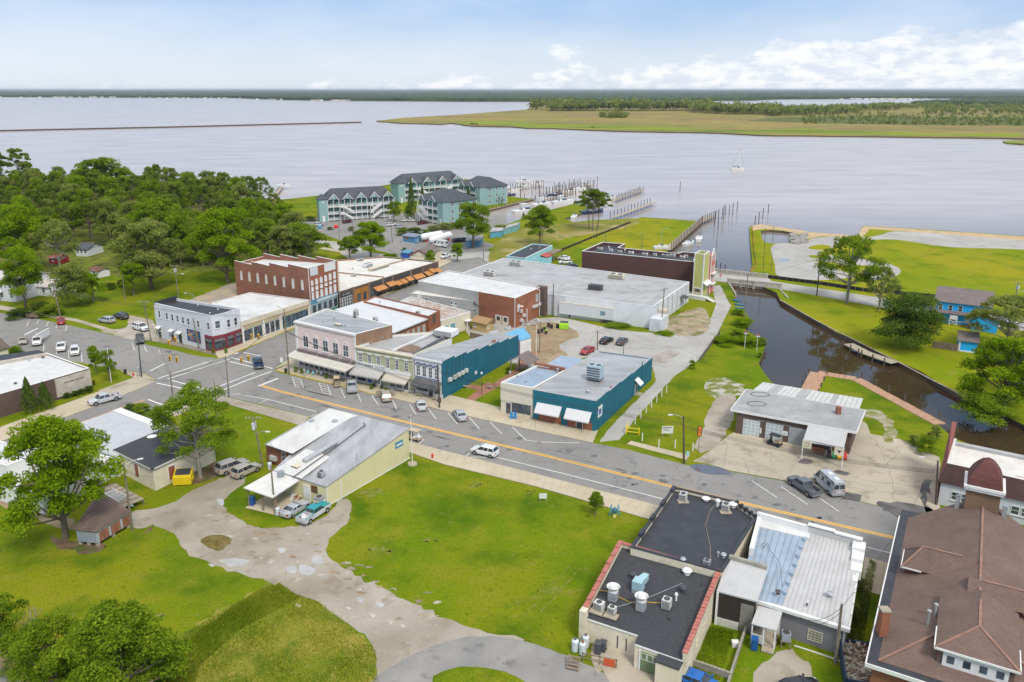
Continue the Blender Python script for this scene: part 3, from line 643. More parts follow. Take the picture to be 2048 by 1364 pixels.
 def P2(s,px,py,z):
  return s.loc(PX(px,py,z))
 def unit(s,px,py,z,w=1.2,d=1.0,h=.9,m=M_ACW,name='rooftop_unit',fan=1,rot=0.):
  """air conditioner / fan box standing on the roof at a pixel"""
  c=PX(px,py,z); f=FR(c,math.atan2(s.fr.u.y,s.fr.u.x)+rot); b=MB(f)
  b.box(-w/2,w/2,-d/2,d/2,z+.08,z+h); b.m=1; b.box(-w/2-.05,w/2+.05,-d/2-.05,d/2+.05,z-.1,z+.08)
  for k in range(5): b.box(-w/2+.05,w/2-.05,-d/2-.01,-d/2,z+.15+k*(h-.25)/5,z+.15+(k+.5)*(h-.25)/5)
  o=b.build(name,[m,M_DKMETAL],s.e)
  for k in range(fan):
   x=(k-(fan-1)/2)*w/max(fan,1); r=min(d,w/max(fan,1))*.38
   MB(f).tube((x,0,z+h),(x,0,z+h+.06),r,r,12).build('fan_grille',M_DKMETAL,o)
  return o
 def vent(s,px,py,z,r=.15,h=.6,m=M_GALV,name='vent_pipe',cap=True):
  c=PX(px,py,z); b=MB(F(c)); b.tube((0,0,z-.1),(0,0,z+h),r,r,10)
  if cap: b.tube((0,0,z+h*.8),(0,0,z+h*1.05),r*1.7,r*1.3,10)
  return b.build(name,m,s.e,smooth=40)
 def panels(s,quad,n,m,th=.05,gap=.05,name='roof_panel',seam=None,across=1):
  """roof covered in n separate metal panels; quad = 4 (u,w,z) corners a,b,c,d; panels run a->d"""
  a,b,c,d=(Vector(p) for p in quad); L=(b-a).length; g=gap/L/2
  for i in range(n):
   for k in range(across):
    s0,s1=i/n+g,(i+1)/n-g; t0,t1=k/across,(k+1)/across-.004
    p=[a.lerp(b,s0).lerp(d.lerp(c,s0),t0),a.lerp(b,s1).lerp(d.lerp(c,s1),t0),a.lerp(b,s1).lerp(d.lerp(c,s1),t1),a.lerp(b,s0).lerp(d.lerp(c,s0),t1)]
    j=random.uniform(0,.012); mb=MB(s.fr)
    mb.prism([(v.x,v.y) for v in p],[v.z+.01 for v in p],[v.z+th+j for v in p])
    e=(p[1]-p[0]).normalized()*.06
    mb.prism([(v.x,v.y) for v in (p[0],p[0]+e,p[3]+e,p[3])],[p[0].z+th,p[0].z+th,p[3].z+th,p[3].z+th],[p[0].z+th+.06,p[0].z+th+.06,p[3].z+th+.06,p[3].z+th+.06])
    mb.build(name,m,s.e)
def quadpts(f): return f
def rect(a,b,c,z=0.,zc=None,square=False):
 """footprint from front-left, front-right and back-right pixels at height z"""
 A,B,C=(Vector(PX(*p,z)) for p in (a,b,c))
 if square:
  d=(B-A).normalized(); nrm=Vector((-d.y,d.x)); C=B+nrm*(C-B).dot(nrm)
 return [A,B,C,A+(C-B)]
def gable(b,name,m,L,D,h,rise,ov=.4,along='u',off=(0,0),hip=0.,wallm=None):
 """gabled roof over a rectangle L x D in frame fr (of Bld b); ridge along u"""
 mb=MB(b.fr); u0,w0=off; th=.12
 if along == 'u':
  r=[(u0-ov+hip,w0+D/2,h+rise),(u0+L+ov-hip,w0+D/2,h+rise)]
  A=[(u0-ov,w0-ov),(u0+L+ov,w0-ov),(u0+L+ov,w0+D+ov),(u0-ov,w0+D+ov)]; lo=h-ov*rise/(D/2)
  faces=[[(*A[0],lo),(*A[1],lo),r[1],r[0]],[(*A[2],lo),(*A[3],lo),r[0],r[1]],[(*A[1],lo),(*A[2],lo),r[1]],[(*A[3],lo),(*A[0],lo),r[0]]]
  ends=[[(u0,w0,h),(u0,w0+D,h),(u0,w0+D/2,h+rise)],[(u0+L,w0,h),(u0+L,w0+D/2,h+rise),(u0+L,w0+D,h)]]
 else:
  r=[(u0+L/2,w0-ov+hip,h+rise),(u0+L/2,w0+D+ov-hip,h+rise)]
  A=[(u0-ov,w0-ov),(u0+L+ov,w0-ov),(u0+L+ov,w0+D+ov),(u0-ov,w0+D+ov)]; lo=h-ov*rise/(L/2)
  faces=[[(*A[1],lo),(*A[2],lo),r[1],r[0]],[(*A[3],lo),(*A[0],lo),r[0],r[1]],[(*A[0],lo),(*A[1],lo),r[0]],[(*A[2],lo),(*A[3],lo),r[1]]]
  ends=[[(u0,w0,h),(u0+L/2,w0,h+rise),(u0+L,w0,h)],[(u0,w0+D,h),(u0+L,w0+D,h),(u0+L/2,w0+D,h+rise)]]
 up=lambda fc: [(p[0],p[1],p[2]+th) for p in fc]
 for fc in faces[:2]+(faces[2:] if hip else []): mb.face(up(fc)); mb.face(fc[::-1])
 lo_=faces[:2]+(faces[2:] if hip else [])
 for fc in lo_:
  k=len(fc)
  for i in range(k): p,q=fc[i],fc[(i+1) % k]; mb.face([p,q,(q[0],q[1],q[2]+th),(p[0],p[1],p[2]+th)])
 o=mb.build(name,m,b.e)
 if wallm and not hip:
  for fc in ends: e=MB(b.fr); e.face(fc[::-1]); e.build('gable_wall',wallm,b.e)
 return o
# ================================================================ TOWN BUILDINGS
R_WHITE=mat('white_membrane',(.60,.60,.60),.6,.12,.25,.65,(.38,.36,.33),fine=.08)
R_WHITE2=mat('stained_white_roof',(.66,.64,.60),.7,.12,.3,.7,(.36,.31,.26),fine=.12)
R_GREY=mat('grey_membrane',(.38,.38,.385),.7,.16,.22,.75,(.22,.215,.21),fine=.1)
R_SILV=mat('silver_coated_roof',(.37,.375,.38),.45,.28,.35,.8,(.26,.26,.27),fine=.12,streak=(.25,1,1),metal=.1)
R_BLACK=mat('black_rubber_roof',(.035,.037,.045),.55,.25,.5,.5,(.075,.075,.08),fine=.15)
R_DARK=mat('charcoal_shingle',(.055,.058,.066),.9,.18,2.0,.3,(.10,.10,.11),fine=.45)
R_BLUM=mat('pale_blue_metal',(.32,.40,.49),.45,.14,.5,.5,(.26,.28,.32),fine=.06,metal=.15)
R_RIB=stripemat('ribbed_white_metal',(.50,.50,.50),(.41,.41,.42),.30,0,.82,.5,.14,.4)
R_RIBW=stripemat('ribbed_white_metal_cross',(.62,.63,.65),(.50,.51,.53),.45,1,.85,.5,.12,.4)
R_SHBR=brickmat('brown_shingle',(.215,.135,.105),(.17,.11,.088),(.115,.078,.065),.35,.16,.016,.28,stain=.4,staincol=(.14,.095,.08))
R_SHGR=brickmat('grey_shingle',(.105,.115,.135),(.08,.088,.105),(.05,.058,.07),.5,.3,.03,.25,stain=.2,staincol=(.1,.1,.12))
R_SHTN=brickmat('tan_shingle',(.22,.18,.17),(.17,.14,.135),(.11,.09,.09),.5,.25,.02,.2,stain=.2)
B_RED=brickmat('red_brick',(.42,.13,.065),(.32,.09,.045),(.28,.18,.13),stain=.35,staincol=(.12,.05,.04))
B_RED2=brickmat('orange_brick',(.46,.145,.06),(.37,.11,.045),(.24,.14,.10),stain=.3,staincol=(.18,.07,.05))
B_DARK=brickmat('dark_brick',(.15,.085,.065),(.11,.065,.055),(.15,.12,.10),stain=.3)
B_BRN=brickmat('brown_brick',(.13,.055,.05),(.10,.045,.042),(.07,.04,.04),.4,.15,.014,.15,stain=.15)
W_PALE=mat('pale_blue_white_paint',(.60,.62,.65),.8,.06,.3,.4,(.42,.43,.43),bump=.1)
W_CREAM=mat('cream_paint',(.62,.57,.44),.8,.08,.4,.5,(.36,.31,.22),bump=.1)
W_CREAM2=mat('cream_stucco',(.66,.60,.46),.85,.08,.35,.6,(.34,.27,.15),bump=.2)
W_PINK=stripemat('pink_clapboard',(.74,.60,.57),(.66,.52,.49),.2,1,.9,.8,.06,.2)
W_OLIVE=mat('sage_green_paint',(.40,.41,.27),.8,.08,.4,.4,(.26,.26,.18),bump=.1)
W_WHITE=mat('white_paint',(.70,.70,.69),.75,.06,.4,.35,(.44,.43,.40),bump=.1)
W_WHST=mat('stained_white_block',(.60,.62,.65),.85,.12,.5,.75,(.34,.33,.32),bump=.2,fine=.08)
W_TEAL=brickmat('teal_painted_brick',(.004,.13,.20),(.006,.11,.175),(.004,.12,.17),.22,.075,.01,.18,stain=.25,staincol=(.03,.25,.33))
W_TEALP=mat('teal_paint',(.006,.14,.20),.6,.1,.4,.2,(.02,.2,.28))
W_GREYS=mat('grey_stucco',(.38,.38,.36),.85,.12,.4,.6,(.26,.25,.23),bump=.2)
W_AQUA=mat('aqua_paint',(.26,.56,.58),.8,.06,.5,.3,(.4,.6,.6))
W_YEL=stripemat('pale_yellow_metal',(.66,.61,.36),(.58,.53,.30),.3,0,.88,.6,.08,.3)
W_LIME=stripemat('chartreuse_siding',(.50,.50,.17),(.43,.43,.14),.2,1,.9,.7,.05,.2)
W_GRSID=stripemat('grey_lap_siding',(.24,.23,.25),(.17,.165,.18),.2,1,.85,.7,.08,.3)
W_LIMEST=mat('limestone',(.50,.44,.32),.85,.08,.3,.35,(.40,.34,.24),bump=.1)
M_BURG=mat('burgundy_paint',(.20,.03,.045),.6,.15,.8); M_ORW=stripemat('orange_slat',(.55,.24,.07),(.40,.16,.05),.14,0,.8,.6,.1,.4)
M_COPR=mat('terracotta_coping',(.40,.14,.11),.8,.2,1.2,.3,(.25,.10,.08)); M_DOORB=mat('rust_red_door',(.28,.09,.05),.7,.2,1)
M_BLUE=mat('royal_blue',(.02,.10,.42),.6,.1); M_DGREY=mat('dark_grey_paint',(.10,.10,.105),.7,.15); M_BRD=mat('brown_board',(.14,.07,.04),.8,.2)
def RF(pts,h): return [PX(*p,h) for p in pts]
# ---- white corner building with mural
h=zof(452,699,627.5)
wb=Bld('corner_building','two-storey pale white corner building with a colourful mural and burgundy shopfront','building',RF([(307,606),(421,632),(447,627),(479,617),(353,599)],h),[h,h,h,h,h+.2],W_PALE,R_BLACK,par=.5,cop=W_PALE)
wb.row(0,(319,628),(334,632),2,.9,1.7,fm=M_WHITE); wb.row(0,(345,635),(377,643),4,.9,1.7); wb.row(0,(397,648),(417,652),2,.9,1.7); wb.row(1,(435,649),(435,649),1,1.2,1.8); wb.row(2,(457,646.5),(471,643),2,1.0,1.9)
for a,c in (((321,659),1),((345,665),1)): wb.row(0,a,a,1,.8,.7,rows=1)
for px,m in ((322,M_DGREY),(347,M_DOORB),(362,M_DKMETAL)):
 u,z=wb.q(0,px,680); wb.door(0,u,1.3,2.3,m); wb.awning(0,u-.8,u+.8,3.0,2.6,.8,M_WHITE)
a,c=wb.q(0,374,658),wb.q(0,402,686)
MUR=mat('mural_base',(.02,.10,.24),.6,.5,.9); mur=wb.part(0,'mural',MUR,a[0],c[0],0,.06,c[1],a[1])
fm=MB(wb.side[0]); u0,u1,z0,z1=a[0],c[0],c[1],a[1]
for (x0,x1,y0,y1) in ((u0-.08,u1+.08,z1,z1+.1),(u0-.08,u1+.08,z0-.1,z0),(u0-.08,u0,z0,z1),(u1,u1+.08,z0,z1)): fm.box(x0,x1,0,.1,y0,y1)
fm.build('mural_border',M_DKMETAL,mur)
mm=[mat('mural_orange',(.60,.16,.03),.6),mat('mural_teal',(.03,.30,.33),.6),mat('mural_gold',(.60,.32,.05),.6),mat('mural_red',(.45,.05,.03),.6),mat('mural_light',(.35,.45,.5),.6)]
mb=MB(wb.side[0]); r2=random.Random(3)
for k in range(70):
 x,y=r2.uniform(u0+.3,u1-.3),r2.uniform(z0+.25,z1-.25); mb.m=r2.randrange(5); rr=r2.uniform(.12,.34); n_=7; ph=r2.uniform(0,6)
 mb.face([(x+rr*math.cos(ph+6.283*j/n_)*r2.uniform(.6,1.3),.062+k*.0004,y+rr*math.sin(ph+6.283*j/n_)*r2.uniform(.4,.9)) for j in range(n_)])
mb.build('mural_painting',mm,mur)
# burgundy shopfront over the chamfer
u,z=wb.q(0,411,680); L0=wb.side[0].len
for i,(s0,s1) in ((0,(u,L0)),(1,(0,wb.side[1].len)),(2,(0,wb.side[2].len))):
 wb.part(i,'shopfront_fascia',M_BURG,s0,s1,0,.14,3.0,3.7)
 n_=max(1,round((s1-s0)/2.6)); wd=(s1-s0)/n_
 for k in range(n_+1): wb.part(i,'pilaster',M_BURG,max(s0,s0+k*wd-.22),min(s1,s0+k*wd+.22),0,.16,0,3.0)
 for k in range(n_): wb.win(i,s0+(k+.5)*wd,.5,wd-.5,2.4,fm=M_DKMETAL,cols=2,rows=1,sill=False,name='shop_window'); wb.part(i,'bulkhead_panel',M_BURG,s0+k*wd+.25,s0+(k+1)*wd-.25,0,.1,0,.5)
 for k in range(n_): wb.awning(i,s0+k*wd+.3,s0+(k+1)*wd-.3,3.0,2.4,.35,M_DGREY,name='window_hood',valance=.1)
for px,py in ((396,612),(436,620),(420,628)): wb.vent(px,py,h-.5,.12,.3,M_WHITE)
for px_,py_ in ((370,604),(420,608),(450,612)):
 pass
b=MB(wb.side[4]); L=wb.side[4].len
for k in range(4): b.box(L*k/4,L*(k+1)/4,-.35,-.05,h-.4,h+.9-k*.18)
b.build('parapet_step',R_BLACK,wb.e)
# ---- cream low store
h=zof(489,688,643)
cs=Bld('store_building','long cream storefront with a white roof between the mural corner building and brick block','building',RF([(482,643),(618,600),(500,585),(423,606)],h),h,[W_CREAM,B_RED,W_CREAM,W_CREAM],R_WHITE,par=.12,t=.2)
L=cs.side[0].len
cs.part(0,'fascia',W_CREAM,0,L,.001,.12,h-1.1,h-.15); cs.part(0,'cornice',mat('rusty_trim',(.42,.22,.10),.8,.3,1),0,L,.12,.2,h-1.22,h-1.1)
cs.part(0,'sign_band',stripemat('old_sign_band',(.50,.44,.28),(.40,.34,.2),.5,0,.9,.8,.2),.8,L*.52,.12,.16,h-2.1,h-1.25)
cs.part(0,'sign_band',MATS['old_sign_band'],L*.55,L-.5,.12,.16,h-2.1,h-1.25)
for s0,s1,n_ in ((.4,L*.28,2),(L*.31,L*.53,3),(L*.57,L*.97,6)):
 for k in range(n_):
  w_=(s1-s0)/n_; cs.win(0,s0+(k+.5)*w_,.35,w_-.12,h-2.6,fm=M_WHITE if n_ != 6 else W_TEALP,rows=1 if n_ != 6 else 2,sill=False,name='shop_window')
for u in (.15,L*.295,L*.55,L-.15): cs.part(0,'pilaster',M_WHITE,u-.15,u+.15,0,.22,0,h-1.25)
# ---- three-storey red brick block
hf=zof(620,634,537); hb=zof(474.6,592,527)
rb=Bld('brick_block','tall red brick building with rows of blank arched windows and a blue shopfront','building',
  [PX(468.5,527,hb),PX(616,537,hf),PX(673,521,hf),PX(528,512,hb)],[hb,hf,hf,hb],[B_RED,B_RED2,B_RED,B_RED],R_WHITE,par=.9,cop=M_WHITE,steps={0: 4,2: 4},copz=.04)
rb.row(0,(483,552),(605,571.5),8,1.0,2.3,rows=1,arch=True,gm=W_WHITE,sill=False,fm=W_CREAM)
rb.row(1,(624,573),(669,555),6,1.0,2.4,rows=1,arch=True,gm=W_WHITE,sill=True,fm=W_WHITE); rb.row(1,(625.5,597),(670,580),6,1.0,2.4,rows=1,arch=True,gm=W_WHITE,sill=True,fm=W_WHITE)
L=rb.side[1].len; M_BLUSH=mat('faded_blue_paint',(.10,.26,.34),.7,.15,.6)
rb.part(1,'shopfront',M_BLUSH,0,L,0,.15,0,4.4); rb.part(1,'sign_board',W_WHITE,L*.22,L*.95,.15,.25,3.5,4.05); rb.marks(1,L*.26,L*.91,3.65,.24,mat('faded_sign_ink',(.30,.38,.42),.8),.25)
for k in range(5): rb.win(1,L*(.1+.19*k),.6,L*.15,2.5,fm=W_WHITE,rows=1,cols=1,sill=False,name='shop_window',pr=.22)
rb.part(1,'string_course',B_RED,0,L,0,.1,7.9,8.15); rb.part(1,'plaster_patch',W_WHST,.0,L*.32,0,.03,hf-2.2,hf-.1); rb.part(1,'plaster_patch',W_WHITE,L*.55,L-.4,0,.03,hf-2.2,hf-.1)
rb.part(1,'downpipe',M_WHITE,-.12,.0,.02,.14,0,hf)
for u in (.3,L-.3): rb.part(1,'pier',B_RED2,u-.3,u+.3,0,.12,4.4,hf-.2)
# ---- brick row with orange awnings
h=4.7
ra=Bld('shop_row','long brick shop row with orange slatted awnings facing the side street','building',RF([(677.5,584),(876,523),(768,513),(674,520)],h),[h,h,h,h],[B_DARK,B_DARK,B_RED,B_RED],R_WHITE2,par=.35,cop=M_KERB)
L=ra.side[0].len
def rq(px): return ra.q(0,px,560)[0]
us=[ra.q(0,x,y)[0] for x,y in ((678,600),(707,595),(738,585),(766,577),(785,571),(822,560),(845,550),(876,540))]
for u in us: ra.part(0,'pier',brickmat('tan_brick',(.30,.19,.13),(.24,.15,.11),(.26,.2,.15)),max(0,u-.3),min(L,u+.3),0,.18,0,h+.15)
ra.part(0,'sign_board',M_DKMETAL,us[0]+.4,us[1]-.4,0,.1,3.1,4.0); ra.marks(0,us[0]+1.4,us[1]-1.4,3.35,.45,M_GALV,.1)
for k in range(5): ra.win(0,us[0]+.9+k*(us[1]-us[0]-1.6)/4.4,.1,.85,2.7,fm=M_WHITE,rows=3,sill=False,name='shop_window')
ra.part(0,'shopfront',mat('orange_stained_wood',(.38,.16,.03),.7,.25,1),us[1]+.4,us[2]-.4,0,.12,0,4.0)
for k in range(2): ra.win(0,us[1]+(us[2]-us[1])*(.33+.36*k),.5,1.5,2.2,fm=M_BRD,rows=1,cols=2,sill=False,pr=.2,name='shop_window')
for a,c in ((2,3),(3,4),(4,5),(5,6)):
 ra.part(0,'sign_panel',M_DKMETAL,us[a]+.35,us[c]-.35,0,.1,3.3,4.3)
 n_=max(1,round((us[c]-us[a])/2.4))
 for k in range(n_): w_=(us[c]-us[a]-.8)/n_; ra.win(0,us[a]+.4+(k+.5)*w_,.4,w_-.15,2.3,fm=M_BRD,rows=1,cols=2,sill=False,name='shop_window')
for x0,x1,y0 in ((742,771,574),(768,789,564),(785,799,558),(797,810,556),(808,822,551),(821,846,545),(845,860,538),(855,866,534),(866,878,529)):
 u0,u1=ra.q(0,x0,y0)[0],ra.q(0,x1,y0-6)[0]; w_=(u1-u0)*.13; v_=(x0 % 3)*.22; ra.awning(0,u0+w_,u1-w_,3.2-v_,2.3-v_,1.7,M_ORW,valance=.12)
ra.unit(757,537,h-.3,8,1.6,.8,W_CREAM,fan=0); ra.unit(735,533,h-.3,3,1.8,1.0,W_WHITE,fan=2); ra.unit(707,552,h-.3,1.3,1,.6); ra.vent(706,539,h-.3); ra.unit(720,521,h-.3,2,1.2,.6,R_RIB)
for (p,q_) in (((677,546),(768,555)),((775,530),(820,518))):
 a,c=ra.P2(*p,h-.3),ra.P2(*q_,h-.3); MB(ra.fr).bar((*a,h-.2),(*c,h-.2),.35,.45).build('roof_curb',mat('rusty_curb',(.34,.24,.18),.8,.4,.8),ra.e)
# ---- pink building
h=zof(708,764,668)
pk=Bld('pink_store','two-storey pink clapboard shop with white trim and arched upper windows','building',[PX(589.5,642,h),PX(711,668.5,h),PX(784,650,h-.9),PX(652,617.5,h-.9)],[h,h,h-.9,h-.9],[W_PINK,brickmat('peeled_brick',(.36,.19,.10),(.28,.13,.07),(.32,.25,.18),stain=.5,staincol=(.42,.36,.26)),W_WHITE,W_WHITE],R_SILV,par=.35)
L=pk.side[0].len
pk.row(0,(612,683),(692,702),5,1.55,2.5,fm=M_WHITE,cols=2,rows=2,arch=True,archm=W_PINK,ft=.1)
pk.part(0,'cornice',M_WHITE,-.1,L+.1,0,.3,h-.35,h+.02); pk.part(0,'corner_board',M_WHITE,0,.5,0,.12,0,h-.35); pk.part(0,'corner_board',M_WHITE,L-.5,L,0,.12,0,h-.35)
zt=pk.q(0,690,735)[1]; R_AWN=stripemat('faded_awning_metal',(.62,.60,.54),(.55,.53,.47),.4,0,.9,.6,.1,.3,stain=.35,staincol=(.45,.33,.2))
pk.awning(0,-.3,L-.2,3.75,3.2,3.0,R_AWN,valance=.35); pk.part(0,'pent_roof',R_SHTN,.5,L-.5,.02,.5,3.8,4.3)
for k in range(6): MB(pk.side[0]).bar((1+k*(L-2)/5,.1,4.6),(1+k*(L-2)/5,2.9,3.3),.03,.03).build('awning_rod',M_WHITE,pk.e)
for k in range(11): pk.win(0,1.2+k*(L-2.4)/10,.55,(L-2.4)/10-.15,2.1,fm=M_WHITE,rows=1,sill=False,name='shop_window')
pk.part(0,'stall_riser',W_PINK,.6,L-.6,0,.12,0,.5)
for x,y,r in ((669,636,.2),(690,652,.12),(646,645,.12)): pk.vent(x,y,h-.6,r,.5)
pk.unit(712,633,h-1,.8,.8,1.3,W_GREYS,fan=0,name='chimney'); pk.unit(676,650,h-.6,1.6,.8,.3,W_CREAM,fan=0)
pk.awning(3,pk.side[3].len-3,pk.side[3].len-.5,3.4,2.9,1.5,M_WHITE)
# ---- white ribbed roof behind the pink store, and its neighbour
h8=6.4
mr=Bld('metal_roof_building','low brick building with a ribbed white metal roof directly behind the pink shop','building',RF([(672,619),(786,662),(855,634),(726,603)],h8),[h8,h8-.3,h8-.3,h8],[B_RED,B_RED2,B_RED,B_RED],R_RIBW,par=0.,overhang=.25)
L=mr.side[1].len
for k in range(6): mr.win(1,L*(.1+.155*k),2.8,1.1,2.2,fm=W_GREYS,gm=W_GREYS,rows=1)
mr.part(1,'gutter',M_GALV,0,L,.26,.4,h8-.55,h8-.38); mr.unit(751,640,h8,.8,.8,.7,W_GREYS,fan=0); mr.unit(713,628,h8,.7,.7,1.2,W_GREYS,fan=0,name='chimney')
a_=mr.P2(726,606,h8+.1)
nb=Bld('brick_building','red brick building with a silver roof beside the tile-strewn roof','building',RF([(727,603),(857,633),(880,621),(750,592)],h8+.3),[h8+.3]*4,[B_RED2,B_RED2,B_RED,B_RED],mat('light_silver_roof',(.58,.59,.61),.5,.15,.5,.5,(.4,.4,.4)),par=.2,cop=B_RED)
nb.row(1,(868,638),(868,638),1,1.1,1.8,fm=M_BRD,arch=True); nb.unit(836,626,h8+.1,.8,.8,.5,W_GREYS,fan=0); nb.vent(760,606,h8+.1)
h=4.2
tr=Bld('rubble_roof_building','low building with a patchy roof strewn with broken terracotta tiles','building',RF([(797,604),(882,642),(941,624),(822,593)],h),h,[W_WHST,W_CREAM,W_WHST,W_WHST],mat('mottled_roof',(.50,.48,.45),.8,.2,.5,.8,(.30,.20,.16),fine=.2),par=.15,cop=M_WHITE)
tm=[mat('broken_tile',(.48,.17,.07),.8,.3,3),mat('pale_tile',(.55,.42,.34),.8,.3,3)]; b=MB(tr.fr); r2=random.Random(5)
for k in range(520):
 t,s_=r2.random(),r2.random(); t=r2.triangular(0,1,.75)
 a=Vector(tr.P2(797,604,h)).lerp(Vector(tr.P2(882,642,h)),t).lerp(Vector(tr.P2(822,593,h)).lerp(Vector(tr.P2(941,624,h)),t),s_*.92+.04); b.m=0 if r2.random() < .62 else 1
 an=r2.uniform(0,3.14); c_,s2=math.cos(an)*.22,math.sin(an)*.22; z=h-.14+r2.random()*.08
 b.face([(a.x-c_,a.y-s2,z),(a.x+s2*.6,a.y-c_*.6,z+.03),(a.x+c_,a.y+s2,z+.05),(a.x-s2*.6,a.y+c_*.6,z+.02)])
tag(b.build('loose_tiles',tm,tr.e),kind='stuff')
L=tr.side[1].len
for k in (0.14,.38): o=tr.win(1,L*k,.6,1.7,2.2,fm=M_WHITE,gm=mat('blue_shutter',(.10,.27,.36),.6),rows=1,cols=2)
for k in (.03,.25,.5,.62,.8): tr.part(1,'downpipe',M_WHITE,L*k,L*k+.1,.02,.12,0,h)
h=zof(940,640,602)
gs=Bld('stucco_building','narrow grey stucco building with small windows beside the white-roofed brick building','building',RF([(819,587),(946,602.5),(957,596),(837,578)],h),[h,h,h,h],W_GREYS,R_WHITE2,par=.1,cop=W_GREYS)
gs.row(0,(853,599),(853,599),1,1.0,.9,cols=2,rows=1); gs.row(0,(866,602.5),(875,604.5),3,.5,.6,rows=1,sill=False); gs.row(0,(903,606),(912,608),2,.7,.9,rows=1)
for x,y in ((840,594),(909,612)): u,z=gs.q(0,x,y); gs.part(0,'wall_air_conditioner',M_ACW,u-.6,u+.6,0,.5,z-.4,z+.4)
gs.vent(920,594,h,.3,.7)
L=gs.side[1].len; gs.awning(1,0,L+2.0,h-.1,h-1.6,2.6,R_SHTN,name='porch_roof')
st=MB(gs.side[1])
for k in range(12): st.box(L+1.0,L+2.2,.3+k*.28,.6+k*.28,3.0-k*.25,3.06-k*.25)
for v in (L+1.0,L+2.2):
 st.bar((v,.3,3.9),(v,3.7,1.0),.06,.06); st.bar((v,.3,3.0),(v,3.7,0.05),.08,.25)
 for k in range(9): st.bar((v,.4+k*.4,2.9-k*.34),(v,.4+k*.4,3.8-k*.34),.04,.04)
st.box(-.2,L+2.2,.05,.35,2.95,3.05); st.build('outside_stair',M_WHITE,gs.e)
# ---- white-roofed brick building
h=zof(1029.5,656,596.5)
w2=Bld('brick_warehouse','two-storey orange brick building with a plain bright white roof in the middle of the block','building',RF([(836,562),(1031,596.5),(1080,575),(897,541)],h),[h+.0,h,h,h],[B_RED2,B_RED2,B_RED,B_RED],R_WHITE,par=.12,cop=M_WHITE)
u=w2.q(0,957,600)[0]; w2.part(0,'painted_wall',W_GREYS,0,u,0,.03,0,h); L=w2.side[0].len
for x,y in ((877,610),(951,588)): u,z=w2.q(0,x,590); w2.part(0,'pilaster',W_GREYS,u,u+.35,0,.12,0,h)
for x in (997,1011): u,z=w2.q(0,x,650); w2.door(0,u,1.6,2.4,W_CREAM)
w2.part(0,'downpipe',M_WHITE,L-.2,L-.08,.02,.15,0,h); L1=w2.side[1].len
u,z=w2.q(1,1037,615); w2.win(1,u,z-.8,1.1,1.6,gm=W_WHITE,rows=1); u,z=w2.q(1,1074,595); w2.win(1,u,z-1,1.5,2.0,fm=W_GREYS,gm=W_GREYS,rows=1)
for x,y in ((1041,640),(1066,613),(1071,611),(1077,608),(1040,622),(1046,630)): u,z=w2.q(1,x,y); w2.part(1,'wall_air_conditioner',M_ACW,u-.5,u+.5,.02,.55,z-.35,z+.35)
pipe=MB(w2.side[1]); u,z=w2.q(1,1052,640); pipe.tube((u,.25,.2),(u,.25,z+3),.12,n=8); pipe.tube((L1-.5,.2,0),(L1-.5,.2,h-.6),.1,n=6); pipe.tube((L1-.5,.2,h-.6),(L1-1.8,.1,h-.1),.1,n=6); pipe.build('downpipe',M_WHITE,w2.e)
w2.part(1,'brick_pier',B_DARK,L1-.1,L1+1.6,-.9,1.4,0,h+.2); u,z=w2.q(1,1056,616)
dsh=MB(w2.side[1]); u,z=w2.q(1,985,612); dsh.dome((1.2,1.0,5.4),.55,.25,10,3); dsh.bar((1.2,1.0,5.4),(1.2,.05,5.0),.08,.08); dsh.build('satellite_dish',M_ACW,w2.e)
# ---- big white warehouse
h=zof(1306,657,613)
wh=Bld('warehouse','wide flat-roofed white warehouse with stained block walls and a grey roof','building',RF([(880,562),(1306,613),(1379,564),(1008,516)],h),h,[W_WHST,W_WHST,W_WHST,W_WHST],R_GREY,par=.22,cop=M_WHITE)
for x,y,w_,m in ((1032,531,3.6,M_ACW),(980,551,3.2,M_ACW),(1233,557,4.2,W_CREAM),(1191,579,3.6,M_DKMETAL)): wh.unit(x,y,h-.2,w_,2.0,1.3,m,fan=2)
pm=mat('roof_patch',(.26,.265,.28),.8,.2,1); r2=random.Random(11)
for x,y,w_,d_ in ((1000,549,4,2.5),(1180,548,3.5,1.2),(1172,556,3,1),(1290,559,2.5,1),(1325,563,2,.8),(1250,571,3,.6),(1262,575,2.5,.5),(1273,579,2,.6),(1240,580,2.5,.4),(1200,558,2,.5),(1222,561,2,.5),(1150,560,5,.25),(1120,585,6,.2),(1300,580,5,.3)):
 f=FR(PX(x,y,h),math.atan2(wh.fr.u.y,wh.fr.u.x)); b=MB(f); b.box(-w_/2,w_/2,-d_/2,d_/2,h-.218,h-.205+r2.random()*.01); b.build('roof_patch',pm,wh.e)
L=wh.side[1].len
for k in range(7): wh.part(1,'downpipe',M_GALV,L*(.12+k*.13),L*(.12+k*.13)+.12,.02,.12,0,h-.2)
wh.part(1,'annex',W_WHST,-2.2,3.2,.02,3.0,0,3.2); wh.part(1,'annex',mat('rust_stained_box',(.5,.46,.4),.8,.2,1,.7,(.3,.14,.08)),3.4,6.0,.02,2.2,0,4.0); wh.door(1,9,1.4,2.4,M_DKMETAL); wh.awning(1,L-8,L-5,3.2,2.8,1.6,M_DKMETAL)
wh.part(0,'wall_band',mat('whiter_block',(.66,.68,.70),.85,.08,.5,.3,(.5,.5,.5)),wh.side[0].len*.62,wh.side[0].len-.05,0,.03,0,h-.1)
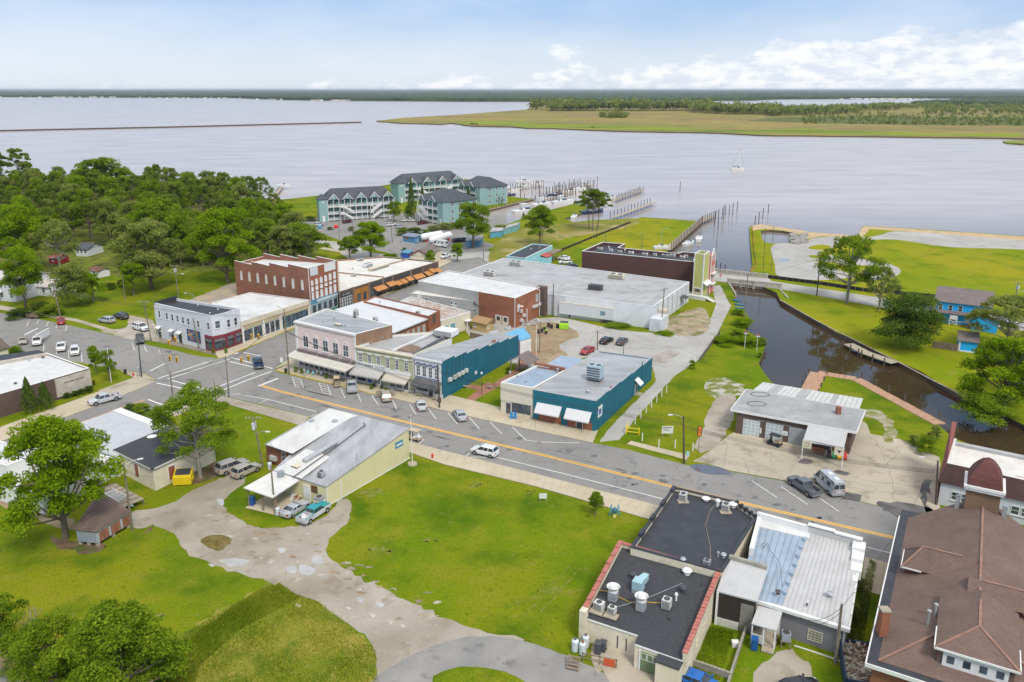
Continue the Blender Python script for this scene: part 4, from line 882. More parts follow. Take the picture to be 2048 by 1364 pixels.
# ---- aqua building
h=4.6
aq=Bld('aqua_building','low aqua building with a black roof and a red porch roof behind the warehouse','building',RF([(1012,512),(1050,517),(1105,490.5),(1064,487.5)],h),h,W_AQUA,R_BLACK,par=.3)
L=aq.side[1].len; aq.row(1,(1066,523),(1072,520),2,.8,1.3); aq.vent(1079,497,h); aq.vent(1062,500,h,.2)
f=F(PX(1078,529),aq.side[1].u.xy,aq.side[1].w.xy); b=MB(f); b.face([(0,0,3.3),(0,3,2.7),(5,3,2.7),(5,0,3.3)][::-1]); b.face([(0,0,3.2),(5,0,3.2),(5,3,2.6),(0,3,2.6)][::-1]); b.face([(0,3,2.5),(5,3,2.5),(5,3,2.7),(0,3,2.7)]); b.build('porch_roof',mat('red_porch_roof',(.42,.07,.05),.6,.2),aq.e)
b=MB(f); b.box(5,13,-.5,3.5,2.9,3.15)
for x in (5.2,9,12.8): b.box(x-.1,x+.1,3.2,3.4,0,2.9)
b.box(5,13,3.25,3.35,1.0,1.1); b.build('porch',M_WOOD,aq.e); MB(f).box(.2,4.8,0,2.8,0,2.6).build('porch_room',W_AQUA,aq.e)
# ---- long brown building
h=zof(1386,585,524)
bb=Bld('brown_hall','long windowless brown building with white roof edge and a dark flat roof','building',RF([(1164,502.3),(1388,524),(1393,506),(1364,504),(1355,507),(1237,495.5),(1250,488),(1205,484.6)],h),h,B_BRN,R_BLACK,par=.9,cop=M_WHITE,copz=.12)
for x,y,w_,m in ((1200,500,1.5,M_ACW),(1222,503,1,M_WHITE),(1240,506,1.2,M_ACW),(1262,508,1.5,M_WHITE),(1290,511,1.6,M_ACW),(1310,512,1,M_WHITE),(1330,514,2,M_GALV),(1345,514,1.6,M_ACW),(1365,517,1.4,M_WHITE),(1372,515,1,M_ACW)): bb.unit(x,y,h-.9,w_,w_*.7,.8,m)
for x,y in ((1218,497),(1250,503),(1275,504),(1320,507)): bb.vent(x,y,h-.9,.15,.7,M_WHITE)
M_CORAL=stripemat('coral_siding',(.60,.16,.14),(.52,.13,.12),.2,1,.9,.7,.05,.2)
ht=zof(1405,597,509.7)
tw=Bld('stair_tower','tall chartreuse stair tower with coral river front at the end of the brown building','building',RF([(1389.5,507),(1409,509.8),(1419.4,503),(1400,501.5)],ht),ht,[W_LIME,W_LIME,W_LIME,W_LIME],R_BLACK,par=.8,cop=M_WHITE,copz=.15)
for i in (0,1):
 for u in (0.12,tw.side[i].len-.12): tw.part(i,'corner_board',M_WHITE,u-.12,u+.12,0,.1,0,ht)
 tw.part(i,'base_trim',M_WHITE,0,tw.side[i].len,0,.1,2.8,3.0)
L0,L1=tw.side[0].len,tw.side[1].len; f=tw.side[1]
b=MB(f).box(L1+.05,L1+4.4,-3.4,.6,0,ht-1.2); b.build('coral_wing',M_CORAL,tw.e)
gw=MB(f); gw.face([(L1+.05,.62,ht-1.2),(L1+4.4,.62,ht-1.2),(L1+2.2,.62,ht+.5)]); gw.bar((L1,.66,ht-1.3),(L1+2.2,.66,ht+.55),.2,.25); gw.bar((L1+2.2,.66,ht+.55),(L1+4.5,.66,ht-1.3),.2,.25); gw.bar((L1+.02,.66,0),(L1+.02,.66,ht-1.2),.2,.2); gw.bar((L1+4.4,.66,0),(L1+4.4,.66,ht-1.2),.2,.2)
gw.box(L1+.02,L1+.05,-3.4,-3.38,0,.1); gw.build('white_trim',M_WHITE,tw.e)
gp=MB(f); gp.face([(L1+.05,.61,ht-1.2),(L1+4.4,.61,ht-1.2),(L1+2.2,.61,ht+.5)]); gp.build('gable_wall',M_CORAL,tw.e)
for k in range(3): tw.win(1,L1+1.3,3.4+k*3.1,.8,1.6,pr=.72,sill=False); tw.win(1,L1+3.1,3.4+k*3.1,.8,1.6,pr=.72,sill=False)
for k in range(2): tw.part(1,'balcony',M_WHITE,L1+.3,L1+4.2,.6,1.5,2.8+k*3.1,3.0+k*3.1)
dk=MB(tw.side[0])
for z in (.9,): dk.box(-1,L0+2.2,.1,2.0,z-.12,z)
for k in range(24): dk.box(-1+k*(L0+3.2)/24,-.95+k*(L0+3.2)/24,1.95,2.0,.9,1.9)
dk.box(-1,L0+2.2,1.94,2.02,1.85,1.95); dk.box(-1,L0+2.2,1.9,1.95,0,.8)
for k in range(8): dk.box(L0+2.3+k*.28,L0+2.6+k*.28,.4,2.0,.75-k*.1,.8-k*.1)
dk.bar((L0+2.2,2,1.9),(L0+4.6,2,1.0),.08,.08); dk.build('porch_deck',M_WHITE,tw.e)
tw.door(0,L0*.5,2.4,1.7,mat('tan_panel',(.40,.30,.16),.7),z=1.0); tw.awning(1,.1,L1-.1,4.6,3.8,1.2,M_WHITE)
# ---- sage-green double shop
h=zof(709.4,764,691.5)
gr=Bld('sage_store','two-storey sage green shop with six narrow windows and two striped awnings','building',[PX(711,692,h),PX(825,711.5,h),PX(904,677,h-1),PX(874,663,h-1),PX(787,670,h-1)],[h,h,h-1,h-1,h-1],[W_OLIVE,W_WHITE,W_WHITE,W_WHITE,W_WHITE],R_GREY,par=.35,cop=W_CREAM)
L=gr.side[0].len
gr.row(0,(721.5,716),(813,734),6,.8,2.0,cols=2,rows=3,ft=.07,head=M_WHITE)
for k in range(6):
 u=gr.q(0,721.5,716)[0]+(gr.q(0,813,734)[0]-gr.q(0,721.5,716)[0])*k/5; z=gr.q(0,721.5,716)[1]
 gr.part(0,'window_hood',M_WHITE,u-.6,u+.6,0,.18,z+1.12,z+1.4)
gr.part(0,'cornice',W_CREAM,0,L,0,.3,h-.3,h); gr.part(0,'cornice',W_CREAM,0,L,0,.15,h-1.1,h-.95)
us=[gr.q(0,x,y)[0] for x,y in ((711,740),(770,755),(774,756),(823,770))]
gr.part(0,'sign_board',M_WHITE,us[0]+.1,us[1],0,.12,3.5,4.6); gr.text(0,'SOUTHERN  TUCK',(us[0]+us[1])/2,3.78,.80,M_DGREY,.13,.02,wide=1.08)
gr.part(0,'sign_board',M_WHITE,us[1]+.1,us[3],0,.10,3.4,4.0)
SW1=stripemat('grey_white_stripes',(.62,.60,.57),(.22,.21,.20),.36,0,.55,.8,.08); SW2=stripemat('tan_white_stripes',(.64,.61,.54),(.34,.29,.22),.36,0,.55,.8,.08)
gr.awning(0,us[0]-.1,us[1]-.1,3.45,2.5,2.0,SW1,valance=.3); gr.awning(0,us[2],us[3]-.1,3.3,2.4,1.9,SW2,valance=.3)
for u0,u1,n_ in ((us[0]+.3,us[0]+2.6,1),(us[0]+4.6,us[1]-.4,3),(us[2]+.5,us[2]+3.6,2),(us[2]+5.2,us[3]-.3,1)):
 for k in range(n_): w_=(u1-u0)/n_; gr.win(0,u0+(k+.5)*w_,.5,w_-.1,1.9,fm=M_WHITE,cols=1,rows=1,sill=False,name='shop_window')
gr.door(0,us[0]+3.5,1.0,2.2,M_BLUE); gr.door(0,us[2]+4.5,1.1,2.2,M_DGREY); gr.part(0,'stall_riser',M_WHITE,.1,L-.1,0,.06,0,.45)
a,c=gr.P2(786,703,h-.3),gr.P2(872,665,h-1.2); MB(gr.fr).bar((*a,h-.15),(*c,h-1.0),.3,.45).build('party_wall',M_WHITE,gr.e)
a=[gr.P2(*p,h-.5) for p in ((792,701),(828,706),(852,697),(822,688))]; MB(gr.fr).prism(a,h-.75,[h-.30,h-.32,h-.52,h-.5]).build('roof_patch',mat('brown_roof_patch',(.20,.13,.09),.9,.3,1,.7,(.34,.31,.29)),gr.e)
gr.unit(893,670,h-.9,4.2,3.0,1.3,W_WHITE,fan=0,name='roof_room'); gr.unit(868,668,h-1.3,.9,.9,.8,M_ACW)
# ---- white front / teal side
h=zof(885.5,799,723.5); hb=zof(1037,711,673)
A,B_,C_=Vector(PX(828.6,712.5,h)),Vector(PX(884.5,723.5,h)),Vector(PX(1037,711))
ts=Bld('teal_side_store','two-storey white shopfront with blue window arches and a long teal painted brick side wall','building',[A,B_,C_,A+(C_-B_)*.96],[h,h,hb,hb],[W_WHITE,W_TEAL,W_WHITE,W_WHITE],R_SILV,par=.12,cop=M_GALV,steps={1: 7})
L=ts.side[0].len; ts.row(0,(837,740),(873.5,748),4,.85,2.2,cols=2,rows=3,ft=.05)
M_NAVY=mat('navy_trim',(.02,.06,.20),.6)
ua,ub=ts.q(0,837,740),ts.q(0,873.5,748)
for k in range(4):
 u=ua[0]+(ub[0]-ua[0])*k/3; z=ua[1]; b=MB(ts.side[0])
 pts=[(u+.62*math.cos(t),.12,z+1.15+.38*math.sin(t)) for t in [math.pi*j/6 for j in range(7)]]
 for p,q_ in zip(pts,pts[1:]): b.bar(p,q_,.16,.14)
 b.build('arch_trim',M_NAVY,ts.e); ts.part(0,'sill_trim',M_NAVY,u-.62,u+.62,0,.16,z-1.32,z-1.16)
ts.part(0,'cornice',M_WHITE,0,L,0,.3,h-.3,h); ts.awning(0,.1,L-.1,3.4,2.5,1.8,M_DGREY,valance=.3)
for k in (0.14,.36,.8): ts.win(0,L*k,.9,L*.2,1.3,fm=M_DGREY,rows=1,sill=False,name='shop_window')
ts.door(0,L*.57,1.0,2.2,M_DKMETAL,frame=M_WHITE)
for i_,(x,y) in enumerate(((900.5,759),(910.5,754),(918,749.5),(925.5,745.5),(933,741))):
 u,z=ts.q(1,x,y,.3); ts.part(1,'wall_air_conditioner',M_ACW,u-.45,u+.45,.02,.5,z-.35,z+.35); ts.part(1,'conduit',M_DKMETAL,u-.6,u-.54,.01,.07,z+.3,z+3.6)
u,z=ts.q(1,951,745); ts.part(1,'meter_box',M_WHITE,u-.3,u+.3,0,.2,z-.3,z+.3)
a,c=ts.P2(826,712,h-.2),ts.P2(905,680,hb+.5); MB(ts.fr).bar((*a,h+.1),(*c,h-1.0),.3,.6).build('party_wall',mat('dark_flashing',(.14,.15,.17),.7,.2),ts.e)
ch=MB(F(PX(988,694,4.6))); ch.box(-.4,.4,-.4,.4,3.6,6.1); ch.build('chimney',B_RED,ts.e)
u0,z_=ts.q(1,979.5,684); u1,_=ts.q(1,998,690);
# ---- cream low shop + teal shop
h=zof(1002,825,765)
cl=Bld('cream_shop','small single-storey cream shop with a dark glass front and a newspaper box outside','building',[PX(1001.7,765,h),PX(1066.5,776.5,h),PX(1132,740,h-.6),PX(1073,731,h-.6)],[h,h,h-.6,h-.6],[W_CREAM,W_CREAM,B_RED,W_WHITE],R_BLUM,par=.4,cop=M_WHITE)
L=cl.side[0].len; D=cl.side[1].len
cl.part(0,'sign_band',stripemat('cream_panel',(.66,.62,.50),(.55,.51,.40),.55,1,.93,.7,.05,.2),0,L,0,.14,2.5,h-.05)
for k in range(4): cl.win(0,L*.42+k*L*.145,.6,L*.14,1.75,fm=M_DGREY,rows=1,sill=False,name='shop_window')
cl.door(0,L*.24,1.0,2.2,M_DGREY); cl.part(0,'stall_riser',W_CREAM,L*.34,L-.2,0,.1,0,.55)
cl.panels([(.3,.4,h-.38),(L-.3,.4,h-.38),(L-.3,D-.3,h-.98),(.3,D-.3,h-.98)],12,R_BLUM,th=.03)
for x,y in ((1052,765),(1020,748),(1035,755),(1115,742)): cl.vent(x,y,h-.6,.15,.5)
cl.part(1,'rear_brick_parapet',B_RED,D-.6,D,-L,-.1,h-1.2,h-.1)
b=MB(cl.side[1]); b.box(D+.1,D+9,-L+1,-.3,0,h-1.3); b.build('rear_wing',W_WHST,cl.e)
b=MB(cl.side[1]); b.box(D+.1,D+9,-L+.9,-.2,h-1.29,h-1.2); b.build('rear_roof',R_BLUM,cl.e)
h=zof(1191.6,864,802.5); hr=zof(1302.5,758,716.5)
te=Bld('teal_shop','single-storey teal shop with a silver roof and two white corrugated awnings','building',[PX(1066.5,779.6,h),PX(1192,802.5,h),PX(1305,716.5,hr),PX(1197,702,hr)],[h,h,hr,hr],[W_TEALP,W_TEAL,W_TEALP,W_WHITE],R_SILV,par=.15,cop=M_GALV,steps={1: 5})
L=te.side[0].len; D=te.side[1].len
AWW=stripemat('white_corrugated',(.68,.68,.68),(.55,.55,.56),.22,0,.7,.5,.06,.6)
for u0,u1 in ((.05,.47),(.53,.94)):
 te.awning(0,L*u0+.2,L*u1,3.5,2.1,1.35,AWW,valance=.2)
 te.part(0,'window_band',GL,L*u0+.6,L*u1-.1,0,.06,1.55,2.4)
te.part(0,'brick_infill',B_RED2,L*.05+.6,L*.46,0,.08,.15,1.5); te.part(0,'brick_infill',B_RED2,L*.54+.3,L*.70,0,.08,.15,1.5); te.part(0,'brick_infill',B_RED2,L*.81,L*.95,0,.08,.15,1.5)
te.door(0,L*.755,1.1,2.3,M_DKMETAL); te.part(0,'base_course',M_KERB,0,L,0,.12,0,.15)
te.unit(1190,756,h-.2,2.6,2.0,2.6,mat('blue_grey_casing',(.36,.46,.52),.5,.12),fan=2); te.vent(1176,785,h-.3,.25,.5); te.vent(1222,775,h-.3,.1,.3,M_DOORB)
u,z=te.q(1,1200,822); sg=te.part(1,'wall_sign',M_WHITE,u-.9,u+.9,0,.06,z-1,z+1); te.part(1,'sign_patch',M_BLUE,u-.6,u+.3,.06,.07,z-.6,z+.5)
u,z=te.q(1,1272,775); te.door(1,u,1.0,2.1,M_DGREY); te.awning(1,u-1,u+1,z+1.9,z+.9,1.2,M_WHITE); te.part(1,'downpipe',W_TEALP,D*.78,D*.78+.15,.02,.17,0,h)
te.part(1,'step',M_KERB,u-.8,u+.8,0,1.2,0,.15)
# ---- municipal building
h=zof(113,799,756)
mu=Bld('town_hall','low brown brick municipal building with a white roof and limestone name panel','building',RF([(-120,823),(178.5,736.5),(93,706),(-260,775)],h),h,[B_DARK,B_DARK,B_DARK,B_DARK],R_WHITE,par=.2,cop=M_WHITE)
L=mu.side[0].len; u=mu.q(0,110,770)[0]; mu.part(0,'stone_panel',W_LIMEST,u,L-.05,0,.25,.5,h-.25); mu.text(0,'MUNICIPAL BUILDING',(u+L)/2+.1,h*.66,.40,M_DGREY,.27,.03)
f=mu.fr; q_=[mu.P2(*p,h+.5) for p in ((-260,770),(93,706),(80,699),(-330,752))]; MB(f).prism(q_,0,h+.3).build('rear_block',W_LIMEST,mu.e); q2=[mu.P2(*p,h+.35) for p in ((-255,768),(88,705),(78,700),(-325,753))]; MB(f).prism(q2,h+.3,h+.36).build('rear_roof',R_BLACK,mu.e)
mu.vent(86,716,h-.2,.2,.3,M_DKMETAL); mu.vent(31,768,h-.2,.2,.3,M_DKMETAL); mu.vent(58,722,h-.2)
# bike rack
f=F(PX(150,792),mu.side[0].u.xy,mu.side[0].w.xy); b=MB(f)
for k in range(7): b.path([(k*.45,0,0),(k*.45,0,.8),(k*.45+.3,0,.8),(k*.45+.3,0,0)],.03,5)
tag(b.build('bike_rack',M_DKMETAL,tag_=f.o.copy()),'dark looped bicycle rack on the lawn below the municipal name panel','bike rack')
# ================================================================ FOREGROUND BUILDINGS
# ---- service station
h=zof(1474,865,820)
A,B_,C_,D_=(PX(*p,h) for p in ((1474,822),(1704,862),(1718,823),(1498,786)))
ss=Bld('service_station','low brick former service station with a flat grey roof and glass garage doors','building',[A,B_,C_,D_],h-.1,[B_DARK,B_DARK,B_DARK,B_DARK],R_GREY,par=0.,overhang=0.)
rp=RF([(1461,820.5),(1713,866),(1731,821.5),(1492,779.5)],h); b=MB(ss.fr); b.prism([ss.loc(p) for p in rp],h-.12,h+.12); b.m=1
ss.roof.hide_render=False
b.build('roof_slab',[mat('grey_gravel_roof',(.33,.335,.34),.85,.18,.3,.7,(.46,.45,.44),fine=.2),M_WHITE],ss.e)
b=MB(ss.fr); lp=[ss.loc(p) for p in rp]
for i in range(4): a,c=lp[i],lp[(i+1) % 4]; b.bar((*a,h),(*c,h),.12,.34)
b.build('roof_edge',M_WHITE,ss.e)
L=ss.side[0].len; GDG=mat('frosted_glass',(.42,.50,.52),.3,.1,1)
us=[ss.q(0,x,850)[0] for x in (1486,1520,1532,1567,1579,1617,1621,1668)]
for a,c in ((0,1),(2,3)):
 u0,u1=us[a],us[c]; gd=ss.part(0,'garage_door',M_WHITE,u0,u1,0,.04,.05,3.0)
 for r_ in range(5):
  for k in range(4):
   w_=(u1-u0)/4; MB(ss.side[0]).box(u0+k*w_+.06,u0+(k+1)*w_-.06,.04,.055,.05+r_*.59+.05,.05+(r_+1)*.59-.05).build('panel',GDG,gd)
gd=ss.part(0,'garage_door',M_GALV,us[4],us[5],0,.05,.05,3.0)
for k in range(9): w_=(us[5]-us[4])/9; MB(ss.side[0]).box(us[4]+k*w_+.05,us[4]+(k+1)*w_-.05,.05,.09,.1,2.95).build('panel',mat('ribbed_door_panel',(.32,.34,.36),.5,.2),gd)
ss.part(0,'name_strip',M_DKMETAL,us[1]-.8,us[4]+.4,.02,.05,3.05,3.3); ss.marks(0,us[1]-.6,us[4]+.2,3.09,.16,M_GALV,.055)
sp_=(L-us[6]-1.2)/6
for k in (0,1,2,3,5): ss.win(0,us[6]+(k+.6)*sp_,.8,sp_*.92,1.5,fm=M_BRD,rows=1,sill=False)
ss.door(0,us[6]+4.6*sp_,sp_*.75,2.1,M_BRD)
u,z=ss.q(0,1522,855)[0],1.6; ss.part(0,'wall_sign',M_WHITE,u-.12,u+.12,.01,.05,.9,1.9)
u=ss.q(0,1572,850)[0]; sg=ss.part(0,'wall_sign',M_WHITE,u-.4,u+.4,.01,.05,1.3,2.1); ss.marks(0,u-.25,u+.25,1.5,.3,M_GALV,.055,sg)
# porch canopy
cz=h-.35; cq=[ss.loc(PX(*p,cz)) for p in ((1607.5,874),(1688.5,891),(1697,860),(1619,845))]; b=MB(ss.fr); b.prism(cq,[cz-.45,cz-.45,cz+.35,cz+.35],[cz-.35,cz-.35,cz+.45,cz+.45]); b.build('porch_roof',R_RIB,ss.e)
b=MB(ss.fr)
for q_ in cq[:2]: b.box(q_[0]-.08,q_[0]+.08,q_[1]-.08,q_[1]+.08,0,cz-.4)
b.box(cq[0][0],cq[1][0],cq[0][1]-.06,cq[0][1]+.06,cz-.75,cz-.4); b.build('porch_frame',M_WHITE,ss.e)
for q_,g in ((cq[0],0),(cq[1],1)):
 b=MB(ss.fr); b.box(q_[0]-(.1 if g == 0 else 1.3),q_[0]+(1.3 if g == 0 else .1),q_[1]-.16,q_[1]-.08,cz-1.75,cz-.45); sg=b.build('hanging_sign',W_CREAM,ss.e)
 c0=q_[0]+(.6 if g == 0 else -.6); b=MB(ss.fr)
 if g: b.face([(c0-.35,q_[1]-.17,cz-.9),(c0,q_[1]-.17,cz-1.4),(c0+.35,q_[1]-.17,cz-.9)])
 else: b.path([(c0+.3*math.cos(t),q_[1]-.17,cz-1.1+.35*math.sin(t)) for t in np.linspace(0,6.28,9)],.03,4)
 b.build('sign_motif',M_DKMETAL,sg)
b=MB(F(PX(1676,829,h))); b.box(-.35,.35,-.35,.35,h,h+1.4); b.build('chimney',B_RED,ss.e)
for x,y in ((1520,790),(1513,809)):
 c=Vector(PX(x,y,h)); b=MB(F(c)); pts=[(1.5*math.cos(t)*1.1,1.1*math.sin(t),h+.15) for t in np.linspace(0,6.283,13)]; b.path(pts,.07,5); b.build('roof_ring',M_DGREY,ss.e)
b=MB(ss.fr); q_=[ss.loc(PX(*p,h-.3)) for p in ((1507,779),(1720,817),(1727,797),(1526,764))]; L_=22
for k in range(L_):
 t0,t1=k/L_,(k+1)/L_-.004; A_=[Vector(q_[0]).lerp(Vector(q_[1]),t) for t in (t0,t1)]; B2=[Vector(q_[3]).lerp(Vector(q_[2]),t) for t in (t0,t1)]
 m_=MB(ss.fr); m_.prism([tuple(A_[0]),tuple(A_[1]),tuple(B2[1]),tuple(B2[0])],h-.38,h-.3+random.uniform(-.02,.02)); m_.build('canopy_panel',mat('dull_panel',(.36,.36,.36),.6) if k in (3,4,9,10,16) else stripemat('weathered_ribbed_metal',(.60,.60,.59),(.46,.46,.45),.25,0,.8,.5,.15,.4,stain=.4,staincol=(.45,.36,.28)),ss.e)
b=MB(ss.fr); b.box(.5,ss.side[0].len-.3,ss.side[1].len+.05,ss.side[1].len+3.0,0,h-.4); b.build('rear_room',W_WHST,ss.e)
tag(MB(ss.fr).box(-.4,ss.side[0].len,-1.2,-.05,.02,.14).build('concrete_step',G_CONC),kind='structure')
# ---- black rubber-roofed building on the street side
h=4.8
bk=Bld('rubber_roof_store','street-side store with a wide black rubber roof and two round-fanned units','building',RF([(1261,1095),(1445,1145),(1515,1034),(1468,1002),(1346.5,974)],h),h,W_CREAM2,R_BLACK,par=.35,cop=R_BLACK,t=.35,copz=.12)
for x,y in ((1366,1000),(1451,1021)): bk.unit(x,y,h-.3,.9,.9,1.0,M_ACW); b=MB(F(PX(x,y+3,h-.3))); b.box(-.7,.7,-.5,.5,h-.33,h-.22); b.build('unit_base',M_WOODP,bk.e)
for x,y,r,hh in ((1368,987,.3,.25),(1412,1000,.35,.35),(1435,1012,.2,.9),(1466,1013,.35,.5)): bk.vent(x,y,h-.3,r,hh,M_WHITE)
for x,y in ((1366,1124),(1447,1115)): bk.vent(x,y,h-.3,.22,.5,M_GALV)
bk.vent(1436,1113,h-.3,.1,.6); bk.unit(1413,1132,h-.3,.7,.7,.8,M_GALV)
for i,k in ((4,4),(2,5)):
 L=bk.side[i].len
 for j in range(k): bk.part(i,'parapet_step',R_BLACK,L*(j+.02)/k,L*(j+.35)/k,-.4,.06,h-.2,h+.30+.04*j)
def cable(px,z,r=.025,m=None,sag=0.,label='',n=1):
 pass
b=MB(); pts=[(1430,1010),(1420,1022),(1411,1050),(1420,1090),(1422,1125)]; b.path([P(*p,h-.3) for p in pts],.03,4); b.build('roof_cable',mat('tan_cable',(.35,.27,.2),.7),bk.e)
# ---- cream building with terracotta coping
hf=zof(1275,1318,1270); hbk=hf+1.0
A,B_,Bx,C_,D_,E_=(PX(1168,1234,hf),PX(1277,1270,hf),PX(1270,1287,hf),PX(1367,1321,hf),PX(1437,1150,hbk),PX(1243,1093,hbk))
cr=Bld('cream_stucco_building','cream stucco building with stepped terracotta-tiled parapets and a charcoal shingle roof','building',[A,B_,Bx,C_,D_,E_],[hf,hf,hf,hf,hbk,hbk],W_CREAM2,R_DARK,par=0.,overhang=.02)
for i,k,rev in ((3,8,0),(5,8,1)):
 f=cr.side[i]; L=f.len
 for j in range(k):
  t=(j+.5)/k; zb=hf+(hbk-hf)*(t if not rev else 1-t); top=zb+.75
  u0,u1=L*j/k,L*(j+1)/k
  cr.part(i,'parapet',W_CREAM2,u0,u1,-.12,.26,0 if i == 5 else -.0,top)
  for q_ in range(3): w_=(u1-u0)/3; cr.part(i,'coping_tile',M_COPR,u0+q_*w_+.02,u0+(q_+1)*w_-.02,-.2,.34,top,top+.14+.02*q_)
f=cr.side[4]; L=f.len
cr.part(4,'parapet',W_CREAM2,0,L,-.15,.2,hbk-.5,hbk+.45)
for q_ in range(26): cr.part(4,'coping_tile',M_COPR,L*q_/26+.01,L*(q_+1)/26-.02,-.22,.28,hbk+.45,hbk+.56)
for p_,i in ((1155,0),):
 cr.part(0,'corner_pier',W_CREAM2,-.35,.35,-.3,.5,0,hf+1.0)
u0,u1=cr.q(2,1281,1330)[0],cr.q(2,1305,1340)[0]; L=cr.side[2].len
cr.part(2,'garage_door',mat('green_door',(.14,.20,.10),.6,.15),L*.13,L*.13+2.0,0,.05,0,2.3); cr.part(2,'door_frame',M_WHITE,L*.13-.15,L*.13,0,.1,0,2.4); cr.part(2,'door_frame',M_WHITE,L*.13+2.0,L*.13+2.15,0,.1,0,2.4)
for k in range(3): cr.win(2,L*.13+.36+k*.64,1.4,.6,.8,fm=M_WHITE,rows=1,sill=False,ft=.05)
cr.part(2,'eave_board',M_WHITE,0,L,.02,.1,hf-.2,hf-.02); cr.part(0,'eave_board',M_WHITE,.4,cr.side[0].len,.02,.1,hf-.2,hf-.02)
cr.part(2,'corner_block',W_CREAM2,L*.52,L,.02,1.2,0,hf-.25); cr.part(2,'corner_block_roof',R_DARK,L*.5,L,.02,1.3,hf-.25,hf-.1)
for x in (.62,.78): Lf=cr.side[0].len; cr.part(0,'wall_slot',M_DGREY,Lf*x,Lf*x+.15,0,.02,.5,2.0)
for k in range(4): cr.win(3,cr.side[3].len*(.1+.2*k),1.6,.8,.8,fm=W_CREAM2,rows=1,sill=False,pr=.30)
hz=(hf+hbk)/2
def fan_stack(x,y,z):
 f=FR(PX(x,y,z),math.atan2(cr.fr.u.y,cr.fr.u.x)); b=MB(f); b.box(-.45,.45,-.45,.45,z-.1,z+1.0); o=b.build('exhaust_base',M_GALV,cr.e)
 b=MB(f); b.tube((0,0,z+1.0),(0,0,z+1.25),.55,.55,14); b.tube((0,0,z+1.25),(0,0,z+1.6),.5,.75,14,False); b.tube((0,0,z+1.45),(0,0,z+1.7),.45,.35,12); b.build('exhaust_fan',M_WHITE,cr.e,smooth=40)
fan_stack(1226,1198,hf+.5); fan_stack(1282,1217,hf+.5)
cr.unit(1198,1218,hf+.3,1.0,.8,.9,M_ACW,rot=-.1); cr.unit(1224,1226,hf+.3,.8,.7,.8,M_ACW,rot=-.1)
for x,y in ((1195,1223),(1221,1231)): b=MB(FR(PX(x,y,hf+.3),math.atan2(cr.fr.u.y,cr.fr.u.x))); b.box(-.8,.8,-.5,.5,hf+.22,hf+.36); b.build('unit_base',M_WOODP,cr.e)
cr.unit(1333,1215,hf+.45,.9,.9,1.1,M_ACW)
MBL=mat('light_blue_casing',(.33,.50,.56),.5,.1); f=FR(PX(1276,1177,hf+.7),math.atan2(cr.fr.u.y,cr.fr.u.x)); b=MB(f); b.box(-.5,.6,-.7,.5,hf+.6,hf+1.9); b.prism([(-.2,.5),(.7,.5),(.7,1.5),(.1,1.5)],hf+1.2,hf+1.9); b.m=1; b.box(-.45,.5,-.72,.4,hf+.4,hf+.95); b.build('rooftop_unit',[MBL,M_GALV],cr.e)
cr.vent(1265,1155,hf+.8,.22,.6,M_DKMETAL); cr.vent(1366,1184,hf+.7,.26,.7,M_DKMETAL); cr.vent(1352,1200,hf+.6,.12,.8,M_WHITE); cr.vent(1374,1148,hf+.9,.35,.6,M_WHITE); cr.vent(1339,1240,hf+.4,.06,.4,M_DKMETAL); cr.vent(1404,1172,hf+.8,.05,.6,M_DKMETAL)
MYC=mat('yellow_gas_pipe',(.55,.36,.05),.6)
b=MB(); b.path([P(x,y,hf+.35+.12) for x,y in ((1170,1230),(1182,1205),(1195,1180),(1215,1183),(1236,1193),(1258,1204),(1272,1206),(1290,1204),(1320,1206),(1356,1203))],.045,5); b.build('gas_pipe',MYC,cr.e)
b=MB(); b.path([P(x,y,hf+.75) for x,y in ((1230,1215),(1290,1198),(1380,1160),(1412,1150))],.035,4); b.build('conduit',M_GALV,cr.e)
tag(sheet('concrete_apron',[(1183,1292),(1225,1262),(1270,1285),(1320,1305),(1345,1400),(1240,1400),(1205,1340),(1195,1348),(1183,1322)],.03,G_CONC2,rough=.05),kind='structure')
# gas bottles, bins, rack beside it
for i_,(x,y,wd) in enumerate(((1150,1302,'left of three'),(1165,1308,'red-capped, front of three'),(1171,1294,'rearmost of three'))):
 c=PX(x,y); b=MB(F(c)); b.tube((0,0,.1),(0,0,1.25),.38,.38,14); b.dome((0,0,1.25),.38,.22,14,3); o=b.build('gas_cylinder',mat('silver_white',(.56,.60,.64),.4,.1,2),tag_=Vector((*c,0)),smooth=50)
 tag(o,'tall white gas cylinder, %s, at the corner of the cream stucco building' % wd,'gas cylinder','gas cylinders behind the cream building')
 MB(F(c)).tube((0,0,1.42),(0,0,1.6),.16,.14,10).build('valve_cap',M_DOORB if i_ == 1 else M_DGREY,o)
def wheelie(px,py,col,label,ang=0.,s=1.,group=None,lidc=None):
 c=PX(px,py); f=FR(c,ang); b=MB(f); b.prism([(-.26*s,-.3*s),(.26*s,-.3*s),(.26*s,.3*s),(-.26*s,.3*s)],.08,1.0*s)
 o=b.build('wheelie_bin',col,tag_=Vector((*c,0))); tag(o,label,'wheelie bin',group)
 MB(f).box(-.3*s,.3*s,-.36*s,.34*s,1.0*s,1.08*s).build('lid',lidc or col,o)
 for y_ in (-.28,.28): MB(f).tube((y_*s-.03,.28*s,.12),(y_*s+.03,.28*s,.12),.12,n=8).build('wheel',M_DKMETAL,o)
 return o
BINK=mat('black_plastic',(.03,.03,.032),.5,.2); BINB=mat('blue_plastic',(.01,.09,.30),.5,.15); BING=mat('green_lid',(.25,.55,.03),.5)
wheelie(1196,1306,mat('charcoal_plastic',(.07,.075,.09),.6,.2),'wide charcoal refuse bin behind the cream stucco building',-.35,1.25)
